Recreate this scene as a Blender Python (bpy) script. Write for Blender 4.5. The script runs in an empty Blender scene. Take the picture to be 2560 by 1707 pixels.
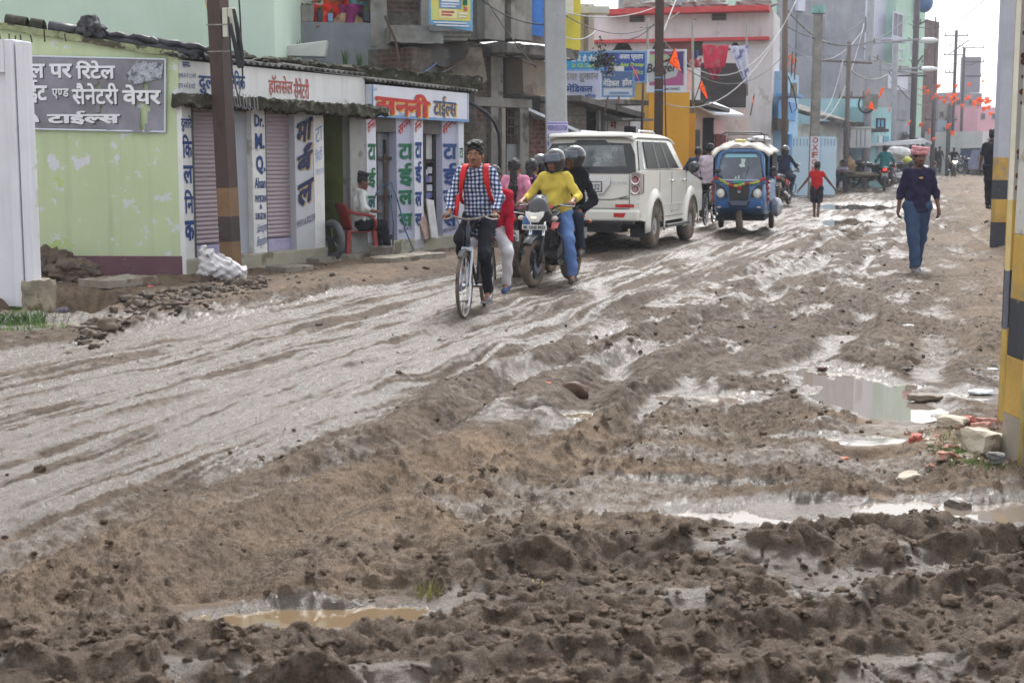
import bpy, bmesh, math, random
import numpy as np
from mathutils import Vector as V, Matrix, noise as mnoise
R=math.radians; PI=math.pi
SC=bpy.context.scene; COL=SC.collection
rnd=random.Random(7)
# ------------------------------------------------------------ camera model (matched to the photo)
FPX=3580.0; CH=1.55; PITCH=math.atan((853.5-395)/FPX); CP,SP=math.cos(PITCH),math.sin(PITCH)
def ray(u,v):
    x=(u-1280)/FPX; y=(853.5-v)/FPX
    return V((x, CP+y*SP, -SP+y*CP))
def at(u,v,Y):
    d=ray(u,v); return V((0,0,CH))+d*(Y/d.y)
def gz(Y,X=None):
    z=0.0
    if Y>24: z=.010*(min(Y,70)-24)
    return z
def ground(u,v):
    d=ray(u,v); Y=12.
    for _ in range(30):
        Y=.5*Y+.5*max(2.,min(160.,(CH-gz(Y))/max(1e-4,-d.z/d.y)))
    return V((d.x/d.y*Y,Y,gz(Y)))
def px(u,Y): return (u-1280)/FPX*Y     # rough X at depth Y
# ------------------------------------------------------------ tagging
def tag(o,label=None,cat=None,group=None,kind=None):
    if label: o['label']=label
    if cat: o['category']=cat
    if group: o['group']=group
    if kind: o['kind']=kind
    return o
def empty(name,loc=(0,0,0),rz=0.,label=None,cat=None,group=None):
    o=bpy.data.objects.new(name,None); COL.objects.link(o); o.location=loc; o.rotation_euler=(0,0,rz)
    o.empty_display_size=.1
    return tag(o,label,cat,group)
def dup(o,parent=None):
    c=o.copy(); COL.objects.link(c); c.parent=parent
    for ch in list(o.children): dup(ch,c)
    return c
# ------------------------------------------------------------ mesh builder
class MB:
    def __init__(s): s.v=[]; s.f=[]; s.m=[]
    def add(s,vs,fs,mi=0):
        n=len(s.v); s.v+= [tuple(p) for p in vs]; s.f+=[tuple(i+n for i in f) for f in fs]; s.m+=[mi]*len(fs); return s
    def box(s,a,b,mi=0,M=None):
        x0,y0,z0=a; x1,y1,z1=b
        vs=[V(p) for p in ((x0,y0,z0),(x1,y0,z0),(x1,y1,z0),(x0,y1,z0),(x0,y0,z1),(x1,y0,z1),(x1,y1,z1),(x0,y1,z1))]
        if M is not None: vs=[M@p for p in vs]
        return s.add(vs,[(3,2,1,0),(4,5,6,7),(0,1,5,4),(1,2,6,5),(2,3,7,6),(3,0,4,7)],mi)
    def hexa(s,vs,mi=0): return s.add(vs,[(3,2,1,0),(4,5,6,7),(0,1,5,4),(1,2,6,5),(2,3,7,6),(3,0,4,7)],mi)
    def cyl(s,a,b,r,r2=None,n=10,mi=0,cap=True):
        a=V(a);b=V(b); r2=r if r2 is None else r2; d=(b-a)
        if d.length<1e-6: return s
        d.normalize(); t=V((0,0,1)) if abs(d.z)<.9 else V((1,0,0)); x=d.cross(t).normalized(); y=d.cross(x)
        vs=[];fs=[]
        for i in range(n):
            c=math.cos(2*PI*i/n);q=math.sin(2*PI*i/n); vs.append(a+(x*c+y*q)*r)
        for i in range(n):
            c=math.cos(2*PI*i/n);q=math.sin(2*PI*i/n); vs.append(b+(x*c+y*q)*r2)
        fs=[(i,(i+1)%n,n+(i+1)%n,n+i) for i in range(n)]
        if cap: fs+=[tuple(range(n-1,-1,-1)),tuple(range(n,2*n))]
        return s.add(vs,fs,mi)
    def tube(s,pts,r,n=7,mi=0,closed=False,rs=None):
        pts=[V(p) for p in pts]; N=len(pts); vs=[]; prev=None
        for i,p in enumerate(pts):
            if closed: d=pts[(i+1)%N]-pts[i-1]
            else: d=pts[min(i+1,N-1)]-pts[max(i-1,0)]
            d.normalize()
            if prev is None:
                t=V((0,0,1)) if abs(d.z)<.9 else V((1,0,0)); x=d.cross(t).normalized()
            else:
                x=(prev-d*prev.dot(d)).normalized()
            prev=x; y=d.cross(x); rr=rs[i] if rs else r
            for k in range(n):
                a=2*PI*k/n; vs.append(p+(x*math.cos(a)+y*math.sin(a))*rr)
        fs=[]
        for i in range(N if closed else N-1):
            j=(i+1)%N
            for k in range(n): fs.append((i*n+k,i*n+(k+1)%n,j*n+(k+1)%n,j*n+k))
        if not closed: fs+=[tuple(range(n-1,-1,-1)),tuple(range((N-1)*n,N*n))]
        return s.add(vs,fs,mi)
    def lathe(s,prof,c,axis,n=32,mi=0,closed=False):
        # prof: list of (radius, offset along axis)
        c=V(c); d=V(axis).normalized(); t=V((0,0,1)) if abs(d.z)<.9 else V((1,0,0)); x=d.cross(t).normalized(); y=d.cross(x)
        m=len(prof); vs=[]
        for i in range(n):
            a=2*PI*i/n; e=x*math.cos(a)+y*math.sin(a)
            for r,o in prof: vs.append(c+e*r+d*o)
        fs=[]
        for i in range(n):
            j=(i+1)%n
            for k in range(m if closed else m-1):
                k2=(k+1)%m; fs.append((i*m+k,i*m+k2,j*m+k2,j*m+k))
        return s.add(vs,fs,mi)
    def prism(s,poly,f0,f1,mi=0):
        # poly: list of 2-tuples; f0,f1: functions (a,b)->3D for the two sides
        n=len(poly); vs=[f0(*p) for p in poly]+[f1(*p) for p in poly]
        fs=[(i,(i+1)%n,n+(i+1)%n,n+i) for i in range(n)]+[tuple(range(n-1,-1,-1)),tuple(range(n,2*n))]
        return s.add(vs,fs,mi)
    def ell(s,c,r,n=14,m=8,M=None,mi=0,jit=0.,seed=0):
        c=V(c); vs=[];fs=[]; rr=random.Random(seed)
        for i in range(m+1):
            th=PI*i/m
            for k in range(n):
                a=2*PI*k/n; q=1+(rr.uniform(-jit,jit) if jit else 0)
                p=V((r[0]*math.sin(th)*math.cos(a)*q,r[1]*math.sin(th)*math.sin(a)*q,r[2]*math.cos(th)*q))
                if M is not None: p=M@p
                vs.append(c+p)
        for i in range(m):
            for k in range(n): fs.append((i*n+k,(i+1)*n+k,(i+1)*n+(k+1)%n,i*n+(k+1)%n))
        return s.add(vs,fs,mi)
    def grid(s,fn,nu,nv,mi=0):
        vs=[fn(i/nu,j/nv) for j in range(nv+1) for i in range(nu+1)]
        fs=[(j*(nu+1)+i,j*(nu+1)+i+1,(j+1)*(nu+1)+i+1,(j+1)*(nu+1)+i) for j in range(nv) for i in range(nu)]
        return s.add(vs,fs,mi)
    def build(s,name,mat,parent=None,smooth=False,bevel=0,seg=2,weld=False,solid=0,sub=0,loc=None):
        me=bpy.data.meshes.new(name); me.from_pydata(s.v,[],s.f)
        mats=mat if isinstance(mat,(list,tuple)) else [mat]
        for m in mats:
            if m: me.materials.append(m)
        if len(mats)>1: me.polygons.foreach_set('material_index',s.m)
        bm=bmesh.new(); bm.from_mesh(me)
        if weld: bmesh.ops.remove_doubles(bm,verts=bm.verts,dist=1e-5)
        bmesh.ops.recalc_face_normals(bm,faces=bm.faces); bm.to_mesh(me); bm.free()
        if smooth: me.polygons.foreach_set('use_smooth',[True]*len(me.polygons))
        me.update()
        o=bpy.data.objects.new(name,me); COL.objects.link(o); o.parent=parent
        if loc is not None: o.location=loc
        if sub:
            md=o.modifiers.new('s','SUBSURF'); md.levels=sub; md.render_levels=sub
        if solid:
            md=o.modifiers.new('t','SOLIDIFY'); md.thickness=solid; md.offset=0
        if bevel:
            md=o.modifiers.new('b','BEVEL'); md.width=bevel; md.segments=seg; md.limit_method='ANGLE'; md.angle_limit=R(35)
            if smooth is False: pass
        return o
# ------------------------------------------------------------ materials
_mc={}
def mat(name,col,rough=.8,var=.12,scale=3.,bump=.15,bscale=30.,metal=0.,spec=.4,stain=None,sth=.55,ssc=2.,stain2=None,st2=.62,s2sc=5.,emis=0.,coat=0.,alpha=1.,trans=0.,streak=0.,anis=(1,1,1),sw=.06):
    if name in _mc: return _mc[name]
    m=bpy.data.materials.new(name); m.use_nodes=True; nt=m.node_tree; N=nt.nodes; L=nt.links; b=N['Principled BSDF']
    b.inputs['Roughness'].default_value=rough; b.inputs['Metallic'].default_value=metal; b.inputs['Specular IOR Level'].default_value=spec
    if coat: b.inputs['Coat Weight'].default_value=coat; b.inputs['Coat Roughness'].default_value=.08
    if trans: b.inputs['Transmission Weight'].default_value=trans
    if alpha<1: b.inputs['Alpha'].default_value=alpha
    c4=(*col,1)
    tc=N.new('ShaderNodeTexCoord'); mp=N.new('ShaderNodeMapping'); L.new(tc.outputs['Object'],mp.inputs[0]); mp.inputs['Scale'].default_value=anis
    co=mp.outputs[0]
    def noise(sc,det=5.,r=.6):
        n=N.new('ShaderNodeTexNoise'); n.inputs['Scale'].default_value=sc; n.inputs['Detail'].default_value=det; n.inputs['Roughness'].default_value=r; L.new(co,n.inputs['Vector']); return n.outputs['Fac']
    def ramp(src,a,bb):
        r=N.new('ShaderNodeMapRange'); r.inputs['From Min'].default_value=a; r.inputs['From Max'].default_value=bb; L.new(src,r.inputs['Value']); return r.outputs[0]
    def mix(f,a,bb,ty='MIX'):
        x=N.new('ShaderNodeMix'); x.data_type='RGBA'; x.blend_type=ty
        if isinstance(f,float): x.inputs[0].default_value=f
        else: L.new(f,x.inputs[0])
        for i,q in ((6,a),(7,bb)):
            if isinstance(q,tuple): x.inputs[i].default_value=q
            else: L.new(q,x.inputs[i])
        return x.outputs[2]
    cur=c4
    if var:
        dk=tuple(max(0,c*(1-var*1.6)) for c in col)+(1,); lt=tuple(min(1,c*(1+var)) for c in col)+(1,)
        cur=mix(ramp(noise(scale),.3,.7),dk,lt)
        cur=mix(ramp(noise(scale*9,3.),.25,.75),mix(.75,cur,cur) if False else cur,lt,'MIX') if False else cur
    if streak:
        mp2=N.new('ShaderNodeMapping'); L.new(tc.outputs['Object'],mp2.inputs[0]); mp2.inputs['Scale'].default_value=(5,5,.35)
        n=N.new('ShaderNodeTexNoise'); n.inputs['Scale'].default_value=1.5; n.inputs['Detail'].default_value=6; L.new(mp2.outputs[0],n.inputs['Vector'])
        dk=tuple(c*.45 for c in col)+(1,)
        f=ramp(n.outputs['Fac'],.5,.8); mu=N.new('ShaderNodeMath'); mu.operation='MULTIPLY'; mu.inputs[1].default_value=streak; L.new(f,mu.inputs[0])
        cur=mix(mu.outputs[0],cur,dk)
    if stain: cur=mix(ramp(noise(ssc,8.,.65),sth,sth+sw),cur,(*stain,1))
    if stain2: cur=mix(ramp(noise(s2sc,8.,.7),st2,st2+sw),cur,(*stain2,1))
    if isinstance(cur,tuple): b.inputs['Base Color'].default_value=cur
    else: L.new(cur,b.inputs['Base Color'])
    if emis: 
        b.inputs['Emission Color'].default_value=c4; b.inputs['Emission Strength'].default_value=emis
    if bump:
        bp=N.new('ShaderNodeBump'); bp.inputs['Strength'].default_value=bump; bp.inputs['Distance'].default_value=.01; L.new(noise(bscale,4.),bp.inputs['Height']); L.new(bp.outputs[0],b.inputs['Normal'])
    _mc[name]=m; return m
def brick_mat(name,c1,c2,mort,scale=1.,bw=.23,bh=.085,ms=.012,patch=None,pth=.55):
    if name in _mc: return _mc[name]
    m=bpy.data.materials.new(name); m.use_nodes=True; nt=m.node_tree; N=nt.nodes; L=nt.links; b=N['Principled BSDF']; b.inputs['Roughness'].default_value=.9
    tc=N.new('ShaderNodeTexCoord'); sx=N.new('ShaderNodeSeparateXYZ'); L.new(tc.outputs['Object'],sx.inputs[0])
    ad=N.new('ShaderNodeMath'); L.new(sx.outputs[0],ad.inputs[0]); L.new(sx.outputs[1],ad.inputs[1])
    cb=N.new('ShaderNodeCombineXYZ'); L.new(ad.outputs[0],cb.inputs[0]); L.new(sx.outputs[2],cb.inputs[1])
    br=N.new('ShaderNodeTexBrick'); L.new(cb.outputs[0],br.inputs['Vector']); br.inputs['Scale'].default_value=scale
    br.inputs['Brick Width'].default_value=bw; br.inputs['Row Height'].default_value=bh; br.inputs['Mortar Size'].default_value=ms; br.inputs['Mortar Smooth'].default_value=.3
    br.inputs['Color1'].default_value=(*c1,1); br.inputs['Color2'].default_value=(*c2,1); br.inputs['Mortar'].default_value=(*mort,1)
    n=N.new('ShaderNodeTexNoise'); n.inputs['Scale'].default_value=1.3; n.inputs['Detail'].default_value=8; L.new(tc.outputs['Object'],n.inputs['Vector'])
    mr=N.new('ShaderNodeMapRange'); mr.inputs['From Min'].default_value=pth-.04; mr.inputs['From Max'].default_value=pth+.06; L.new(n.outputs['Fac'],mr.inputs['Value'])
    mx=N.new('ShaderNodeMix'); mx.data_type='RGBA'; L.new(mr.outputs[0],mx.inputs[0]); L.new(br.outputs['Color'],mx.inputs[6]); mx.inputs[7].default_value=(*(patch or mort),1)
    n2=N.new('ShaderNodeTexNoise'); n2.inputs['Scale'].default_value=9; n2.inputs['Detail'].default_value=6; L.new(tc.outputs['Object'],n2.inputs['Vector'])
    mr2=N.new('ShaderNodeMapRange'); mr2.inputs['From Min'].default_value=.3; mr2.inputs['From Max'].default_value=.7; mr2.inputs['To Min'].default_value=.55; mr2.inputs['To Max'].default_value=1.25; L.new(n2.outputs['Fac'],mr2.inputs['Value'])
    mm=N.new('ShaderNodeMix'); mm.data_type='RGBA'; mm.blend_type='MULTIPLY'; mm.inputs[0].default_value=1; L.new(mx.outputs[2],mm.inputs[6]); L.new(mr2.outputs[0],mm.inputs[7])
    L.new(mm.outputs[2],b.inputs['Base Color'])
    bp=N.new('ShaderNodeBump'); bp.inputs['Strength'].default_value=.6; bp.inputs['Distance'].default_value=.015; L.new(mm.outputs[2],bp.inputs['Height']); L.new(bp.outputs[0],b.inputs['Normal'])
    _mc[name]=m; return m
# ------------------------------------------------------------ lettering (visual order, {x}=half form, ^=reph, <=rakar)
_tc={}
def _glyph(s,bold,half=False):
    k=(s,bold,half)
    if k in _tc: return _tc[k]
    c=bpy.data.curves.new('t','FONT'); c.body=s; c.size=1; c.offset=min(bold,.008); c.resolution_u=2
    o=bpy.data.objects.new('t',c); COL.objects.link(o)
    dg=bpy.context.evaluated_depsgraph_get(); me=bpy.data.meshes.new_from_object(o.evaluated_get(dg))
    bpy.data.objects.remove(o); bpy.data.curves.remove(c)
    if half:
        bm=bmesh.new(); bm.from_mesh(me); mx=max(v.co.x for v in bm.verts)
        g=bm.verts[:]+bm.edges[:]+bm.faces[:]
        bmesh.ops.bisect_plane(bm,geom=g,plane_co=(mx*.70,0,0),plane_no=(1,0,0),clear_outer=True); bm.to_mesh(me); bm.free()
    vs=[v.co.copy() for v in me.vertices]; fs=[tuple(p.vertices) for p in me.polygons]; bpy.data.meshes.remove(me)
    par=list(range(len(vs)))
    def fd(a):
        while par[a]!=a: par[a]=par[par[a]]; a=par[a]
        return a
    for f in fs:
        for q in f[1:]: par[fd(q)]=fd(f[0])
    ids={}
    for i,p in enumerate(vs): p.z=.00012*(ids.setdefault(fd(i),len(ids))%6)
    _tc[k]=(vs,fs); return _tc[k]
def text_mesh(body,bold=.0):
    vs=[];fs=[];x=0.
    import re
    for piece in re.findall(r'\{[^}]*\}|\^|<|[^{^<]+',body):
        if piece=='^':
            m=MB().tube([(x-.20,.70,0),(x-.24,.80,0),(x-.16,.88,0),(x-.06,.84,0)],.04+bold,4); a,b=[V((p[0],p[1],.0007+.00003*i)) for i,p in enumerate(m.v)],m.f
        elif piece=='<':
            m=MB().tube([(x-.42,-.22,0),(x-.30,-.03,0),(x-.18,-.22,0)],.035+bold,4); a,b=[V((p[0],p[1],.0007+.00003*i)) for i,p in enumerate(m.v)],m.f
        else:
            half=piece[0]=='{'; t=piece.strip('{}')
            a,b=_glyph(t,bold,half)
            lead=len(t)-len(t.lstrip(' ')); 
            a=[p+V((x,0,0)) for p in a]
            if a: x=max(p.x for p in a)-(0 if half else .02)
            x+=.3*(len(t)-len(t.rstrip(' ')))
        n=len(vs); vs+=a; fs+=[tuple(i+n for i in f) for f in b]
    return vs,fs
def lettering(body,m,parent,O,X,Z,w,h,bold=.02,shear=0.,name='lettering',arc=0.,off=0.004,N=None):
    """O: lower left corner, X/Z unit vectors in parent's space; the text is fitted into w x h"""
    vs,fs=text_mesh(body,bold); O=V(O);X=V(X);Z=V(Z)
    x0=min(p.x for p in vs);x1=max(p.x for p in vs);y0=min(p.y for p in vs);y1=max(p.y for p in vs)
    N=X.cross(Z).normalized() if N is None else V(N)
    out=[]; b2=max(0,bold-.006)*.5; base=list(vs); bf=list(fs); offs=[(0,0)]
    if b2>0: offs=[(0,0),(b2,b2),(-b2,b2),(b2,-b2),(-b2,-b2)]+([(b2*1.3,0),(-b2*1.3,0),(0,b2*1.3),(0,-b2*1.3)] if b2>.02 else [])
    vs=[];fs=[]
    for i,(ox,oy) in enumerate(offs):
        n=len(vs); vs+=[V((p.x+ox,p.y+oy,p.z+i*.0008)) for p in base]; fs+=[tuple(a+n for a in f) for f in bf]
    x0-=b2;x1+=b2;y0-=b2;y1+=b2
    for p in vs:
        a=(p.x-x0)/(x1-x0)*w; b=(p.y-y0)/(y1-y0)*h
        out.append(O+X*(a+shear*b)+Z*(b+arc*a)+N*(off+p.z))
    me=bpy.data.meshes.new(name); me.from_pydata([tuple(p) for p in out],[],fs); me.materials.append(m)
    o=bpy.data.objects.new(name,me); COL.objects.link(o); o.parent=parent; return o
# ------------------------------------------------------------ numpy noise
def _hash(ix,iy,s):
    u=np.uint32; n=np.asarray(ix).astype(np.int32).view(u)*u(374761393)+np.asarray(iy).astype(np.int32).view(u)*u(668265263)+u((s*974711)&0xffffffff)
    n=(n^(n>>u(13)))*u(1274126177); n=n^(n>>u(16))
    return (n&u(0xffff))/65535.
def vn(x,y,s=0):
    ix=np.floor(x);iy=np.floor(y);fx=x-ix;fy=y-iy; fx=fx*fx*(3-2*fx); fy=fy*fy*(3-2*fy)
    a=_hash(ix,iy,s);b=_hash(ix+1,iy,s);c=_hash(ix,iy+1,s);d=_hash(ix+1,iy+1,s)
    return (a*(1-fx)+b*fx)*(1-fy)+(c*(1-fx)+d*fx)*fy
def fbm(x,y,s=0,o=4,g=.5):
    t=0;a=1.;n=0.
    for i in range(o): t=t+a*vn(x,y,s+i*17); n+=a; a*=g; x=x*2.03+13.7;y=y*2.03+7.1
    return t/n
def pn(x,y,s=0):
    ix=np.floor(x);iy=np.floor(y);fx=x-ix;fy=y-iy; u=fx*fx*fx*(fx*(fx*6-15)+10);v=fy*fy*fy*(fy*(fy*6-15)+10)
    def g(dx,dy):
        a=_hash(ix+dx,iy+dy,s)*6.2831853; return np.cos(a)*(fx-dx)+np.sin(a)*(fy-dy)
    a=g(0,0);b=g(1,0);c=g(0,1);d=g(1,1); a=a+(b-a)*u; c=c+(d-c)*u; return (a+(c-a)*v)*1.5
def worley(x,y,s=0):
    ix=np.floor(x);iy=np.floor(y); best=np.full(x.shape,9.); hid=np.zeros(x.shape)
    for dx in (-1,0,1):
        for dy in (-1,0,1):
            cx=ix+dx;cy=iy+dy; px_=cx+_hash(cx,cy,s);py_=cy+_hash(cx,cy,s+5)
            d=(x-px_)**2+(y-py_)**2; m=d<best; best=np.where(m,d,best); hid=np.where(m,_hash(cx,cy,s+9),hid)
    return np.sqrt(best),hid
def sst(a,b,x):
    t=np.clip((x-a)/(b-a),0,1); return t*t*(3-2*t)
# ============================================================ GROUND
# puddles: (cx, cy, rx, ry, angle, depth below local ground)
PUD=[(-.70,4.82,.55,.17,.12,.055),   # brown water by the front rut
     (2.38,9.75,.46,1.05,.0,.07),   # mirror puddle
     (1.35,9.4,.38,.30,.0,.03),(3.25,9.5,.36,.30,.2,.03),
     (1.5,6.30,.90,.22,.03,.04),(2.7,6.4,.95,.28,.0,.04),(.95,6.85,.4,.10,-.2,.02),
     (.33,8.75,.28,.16,.2,.05),(-4.6,13.4,1.7,.75,.45,.05),(-6.4,11.9,1.6,1.0,.3,.05),
     (7.9,34.,1.0,2.6,-.3,.06),(10.5,42,2,3,-.3,.05),(5.6,36,.9,2.5,-.3,.05),(1.9,8.0,.40,.16,.1,.02)]
def ground_fields(X,Y):
    n1=fbm(X*.5,Y*.5,1,3); n2=fbm(X*1.7,Y*1.7,4,3); wig=(n1-.5)*1.2+(n2-.5)*.35
    Rr=-1.14+.345*(Y-7.9)+wig*.6              # right edge of smooth road
    Lr=-3.7+.40*(Y-12.5)+(n2-.5)*.4 ; Lr=np.where(Y<12.5,-3.7+.55*(Y-12.5)+(n2-.5)*.4,Lr); Lr=np.where(Y>17,-1.9+.36*(Y-17)+(n2-.5)*.4,Lr)
    road=sst(-.25,.25,X-Lr)*(1-sst(-.35,.45,X-Rr))
    # along/across road coordinates
    dx,dy=.326,.945; al=X*dx+Y*dy; ac=X*dy-Y*dx
    left=1-sst(-.3,.1,X-Lr)                    # verge on the left
    # foreground churned mud
    fr=6.05+.10*X+.35*(n1-.5)*2+.25*(n2-.5); front=1-sst(-.35,.25,Y-fr)
    fr2=1-sst(-.3,.2,Y-(5.0+.25*X+.5*(n1-.5)+.2*(n2-.5)))
    front=front*sst(-1.2,.2,X+(Y-5)*.2+wig*.5)+fr2*(1-sst(-1.2,.2,X+(Y-5)*.2+wig*.5)); front=np.clip(front,0,1)
    # sandy smooth shelf
    sandL=sst(.1,.6,fbm(X*.7+3,Y*.55+9,11,3)*1.6-.35)
    band=(1-front)*(1-sst(8.1,9.2,Y+(n1-.5)*2))*(1-road)
    sand=band*(.35+.65*sandL)
    rs=sst(0,2.5,X-(2.0+.30*(Y-10))+wig)*sst(9.6,11.5,Y)
    sand=np.maximum(sand,rs*(.55+.45*sandL)); sand=np.maximum(sand,.75*left*sst(12.8,14.5,Y))
    churn=np.clip((1-road)*(1-front)*(1-left)*(1-.75*band)*(1-.7*rs),0,1)
    # ---- heights
    h=np.where(Y>24,.010*(np.minimum(Y,70)-24),0.)+(n1-.5)*.10*(1-road*.6)*(1-left)
    h=h-.03*road+.05*left
    h+= .45*sst(2,4.5,X-(.30*Y))*sst(22,31,Y)
    # ruts along the road's right flank
    rutw=np.zeros_like(X)
    for c,w,d in ((.45,.15,.075),(.95,.12,.08),(1.5,.14,.075),(2.1,.12,.06),(2.7,.16,.07),(-.35,.16,.04),(-.9,.2,.035),(-1.6,.25,.03),(3.6,.2,.06),(-2.4,.2,.03)):
        t=(X-Rr)*dy-c+.5+ (fbm(al*.35+c*9,ac*.2,21,2)-.5)*.5
        g=np.exp(-(t/w)**2); r=np.exp(-((np.abs(t)-w*1.7)/(w*.7))**2)
        amp=sst(.25,.6,fbm(al*.25+c*5,c+ac*0,33,2)) if c>0 else 1.; rutw=np.maximum(rutw,g*amp*sst(.42,.62,fbm(al*.8+c*3,c+ac*0,34,3)))
        h+=(-g*d+r*d*.55*(.6+.8*fbm(al*6,ac*6,8,2)))*amp*(1-front)*(1-left)*(1-.6*sst(8.6,7.6,Y)*0)
    # streaks of passing tyres on the road
    BL=lambda fx_,fy_,sd: np.abs(pn(fx_,fy_,sd))
    wx=X+pn(X*3.1,Y*3.1,51)*.10; wy=Y+pn(X*3.1,Y*3.1,52)*.10
    st=fbm(al*.20,ac*7.5,41,4,.6); sts=sst(.38,.62,st); h+=(sts-.5)*.014*road
    st2=fbm(al*1.6,ac*26,42,3); h+=(st2-.5)*.045*(road+.3*(1-road)*(1-front))
    c14=BL(wx*14,wy*14,43);c30=BL(wx*31,wy*31,44);c60=BL(X*66,Y*66,45); c7=BL(wx*6.5,wy*6.5,46); c3=BL(wx*3.,wy*2.4,47)
    fine=c30*.55+c60*.3
    h+=road*(sst(.35,.75,c14)*.008+fine*.014+sst(.5,.85,c7)*.007)
    # churned clods: creased crumbs at several sizes, strongest in patches
    clump=sst(.32,.58,fbm(X*1.1,Y*.9,71,3)); row=sst(.45,.75,fbm(al*.5,ac*2.6,70,3))
    cm=churn*(.30+.55*clump+.35*row)
    crumb=c3*.050+c7*.042+sst(.1,.7,c14)*.026+c30*.014+c60*.007
    h+=cm*.8*(crumb-.045)+churn*(fine*.012)
    hz=fbm(al*1.1+X*.4,Y*11-X*1.5,73,4)
    h+=(band+rs*.7+.4*left)*((hz-.5)*.026+sst(.3,.8,c14)*.018*(.35+clump)+sst(.25,.8,c30)*.015+c60*.009+sst(.5,.85,c7)*.015*clump-.012)
    # front deep ruts, running left to right with a slight climb
    q=Y-.17*X+pn(X*.8,Y*.8,81)*.22+pn(X*2.6,Y*2.6,80)*.07
    ridge=0
    for c,w,a in ((5.85,.10,.04),(5.38,.15,.085),(4.82,.13,.065),(4.40,.13,.075),(3.98,.12,.06),(3.55,.13,.07),(3.05,.13,.07)):
        am=.35+1.1*fbm(X*1.5+c*7,c*3+X*0,82,3); t=(q-c)/w; t=np.where(t<0,t*1.9,t*.8)
        ridge=ridge+np.exp(-t*t)*a*am
    ridge=ridge*(1-.9*np.exp(-(((X+.72)/.75)**2+((Y-4.60)/.26)**2)))
    sm=sst(.54,.62,fbm(X*2.4+5,Y*2.8,89,3))   # smeared slick faces
    brk=(1-.85*sm)
    fc=(BL(wx*2.4,wy*3.4,49)*.075+BL(wx*5.2,wy*7.5,50)*.040+sst(.05,.7,c14)*.020+c30*.012+c60*.006)*brk+(pn(X*1.7,Y*1.7,83))*.04
    crack=np.clip(1-np.abs(pn(wx*4.2,wy*5.5,84))*14,0,1)*.03
    fh=ridge+fc-crack*sm
    h+=front*(fh-.06)
    l2=c7;l3=c14
    # ---- ditch and verge on the left
    D=sst(14.2,14.8,Y)*(1-sst(15.9,16.4,Y))*sst(-.15,.15,-(X-Lr))*sst(-5.6,-5.2,X)*(1-sst(-4.35,-4.1,X))
    h-=.45*D
    h+=left*(fbm(X*6,Y*6,91,4)-.5)*.06
    hp=sst(-.5,-.05,X-Lr)*(1-sst(.0,.45,X-Lr))*sst(12.5,13.5,Y)*(1-sst(16.6,17.5,Y)); h+=hp*(.02+.12*fbm(X*3,Y*3,92,4)**1.5+c7*.045+c14*.03+c30*.02)
    sand0=sand
    # ---- puddles: flatten to level
    wn=fbm(X*1.3,Y*1.3,101,4)
    far_=sst(12.5,15.5,Y-(X+1.5)*-.6)          # towards the vehicles the lane is browner and drier
    edge=1-sst(-.9,.3,X-Rr); wet=road*np.clip(.44+.30*edge-.30*far_+.9*(wn-.5)+.42*(sts-.5)+.75*(sst(.35,.65,fbm(al*.32,ac*24,48,3))-.5)+.35*(1-sst(-.1,1.3,X-Lr))+.12*(1-sst(9.5,12.5,Y)),0,1)
    wet=np.maximum(wet,churn*sst(.475,.68,fbm(al*1.0+2,ac*2.8,102,5,.6)+.10*(1-sst(.2,1.6,X-Rr)))*.85*(1-.35*sst(.1,.5,c7)))
    wet=np.maximum(wet,rutw*.85*(1-front)*(1-left)*(1-.6*sand0)); wet=np.maximum(wet,.30*churn); wet=np.maximum(wet,band*.55*sst(.5,.66,fbm(X*1.1,Y*2.4,103,5,.6))); wet=np.maximum(wet,front*(.15+.55*sm))
    wet=wet*(1-.75*left)
    pm=np.zeros_like(X)
    lev=np.full(X.shape,-9.)
    for cx,cy,rx,ry,an,dp in PUD:
        c,s=math.cos(an),math.sin(an); a=(X-cx)*c+(Y-cy)*s; b=-(X-cx)*s+(Y-cy)*c
        rr=np.sqrt((a/rx)**2+(b/ry)**2)+(fbm(X*5,Y*5,111,3)-.5)*.7+(fbm(X*1.7,Y*1.7,112,2)-.5)*.6
        m=1-sst(.55,1.35,rr); z0=(.010*(min(cy,70)-24) if cy>24 else 0)-.045
        k=m*.93; h=h*(1-k)+(z0-.012-dp*.5*m+crumb*.34*(rx<2))*k
        ring=1-sst(1.5,1.9,rr); h=np.where((m<.35),h*(1-ring)+np.maximum(h,z0+.004)*ring,h)
        wet=np.maximum(wet,1-sst(.8,1.45,rr))
        lev=np.where(m>.02,np.maximum(lev,z0),lev); pm=np.maximum(pm,m)
    dk=np.clip(sst(.25,.6,c7)*.9*clump+sst(.35,.7,c14)*.7,0,1); sand=sand*(1-.85*dk*(1-.3*sst(12,20,Y)))*(1-.35*sst(.45,.6,fbm(X*.9,Y*1.8,104,5,.6)))
    return h,np.clip(wet,0,1),np.clip(sand*(1-.8*wet*(wet>.5)),0,1),front,pm,road
def gh(x,y):
    return float(ground_fields(np.array([float(x)]),np.array([float(y)]))[0][0])
def ghs(P):
    a=np.array([[p[0],p[1]] for p in P],float); return ground_fields(a[:,0],a[:,1])[0]
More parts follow.
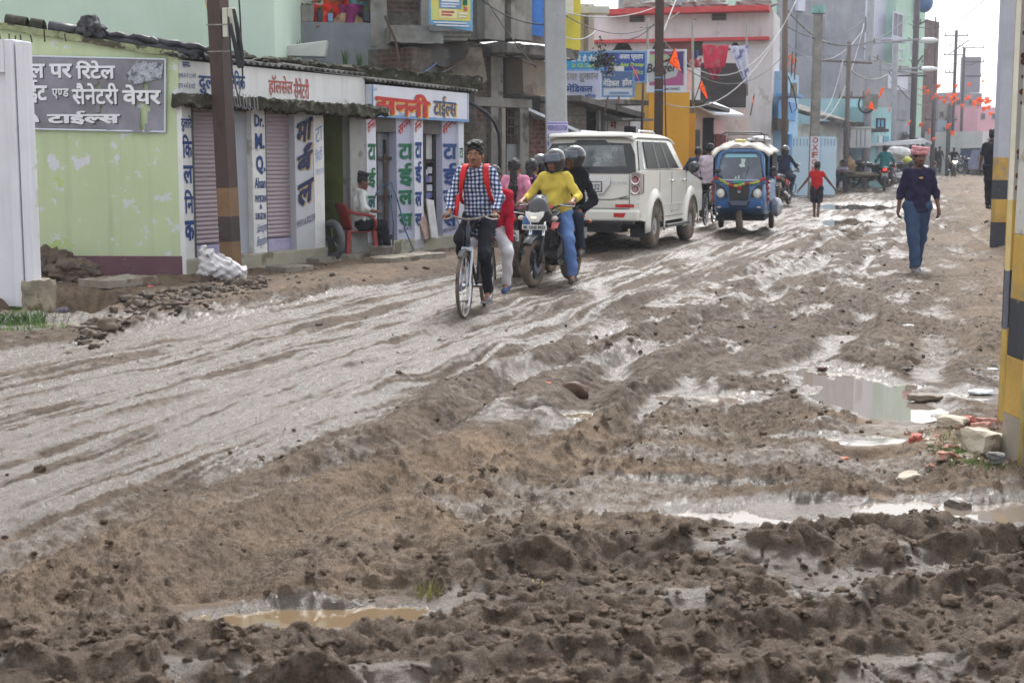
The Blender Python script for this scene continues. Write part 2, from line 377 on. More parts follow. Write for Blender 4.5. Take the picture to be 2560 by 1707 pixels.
def build_ground():
    ys=[2.6]
    while ys[-1]<230: ys.append(ys[-1]*(1.0023 if ys[-1]<45 else 1.008))
    ys=np.array(ys); ts=np.linspace(-.56,.56,1150)
    # centre of the fan is behind the camera so that side views still have ground
    Yg,Tg=np.meshgrid(ys,ts,indexing='ij'); Xg=Tg*(Yg+1.2)
    h,wet,sand,front,pm,road=ground_fields(Xg.ravel(),Yg.ravel())
    n=Xg.size; ny,nx=Xg.shape
    co=np.empty((n,3),np.float32); co[:,0]=Xg.ravel();co[:,1]=Yg.ravel();co[:,2]=h
    fl=front+.35*(1-road)*(1-front)+.15*road; a_=.024*fl*(1-pm); co[:,0]+=a_*pn(Xg.ravel()*9,Yg.ravel()*9,201)*1.3; co[:,1]+=a_*(pn(Xg.ravel()*9,Yg.ravel()*9,202)*1.3+pn(Xg.ravel()*24,Yg.ravel()*24,203)*.6)
    i=np.arange(n).reshape(ny,nx); q=np.stack([i[:-1,:-1],i[:-1,1:],i[1:,1:],i[1:,:-1]],-1).reshape(-1,4).astype(np.int32)
    me=bpy.data.meshes.new('ground'); me.vertices.add(n); me.vertices.foreach_set('co',co.ravel())
    me.loops.add(q.size); me.loops.foreach_set('vertex_index',q.ravel()); me.polygons.add(len(q)); me.polygons.foreach_set('loop_start',np.arange(0,q.size,4,dtype=np.int32)); me.polygons.foreach_set('loop_total',np.full(len(q),4,np.int32))
    me.update(); me.polygons.foreach_set('use_smooth',np.ones(len(q),bool))
    ca=me.color_attributes.new('msk','FLOAT_COLOR','POINT'); cc=np.ones((n,4),np.float32); cc[:,0]=wet;cc[:,1]=sand;cc[:,2]=front; ca.data.foreach_set('color',cc.ravel())
    o=bpy.data.objects.new('ground',me); COL.objects.link(o); tag(o,kind='structure')
    # material
    m=bpy.data.materials.new('mud'); m.use_nodes=True; nt=m.node_tree;N=nt.nodes;L=nt.links;b=N['Principled BSDF']
    at_=N.new('ShaderNodeVertexColor'); at_.layer_name='msk'; sp=N.new('ShaderNodeSeparateColor'); L.new(at_.outputs[0],sp.inputs[0])
    tc=N.new('ShaderNodeTexCoord')
    def nz(sc,det=6,r=.6):
        q_=N.new('ShaderNodeTexNoise'); q_.inputs['Scale'].default_value=sc;q_.inputs['Detail'].default_value=det;q_.inputs['Roughness'].default_value=r;L.new(tc.outputs['Object'],q_.inputs['Vector']);return q_.outputs['Fac']
    def mr(src,a,bb,c=0,d=1):
        r=N.new('ShaderNodeMapRange');r.inputs[1].default_value=a;r.inputs[2].default_value=bb;r.inputs[3].default_value=c;r.inputs[4].default_value=d;L.new(src,r.inputs[0]);return r.outputs[0]
    def mx(f,a,bb):
        x=N.new('ShaderNodeMix');x.data_type='RGBA';L.new(f,x.inputs[0])
        for k,t in ((6,a),(7,bb)):
            if isinstance(t,tuple): x.inputs[k].default_value=(*t,1)
            else: L.new(t,x.inputs[k])
        return x.outputs[2]
    def ma(op,a,bb):
        x=N.new('ShaderNodeMath');x.operation=op
        for k,t in ((0,a),(1,bb)):
            if isinstance(t,float): x.inputs[k].default_value=t
            else: L.new(t,x.inputs[k])
        return x.outputs[0]
    mud=mx(mr(nz(2.3),.35,.65),MUD_A,MUD_B); mud=mx(mr(nz(14),.4,.7),mud,MUD_C)
    sandc=mx(mr(nz(3.1),.35,.65),SAND_A,SAND_B)
    sf=ma('MULTIPLY',sp.outputs[1],mr(nz(4.5,8,.7),.32,.52)); col=mx(sf,mud,sandc)
    fg=mr(nz(95,5,.7),.35,.65,.62,1.3); fm=N.new('ShaderNodeMix'); fm.data_type='RGBA'; fm.blend_type='MULTIPLY'; fm.inputs[0].default_value=1; L.new(col,fm.inputs[6]); L.new(fg,fm.inputs[7]); col=fm.outputs[2]
    wn=ma('ADD',sp.outputs[0],mr(nz(9,9,.75),.3,.7,-.34,.34)); wf=mr(wn,.35,.85)
    col=mx(mr(wn,.3,.9),col,WETC)
    sk=mr(nz(38,4,.7),.66,.72); col=mx(ma('MULTIPLY',sk,.6),col,(.045,.034,.027))
    L.new(col,b.inputs['Base Color'])
    rough=mr(wf,0.,1.,.76,.29); rr=ma('ADD',rough,mr(nz(25,5),.3,.7,-.10,.10)); L.new(rr,b.inputs['Roughness'])
    L.new(mr(wf,0.,1.,.14,.62),b.inputs['Specular IOR Level'])
    bp=N.new('ShaderNodeBump'); bp.inputs['Distance'].default_value=.012
    L.new(mr(wf,0.,1.,1.,.7),bp.inputs['Strength']); hh=ma('ADD',nz(45,6,.65),nz(160,3,.6)); L.new(hh,bp.inputs['Height']); L.new(bp.outputs[0],b.inputs['Normal'])
    me.materials.append(m); return o
MUD_A=(.105,.077,.058);MUD_B=(.160,.121,.093);MUD_C=(.048,.035,.026);SAND_A=(.25,.178,.118);SAND_B=(.165,.119,.082);WETC=(.085,.065,.051)
GR=build_ground(); MUDM=GR.data.materials[0]
# far ground sheet reaching the horizon and around the camera
g=MB(); g.add([(-400,-40,-.35),(400,-40,-.35),(400,700,-.35),(-400,700,-.35)],[(0,1,2,3)]); o=g.build('terrain',mat('far_earth',(.2,.16,.12),.9,.2,.05)); tag(o,kind='structure')
# water sheets in the puddles
def water_mat(n,c,r=.03):
    return mat(n,c,rough=r,var=.0,bump=.02,bscale=6,spec=.5)
WB=water_mat('brown_water',(.15,.105,.062),.02); WG=water_mat('grey_water',(.17,.14,.115),.02)
for i,(cx,cy,rx,ry,an,dp) in enumerate(PUD):
    z0=(.010*(min(cy,70)-24) if cy>24 else 0)-.050+i*.00015
    m_=MB(); n=40; c,s=math.cos(an),math.sin(an); pts=[]
    for k in range(n):
        a=2*PI*k/n; x=math.cos(a)*rx*1.15;y=math.sin(a)*ry*1.15; pts.append((cx+x*c-y*s,cy+x*s+y*c,z0))
    m_.add(pts,[tuple(range(n))]); o=m_.build('puddle_water',WB if i in(0,7) else WG); tag(o,kind='structure')
# loose clods of mud: one scattered mass
def scatter_clods():
    rs=np.random.RandomState(3); base=[]
    for k in range(10):
        bm=bmesh.new(); bmesh.ops.create_icosphere(bm,subdivisions=3,radius=1)
        off=V((k*7.3,k*3.1,0))
        for v in bm.verts:
            d=v.co.normalized(); n_=mnoise.noise(d*1.3+off)*.6+abs(mnoise.noise(d*3.1+off))*.7+abs(mnoise.noise(d*7+off))*.35-.2
            v.co=d*(1+n_); v.co.z*=.72
        base.append((np.array([v.co[:] for v in bm.verts]),np.array([[l.vert.index for l in f.loops] for f in bm.faces]))); bm.free()
    P=[];F=[];nv=0
    N0=30000; Y=3.4*np.exp(rs.rand(N0)*math.log(38/3.4)); X=(rs.rand(N0)-.5)*1.02*(Y+1.)
    h,wet,sand,front,pm,road=ground_fields(X,Y)
    cl=sst(.38,.62,fbm(X*1.1,Y*.9,71,3)); prob=np.clip(front*.60+(1-front)*(1-road)*(.03+.16*cl)*(1-.3*sand)+road*.01,0,1)*(pm<.25)
    keep=rs.rand(N0)<prob; X=X[keep];Y=Y[keep];h=h[keep];front=front[keep]
    for x,y,z,f in zip(X,Y,h,front):
        r=.005+.009*rs.rand()**2+.018*rs.rand()**9
        if y>9: r*=1.+min(1.2,(y-9)*.05)
        b,fa=base[rs.randint(10)]
        if r<.02 or True:
            pass
        a=rs.rand()*6.28;c,s=math.cos(a),math.sin(a); t=(rs.rand()-.5)*.9; ct,stt=math.cos(t),math.sin(t)
        q=b*np.array([1+.5*rs.rand(),.8+.4*rs.rand(),.8+.5*rs.rand()]); q=np.stack([q[:,0],q[:,1]*ct-q[:,2]*stt,q[:,1]*stt+q[:,2]*ct],1)
        q=np.stack([q[:,0]*c-q[:,1]*s,q[:,0]*s+q[:,1]*c,q[:,2]],1)*r+np.array([x,y,z+r*.05])
        P.append(q);F.append(fa+nv);nv+=len(q)
    P=np.concatenate(P).astype(np.float32);F=np.concatenate(F).astype(np.int32)
    print('CLODS',len(X),len(F))
    me=bpy.data.meshes.new('mud_clods'); me.vertices.add(len(P)); me.vertices.foreach_set('co',P.ravel()); me.loops.add(F.size); me.loops.foreach_set('vertex_index',F.ravel()); me.polygons.add(len(F)); me.polygons.foreach_set('loop_start',np.arange(0,F.size,3,dtype=np.int32)); me.polygons.foreach_set('loop_total',np.full(len(F),3,np.int32)); me.update()
    me.polygons.foreach_set('use_smooth',np.ones(len(F),bool))
    me.materials.append(mat('clod_mud',(.105,.077,.058),.85,.3,6,.8,60,spec=.1)); o=bpy.data.objects.new('mud_clods',me); COL.objects.link(o); tag(o,'loose lumps of brown mud churned up over the ground','mud clods',kind='stuff')
scatter_clods()
# ============================================================ BUILDINGS
def S(r,g,b,k=.82):
    f=lambda c:(c/12.92 if c<=.04045 else ((c+.055)/1.055)**2.4)
    return (f(r/255)*k,f(g/255)*k,f(b/255)*k)
class Wall:
    """facade plane: local x along the wall, local y into the building, local z up"""
    def __init__(s,name,uA,YA,uB,YB,label,cat,group=None,v=400):
        dA=ray(uA,v);dB=ray(uB,v); s.A=V((dA.x/dA.y*YA,YA,0)); B=V((dB.x/dB.y*YB,YB,0)); s.d=(B-s.A); s.len=s.d.length; s.d.normalize()
        s.n=V((s.d.y,-s.d.x,0)); s.rz=math.atan2(s.d.y,s.d.x); s.o=empty(name,s.A,s.rz,label,cat,group)
    def h(s,u,v,y=0.):
        d=ray(u,v); A=s.A-s.n*y; t=(A-V((0,0,CH))).dot(s.n)/d.dot(s.n); P=V((0,0,CH))+d*t
        return ((P-s.A).dot(s.d),P.z)
    def rect(s,u0,v0,u1,v1,y=0.):
        a=s.h(u0,v0,y);b=s.h(u1,v0,y);c=s.h(u1,v1,y);d=s.h(u0,v1,y)
        return (a[0]+d[0])/2,(c[1]+d[1])/2,(b[0]+c[0])/2,(a[1]+b[1])/2   # x0,z0,x1,z1
    def panel(s,name,m,u0,v0,u1,v1,y0=0.,y1=.05,parent=None,bevel=0,x=None,z=None):
        x0,z0,x1,z1=s.rect(u0,v0,u1,v1,y0)
        if x: x0=x[0] if x[0] is not None else x0; x1=x[1] if x[1] is not None else x1
        if z: z0=z[0] if z[0] is not None else z0; z1=z[1] if z[1] is not None else z1
        return MB().box((x0,y0,z0),(x1,y1,z1)).build(name,m,parent or s.o,bevel=bevel)
    def text(s,body,m,u0,v0,u1,v1,y=-.012,bold=.02,shear=0.,parent=None,arc=0.,name='lettering',tilt=0.):
        x0,z0,x1,z1=s.rect(u0,v0,u1,v1,y)
        X=V((math.cos(tilt),0,math.sin(tilt)));Z=V((-math.sin(tilt),0,math.cos(tilt)))
        return lettering(body,m,parent or s.o,(x0,y,z0),X,Z,x1-x0,z1-z0,bold,shear,name,arc,off=0.)
def rough_block(name,m,parent,x0,x1,y0,y1,z0,z1,amp=.03,n=(60,6,8),seed=0,slope=0.):
    """box with a ragged displaced surface (crumbling concrete, moss)"""
    bm=bmesh.new(); nx,ny,nz=n; mb=MB()
    def g(f,a,b): mb.grid(f,a,b)
    L=lambda a,b,t:a+(b-a)*t
    g(lambda i,j:(L(x0,x1,i),y0,L(z0,z1,j)),nx,nz); g(lambda i,j:(L(x0,x1,i),L(y0,y1,j),z1),nx,ny); g(lambda i,j:(L(x0,x1,i),L(y0,y1,j),z0),nx,ny)
    g(lambda i,j:(x0,L(y0,y1,i),L(z0,z1,j)),ny,nz); g(lambda i,j:(x1,L(y0,y1,i),L(z0,z1,j)),ny,nz); g(lambda i,j:(L(x0,x1,i),y1,L(z0,z1,j)),nx,nz)
    out=[]
    for p in mb.v:
        q=V(p); a=mnoise.noise(q*6+V((seed,0,0)))*amp+mnoise.noise(q*17+V((seed,3,0)))*amp*.7; b=mnoise.noise(q*8+V((seed,9,4)))*amp
        out.append((q.x+b*.4,q.y+b,q.z+a+slope*(q.x-x0)))
    mb.v=out; return mb.build(name,m,parent,smooth=False,weld=True)
def corrug(name,m,parent,x0,x1,z0,z1,y0,y1,zs0=0.,zs1=0.,pitch=.13,amp=.022,th=.012,n=None):
    """corrugated sheet; front edge at y0 (height z0->z1 along x), rear at y1 raised by zs"""
    N=int((x1-x0)/pitch*6); mb=MB()
    def f(i,j,o=0.):
        x=x0+(x1-x0)*i; return (x,y0+(y1-y0)*j,z0+(z1-z0)*i+(zs0+(zs1-zs0)*i)*j+math.sin(2*PI*(x-x0)/pitch)*amp+o)
    mb.grid(lambda i,j:f(i,j),N,1); return mb.build(name,m,parent,smooth=True,solid=th)
def shutter(W,u0,v0,u1,v1,y,m,mb_m,name='rolling_shutter'):
    x0,z0,x1,z1=W.rect(u0,v0,u1,v1,y); mb=MB(); pitch=.058; N=int((z1-z0-.22)/pitch)
    prof=[]
    zz=z0+.22
    for k in range(N):
        for t in range(6):
            a=t/6; prof.append((y-.018*math.sin(PI*a)**.5,zz+pitch*(k+a)))
    prof.append((y,z1))
    vs=[];fs=[]
    for py,pz in prof: vs+=[(x0,py,pz),(x1,py,pz)]
    for i in range(len(prof)-1): fs.append((2*i,2*i+1,2*i+3,2*i+2))
    mb.add(vs,fs); o=mb.build(name,m,W.o,smooth=True)
    MB().box((x0,y-.02,z0),(x1,y+.01,z0+.21)).build('bottom_rail',mb_m,o)
    g=MB(); 
    for a in (x0,x1): g.box((a-.03,y-.03,z0),(a+.02,y+.05,z1))
    g.build('guide_rail',mat('rail_dark',(.09,.09,.09),.5),o)
    return o
C_white=mat('whitewash',S(236,236,236),.85,.08,2,.25,25,stain=S(190,185,175),sth=.60,ssc=1.6,stain2=S(150,150,140),st2=.68,s2sc=7,streak=.35)
C_flexw=mat('flex_white',S(226,228,240),.55,.05,2,.08,8)
C_flexb=mat('flex_blue_grey',S(190,193,215),.55,.07,2,.10,8)
C_blue=mat('sign_blue',S(38,72,135),.6,.1,8,0)
C_navy=mat('sign_navy',S(35,45,90),.6,.1,8,0)
C_ltblue=mat('sign_light_blue',S(120,160,205),.6,.15,8,0)
C_red=mat('sign_red',S(198,48,42),.6,.12,8,0)
C_redf=mat('sign_red_faded',S(190,95,90),.6,.25,8,0)
C_green=mat('sign_green',S(20,110,75),.6,.1,8,0)
C_yel=mat('sign_yellow',S(240,190,90),.6,.1,8,0)
C_wht=mat('sign_white',S(235,235,240),.6,.05,8,0)
C_conc=mat('concrete',S(150,147,142),.9,.22,2.5,.5,18,stain=S(105,100,95),sth=.56,ssc=1.2,stain2=S(175,172,168),st2=.66,s2sc=6,streak=.5)
C_concd=mat('concrete_dark',S(112,108,105),.9,.25,2.5,.6,18,stain=S(70,66,62),sth=.52,ssc=1.5,stain2=S(140,136,130),st2=.62,s2sc=6,streak=.6)
C_moss=mat('mossy_concrete',S(72,68,58),.95,.4,6,1.,30,stain=S(48,50,32),sth=.48,ssc=5,stain2=S(190,188,180),st2=.63,s2sc=9)
C_asb=mat('asbestos_sheet',S(120,118,116),.9,.3,3,.5,25,stain=S(70,66,62),sth=.5,ssc=2,stain2=S(60,60,45),st2=.6,s2sc=6)
C_mint=mat('mint_paint',S(205,226,212),.85,.05,.8,.12,14,stain=S(196,218,190),sth=.5,ssc=.5,streak=.12,sw=.3)
C_lime=mat('lime_paint',S(198,212,172),.88,.05,.9,.35,18,stain=S(216,218,224),sth=.575,ssc=3.6,stain2=S(188,208,140),st2=.60,s2sc=1.4,streak=.28,sw=.025)
C_maroon=mat('maroon_paint',S(120,88,98),.9,.15,2,.5,18,stain=S(165,155,150),sth=.62,ssc=2.6,stain2=S(170,150,90),st2=.70,s2sc=3)
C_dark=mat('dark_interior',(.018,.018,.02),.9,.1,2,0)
C_plinth=mat('plinth_plaster',S(172,168,152),.9,.15,2,.5,20,stain=S(130,122,105),sth=.55,ssc=2,stain2=S(120,118,80),st2=.66,s2sc=4)
C_shut=mat('shutter_metal',S(172,158,165),.45,.08,1.2,.05,20,metal=.25,stain=S(140,122,112),sth=.6,ssc=2,sw=.2)
C_shutb=mat('shutter_rail_metal',S(178,172,205),.5,.15,6,.1,20,stain=S(90,80,90),sth=.66,ssc=12)
C_brickd=brick_mat('brick_dark',S(112,80,70),S(84,68,62),S(112,106,100),bw=.24,bh=.085,patch=S(120,113,106),pth=.53)
C_brickr=brick_mat('brick_red',S(122,78,62),S(96,66,56),S(122,112,102),bw=.23,bh=.09,patch=S(110,95,85),pth=.60)
C_rust=mat('rusty_steel',S(92,70,62),.75,.25,4,.3,30,stain=S(60,42,36),sth=.55,ssc=2,anis=(1,1,.25))
C_wire=mat('wire_dark',(.03,.03,.035),.6,0,1,0)
C_wirel=mat('wire_light',S(150,150,155),.6,0,1,0)

# ---------------- white boundary pillar with cracked edge at the far left
G=Wall('gate_pillar',-420,15.9,88,15.35,'white plastered gate pillar with a long vertical crack and rusty rods on top','pillar')
C_gate=mat('gate_whitewash',S(232,232,240),.85,.05,1.3,.25,20,stain=S(205,200,195),sth=.62,ssc=2,stain2=S(168,155,135),st2=.64,s2sc=3,streak=.35)
x0,z0,x1,z1=G.rect(-380,98,70,735); xc=G.h(46,400)[0]; xr=G.h(17,300)[0]; zt=G.h(50,98)[1]
zt2=zt-.02
G_l=MB(); G_l.box((xr,0,-.05),(xc-.008,.22,zt)); G_l.build('shaft',C_gate,G.o,bevel=.012)
G_r=MB(); G_r.box((xc+.008,.01,.22),(x1,.18,zt2)); G_r.build('side_shaft',C_gate,G.o,bevel=.012)
MB().box((xc-.008,.05,.1),(xc+.008,.3,zt2-.05)).build('crack',C_dark,G.o)
MB().box((xr-2.2,.06,-.05),(xr,.36,zt-.34)).build('recessed_panel',C_gate,G.o)
MB().box((xr-2.2,0,zt-.34),(xr,.42,zt)).build('top_beam',C_gate,G.o)
rough_block('footing',mat('footing_plaster',S(170,160,140),.95,.3,3,.8,20,stain=S(120,105,85),sth=.5,ssc=3),G.o,xc-.02,x1+.13,-.03,.24,-.1,.24,.03,(12,10,10),3)
rb=MB()
for i,dx in enumerate((.03,.1,.17,.27,.36,-.1,-.25,-.5)):
    rb.cyl((xc-dx,.2,zt-.02),(xc-dx+rnd.uniform(-.02,.02),.2,zt+rnd.uniform(.05,.12)),.008,n=6)
rb.build('rebar_rods',C_rust,G.o)

# ---------------- light green plastered house
H=Wall('green_house',-300,18.75,452,18.5,'light green plastered house wall with a maroon base band and peeling patches','house')
def hz(u,v): return H.h(u,v)
xl=H.h(-300,400)[0]; xe=H.h(455,500)[0]; pa=H.h(70,80);pb=H.h(452,142)
zl=pa[1]+(pa[1]-pb[1])/(pb[0]-pa[0])*(pa[0]-xl); zb=H.h(300,640)[1]
mb=MB(); mb.add([(xl,0,zb),(xe,0,zb),(xe,0,pb[1]),(xl,0,zl),(xl,2.2,zb),(xe,2.2,zb),(xe,2.2,pb[1]),(xl,2.2,zl)],[(0,1,2,3),(1,5,6,2),(5,4,7,6),(4,0,3,7),(3,2,6,7)])
mb.build('wall',C_lime,H.o)
MB().box((xl,-.012,-.25),(xe,2.2,zb)).build('base_band',C_maroon,H.o)
# rough roof edge and rolled covers on top
sl=(pb[1]-zl)/(xe-xl)
rough_block('roof_edge',mat('roof_edge_plaster',S(150,158,120),.95,.3,5,.8,30,stain=S(80,75,62),sth=.5,ssc=6),H.o,xl,xe,-.07,2.3,zl-.02,zl+.06,.02,(90,6,2),5,slope=sl)
C_tarp=mat('dark_tarpaulin',S(58,58,66),.5,.3,3,.3,10,stain=S(95,85,80),sth=.6,ssc=3)
tp=MB(); 
def rz_(x): return zl+sl*(x-xl)
for (ua,ub,r,dz) in ((250,500,.05,.08),(240,420,.035,.15),(330,540,.042,.16),(430,560,.035,.06)):
    a=H.h(ua,100)[0];b=H.h(ub,100)[0]; P=[]
    for k in range(13):
        t=k/12; x=a+(b-a)*t; P.append((x,.12+.05*math.sin(k*1.7+ua),rz_(x)+dz+.015*math.sin(k*2.3)))
    tp.tube(P,r,8,rs=[r*(1+.25*math.sin(k*2.1+ua)) for k in range(13)])
tag(tp.build('rolled_tarpaulin',C_tarp,None,smooth=True),'dark rolled tarpaulins lying along the sloping roof edge of the green house','tarpaulin').matrix_world=Matrix.Translation(H.A)@Matrix.Rotation(H.rz,4,'Z')
for i,(ua,ub,lab) in enumerate(((10,60,'broken dark roof tile, leftmost on the green wall top'),(72,102,'short round dark roof tile in the middle of the green wall top'),(118,186,'long half round dark roof tile lying on the green wall top'))):
    a=H.h(ua,50)[0];b=H.h(ub,50)[0]; t=MB(); n=10;vs=[];
    for e in (a,b):
        for k in range(n+1):
            an=PI*k/n; vs.append((e,.1+.09*math.cos(an),rz_(e)+.07+.11*math.sin(an)))
    t.add(vs,[(k,k+1,n+2+k,n+1+k) for k in range(n)]); o=t.build('roof_tile',C_tarp if i==2 else C_moss,None,smooth=True,solid=.02); o.matrix_world=Matrix.Translation(H.A)@Matrix.Rotation(H.rz,4,'Z'); tag(o,lab,'roof tile','loose tiles on the green wall')
# heap of rags on the roof
def lump(name,c,r,m,label=None,cat=None,group=None,seed=0,amp=.35,sub=4,flat=1.,parent=None,fr=1.6,kind=None):
    bm=bmesh.new(); bmesh.ops.create_icosphere(bm,subdivisions=sub,radius=1); off=V((seed*5.7,seed*1.3,seed))
    for v in bm.verts:
        d=v.co.normalized(); k=1+mnoise.noise(d*fr+off)*amp+mnoise.noise(d*fr*2.6+off)*amp*.5+mnoise.noise(d*fr*7+off)*amp*.22
        v.co=V((d.x*r[0],d.y*r[1],d.z*r[2]*flat))*k
    me=bpy.data.meshes.new(name); bm.to_mesh(me); bm.free(); me.polygons.foreach_set('use_smooth',[True]*len(me.polygons)); me.materials.append(m)
    o=bpy.data.objects.new(name,me); COL.objects.link(o); o.location=c; o.parent=parent; return tag(o,label,cat,group,kind)
p=at(228,72,18.6); lump('rag_heap',p,(.18,.15,.13),mat('rags',S(80,80,85),.9,.6,9,.8,20,stain=S(170,175,185),sth=.6,ssc=8),'crumpled heap of grey rags on the green wall top','rags',seed=3,amp=.5)
# banner on the wall
x0,z0,x1,z1=H.rect(40,142,414,324)
Bn=empty('wall_banner',H.A,H.rz,'torn dark grey tile shop banner with white lettering on the green wall','banner')
def hb(u,v): a=H.h(u,v,-.03); return V((a[0],-.03,a[1]))
Bm=mat('banner_grey',S(118,115,122),.5,.0,1,.05,6,stain=S(165,165,180),sth=.45,ssc=.9,sw=.35)
bw_=MB(); nx,nz_=60,24
c00,c10,c11,c01=hb(40,322),hb(413,330),hb(414,149),hb(40,140)
def bf(i,j):
    p=c00.lerp(c10,i).lerp(c01.lerp(c11,i),j); w=.012*math.sin(i*17+j*3)+.02*max(0,1-j*2.2)*math.sin(i*9.)*(i>.6)
    return (p.x,p.y-abs(w)*.8-.004,p.z-(.02*math.sin((i-.72)*11)*(1-j)*(i>.72)))
bw_.grid(bf,nx,nz_)
# tears: drop faces to show the wall
tears=[(.57,.03,.40,.012),(.86,.0,.75,.035),(.80,.25,.5,.008),(.93,.3,.6,.008),(.545,.5,.68,.01)]
keep=[]
for f in bw_.f:
    i=(f[0]%(nx+1)+.5)/nx; j=(f[0]//(nx+1)+.5)/nz_
    keep.append(not any(abs(i-(tx+.02*(j-.3)))<tw*(1.1-abs((j-(ta+tb)/2)/((tb-ta)/2+.01))*.8) and ta<=j<=tb for tx,ta,tb,tw in tears))
bw_.f=[f for f,k in zip(bw_.f,keep) if k]; bw_.m=[0]*len(bw_.f); bw_.build('sheet',Bm,Bn,smooth=True)
fr=MB(); 
for a,b in ((c01,c11),(c11,c10),(c00,c10)):
    fr.tube([a+V((0,-.012,0)),b+V((0,-.012,0))],.012,6)
fr.build('border',mat('banner_border',S(215,222,235),.5,0,1,0),Bn)
def btxt(s,u0,v0,u1,v1,b=.045,m=C_wht,dy=0.):
    x0,z0,x1,z1=H.rect(u0,v0,u1,v1,-.05)
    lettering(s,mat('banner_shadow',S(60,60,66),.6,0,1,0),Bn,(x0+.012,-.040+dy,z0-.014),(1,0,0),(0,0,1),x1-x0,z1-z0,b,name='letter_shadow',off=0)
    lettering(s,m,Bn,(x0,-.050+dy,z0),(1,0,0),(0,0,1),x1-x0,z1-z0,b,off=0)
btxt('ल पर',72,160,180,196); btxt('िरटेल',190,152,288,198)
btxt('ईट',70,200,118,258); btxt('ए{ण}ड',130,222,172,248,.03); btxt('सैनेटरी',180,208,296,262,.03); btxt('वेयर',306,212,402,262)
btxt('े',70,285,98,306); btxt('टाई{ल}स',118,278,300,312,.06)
tl=MB(); q=[hb(316,190),hb(345,152),hb(410,160),hb(405,196),hb(332,214)]; tl.add([p+V((0,-.028,0)) for p in q],[(0,1,2,3,4)]); tl.build('tile_picture',mat('tile_pic',S(170,175,185),.5,.3,30,.1,20,stain=S(90,92,100),sth=.5,ssc=14),Bn)

# ---------------- shop row: clinic with two shutters
K=Wall('clinic_building',457,18.5,917,21.95,'low white clinic building with two rolling shutters and blue hand painted lettering','building')
# exact common facade line
def on(W): return W
x917=K.h(917,400)[0]
C_door=mat('grey_panel',S(176,180,190),.8,.08,1.5,.15,20)
pz=K.h(520,643)[1]
MB().box((-.02,-.05,-.15),(K.h(812,500)[0],4,pz)).build('plinth',C_plinth,K.o,bevel=.02)
MB().box((K.h(812,500)[0],.9,-.15),(x917,4,.12)).build('porch_floor',C_plinth,K.o)
K.panel('pillar',C_white,450,250,482,671,-.03,.25,x=(-.03,None),z=(.02,None)); 
s1=shutter(K,481,262,585,650,.10,C_shut,C_shutb); K.panel('panel',C_door,580,262,634,650,.06,.2,z=(pz,None))
P2=K.panel('pillar',C_white,632,262,665,648,-.03,.25); s2=shutter(K,661,270,742,632,.10,C_shut,C_shutb)
P3=K.panel('pillar',mat('grey_flex',S(196,198,206),.6,.06,2,.1,10),739,272,787,650,-.02,.35,z=(pz-.0,None)); K.panel('pillar',C_white,786,272,811,650,-.03,.4)
K.panel('recess_wall',mat('olive_wall',S(98,108,52),.85,.2,2,.3,15,stain=S(60,70,35),sth=.55,ssc=1.5,sw=.2),800,270,900,620,1.6,1.7,z=(.1,None))
xa=K.h(873,400,.0)[0]
MB().box((xa,.0,.05),(xa+.05,1.6,K.h(873,280)[1])).build('side_wall',mat('olive_wall',S(98,108,52)),K.o)
MB().box((xa,-.02,.05),(x917,.12,K.h(890,285)[1])).build('pillar',mat('pillar_plaster',S(168,168,166),.9,.15,2,.3,15,stain=S(130,128,122),sth=.55,ssc=2,streak=.4),K.o)
MB().box((K.h(811,400)[0],.4,.1),(K.h(811,400)[0]+.06,1.6,2.4)).build('side_wall',C_white,K.o)
# body and fascia
zf0=K.h(450,245)[1]; zf1=K.h(450,150)[1]; zr1=K.h(915,195)[1]; zr0=K.h(915,275)[1]
mb=MB(); mb.add([(0,.02,zf0-.04),(x917,.02,zr0-.04),(x917,.02,zr1),(0,.02,zf1),(0,4,zf0-.04),(x917,4,zr0-.04),(x917,4,zr1+.3),(0,4,zf1+.3)],[(0,1,2,3),(1,5,6,2),(5,4,7,6),(4,0,3,7),(3,2,6,7),(0,4,5,1)])
FA=mb.build('fascia',C_white,K.o)
mb=MB().box((-.02,4.0,0),(x917,4.15,zf1)); mb.build('rear_wall',C_concd,K.o)
rough_block('ledge',C_moss,K.o,-.12,x917+.02,-.42,.05,zf0-.10,zf0+.03,.055,(170,16,6),11,slope=(zr0-zf0)/x917)
corrug('roof',C_asb,K.o,-.15,x917,zf1+.05,zr1+.04,-.05,4,.55,.55)
dm=MB(); rr=random.Random(4)
for i in range(70):
    x=rr.uniform(.1,x917); y=rr.uniform(.0,1.6); z=zf1+.08+(zr1-zf1)*x/x917+.14*y; r=rr.uniform(.03,.1)
    dm.ell((x,y,z+r*.3),(r*rr.uniform(1,2.2),r,r*rr.uniform(.3,.7)),8,5,jit=.25,seed=i)
o=dm.build('rubble',C_moss,None); tag(o,'dark mossy rubble and broken tile bits lying on the shop roofs','rubble',kind='stuff'); o.matrix_world=Matrix.Translation(K.A)@Matrix.Rotation(K.rz,4,'Z')
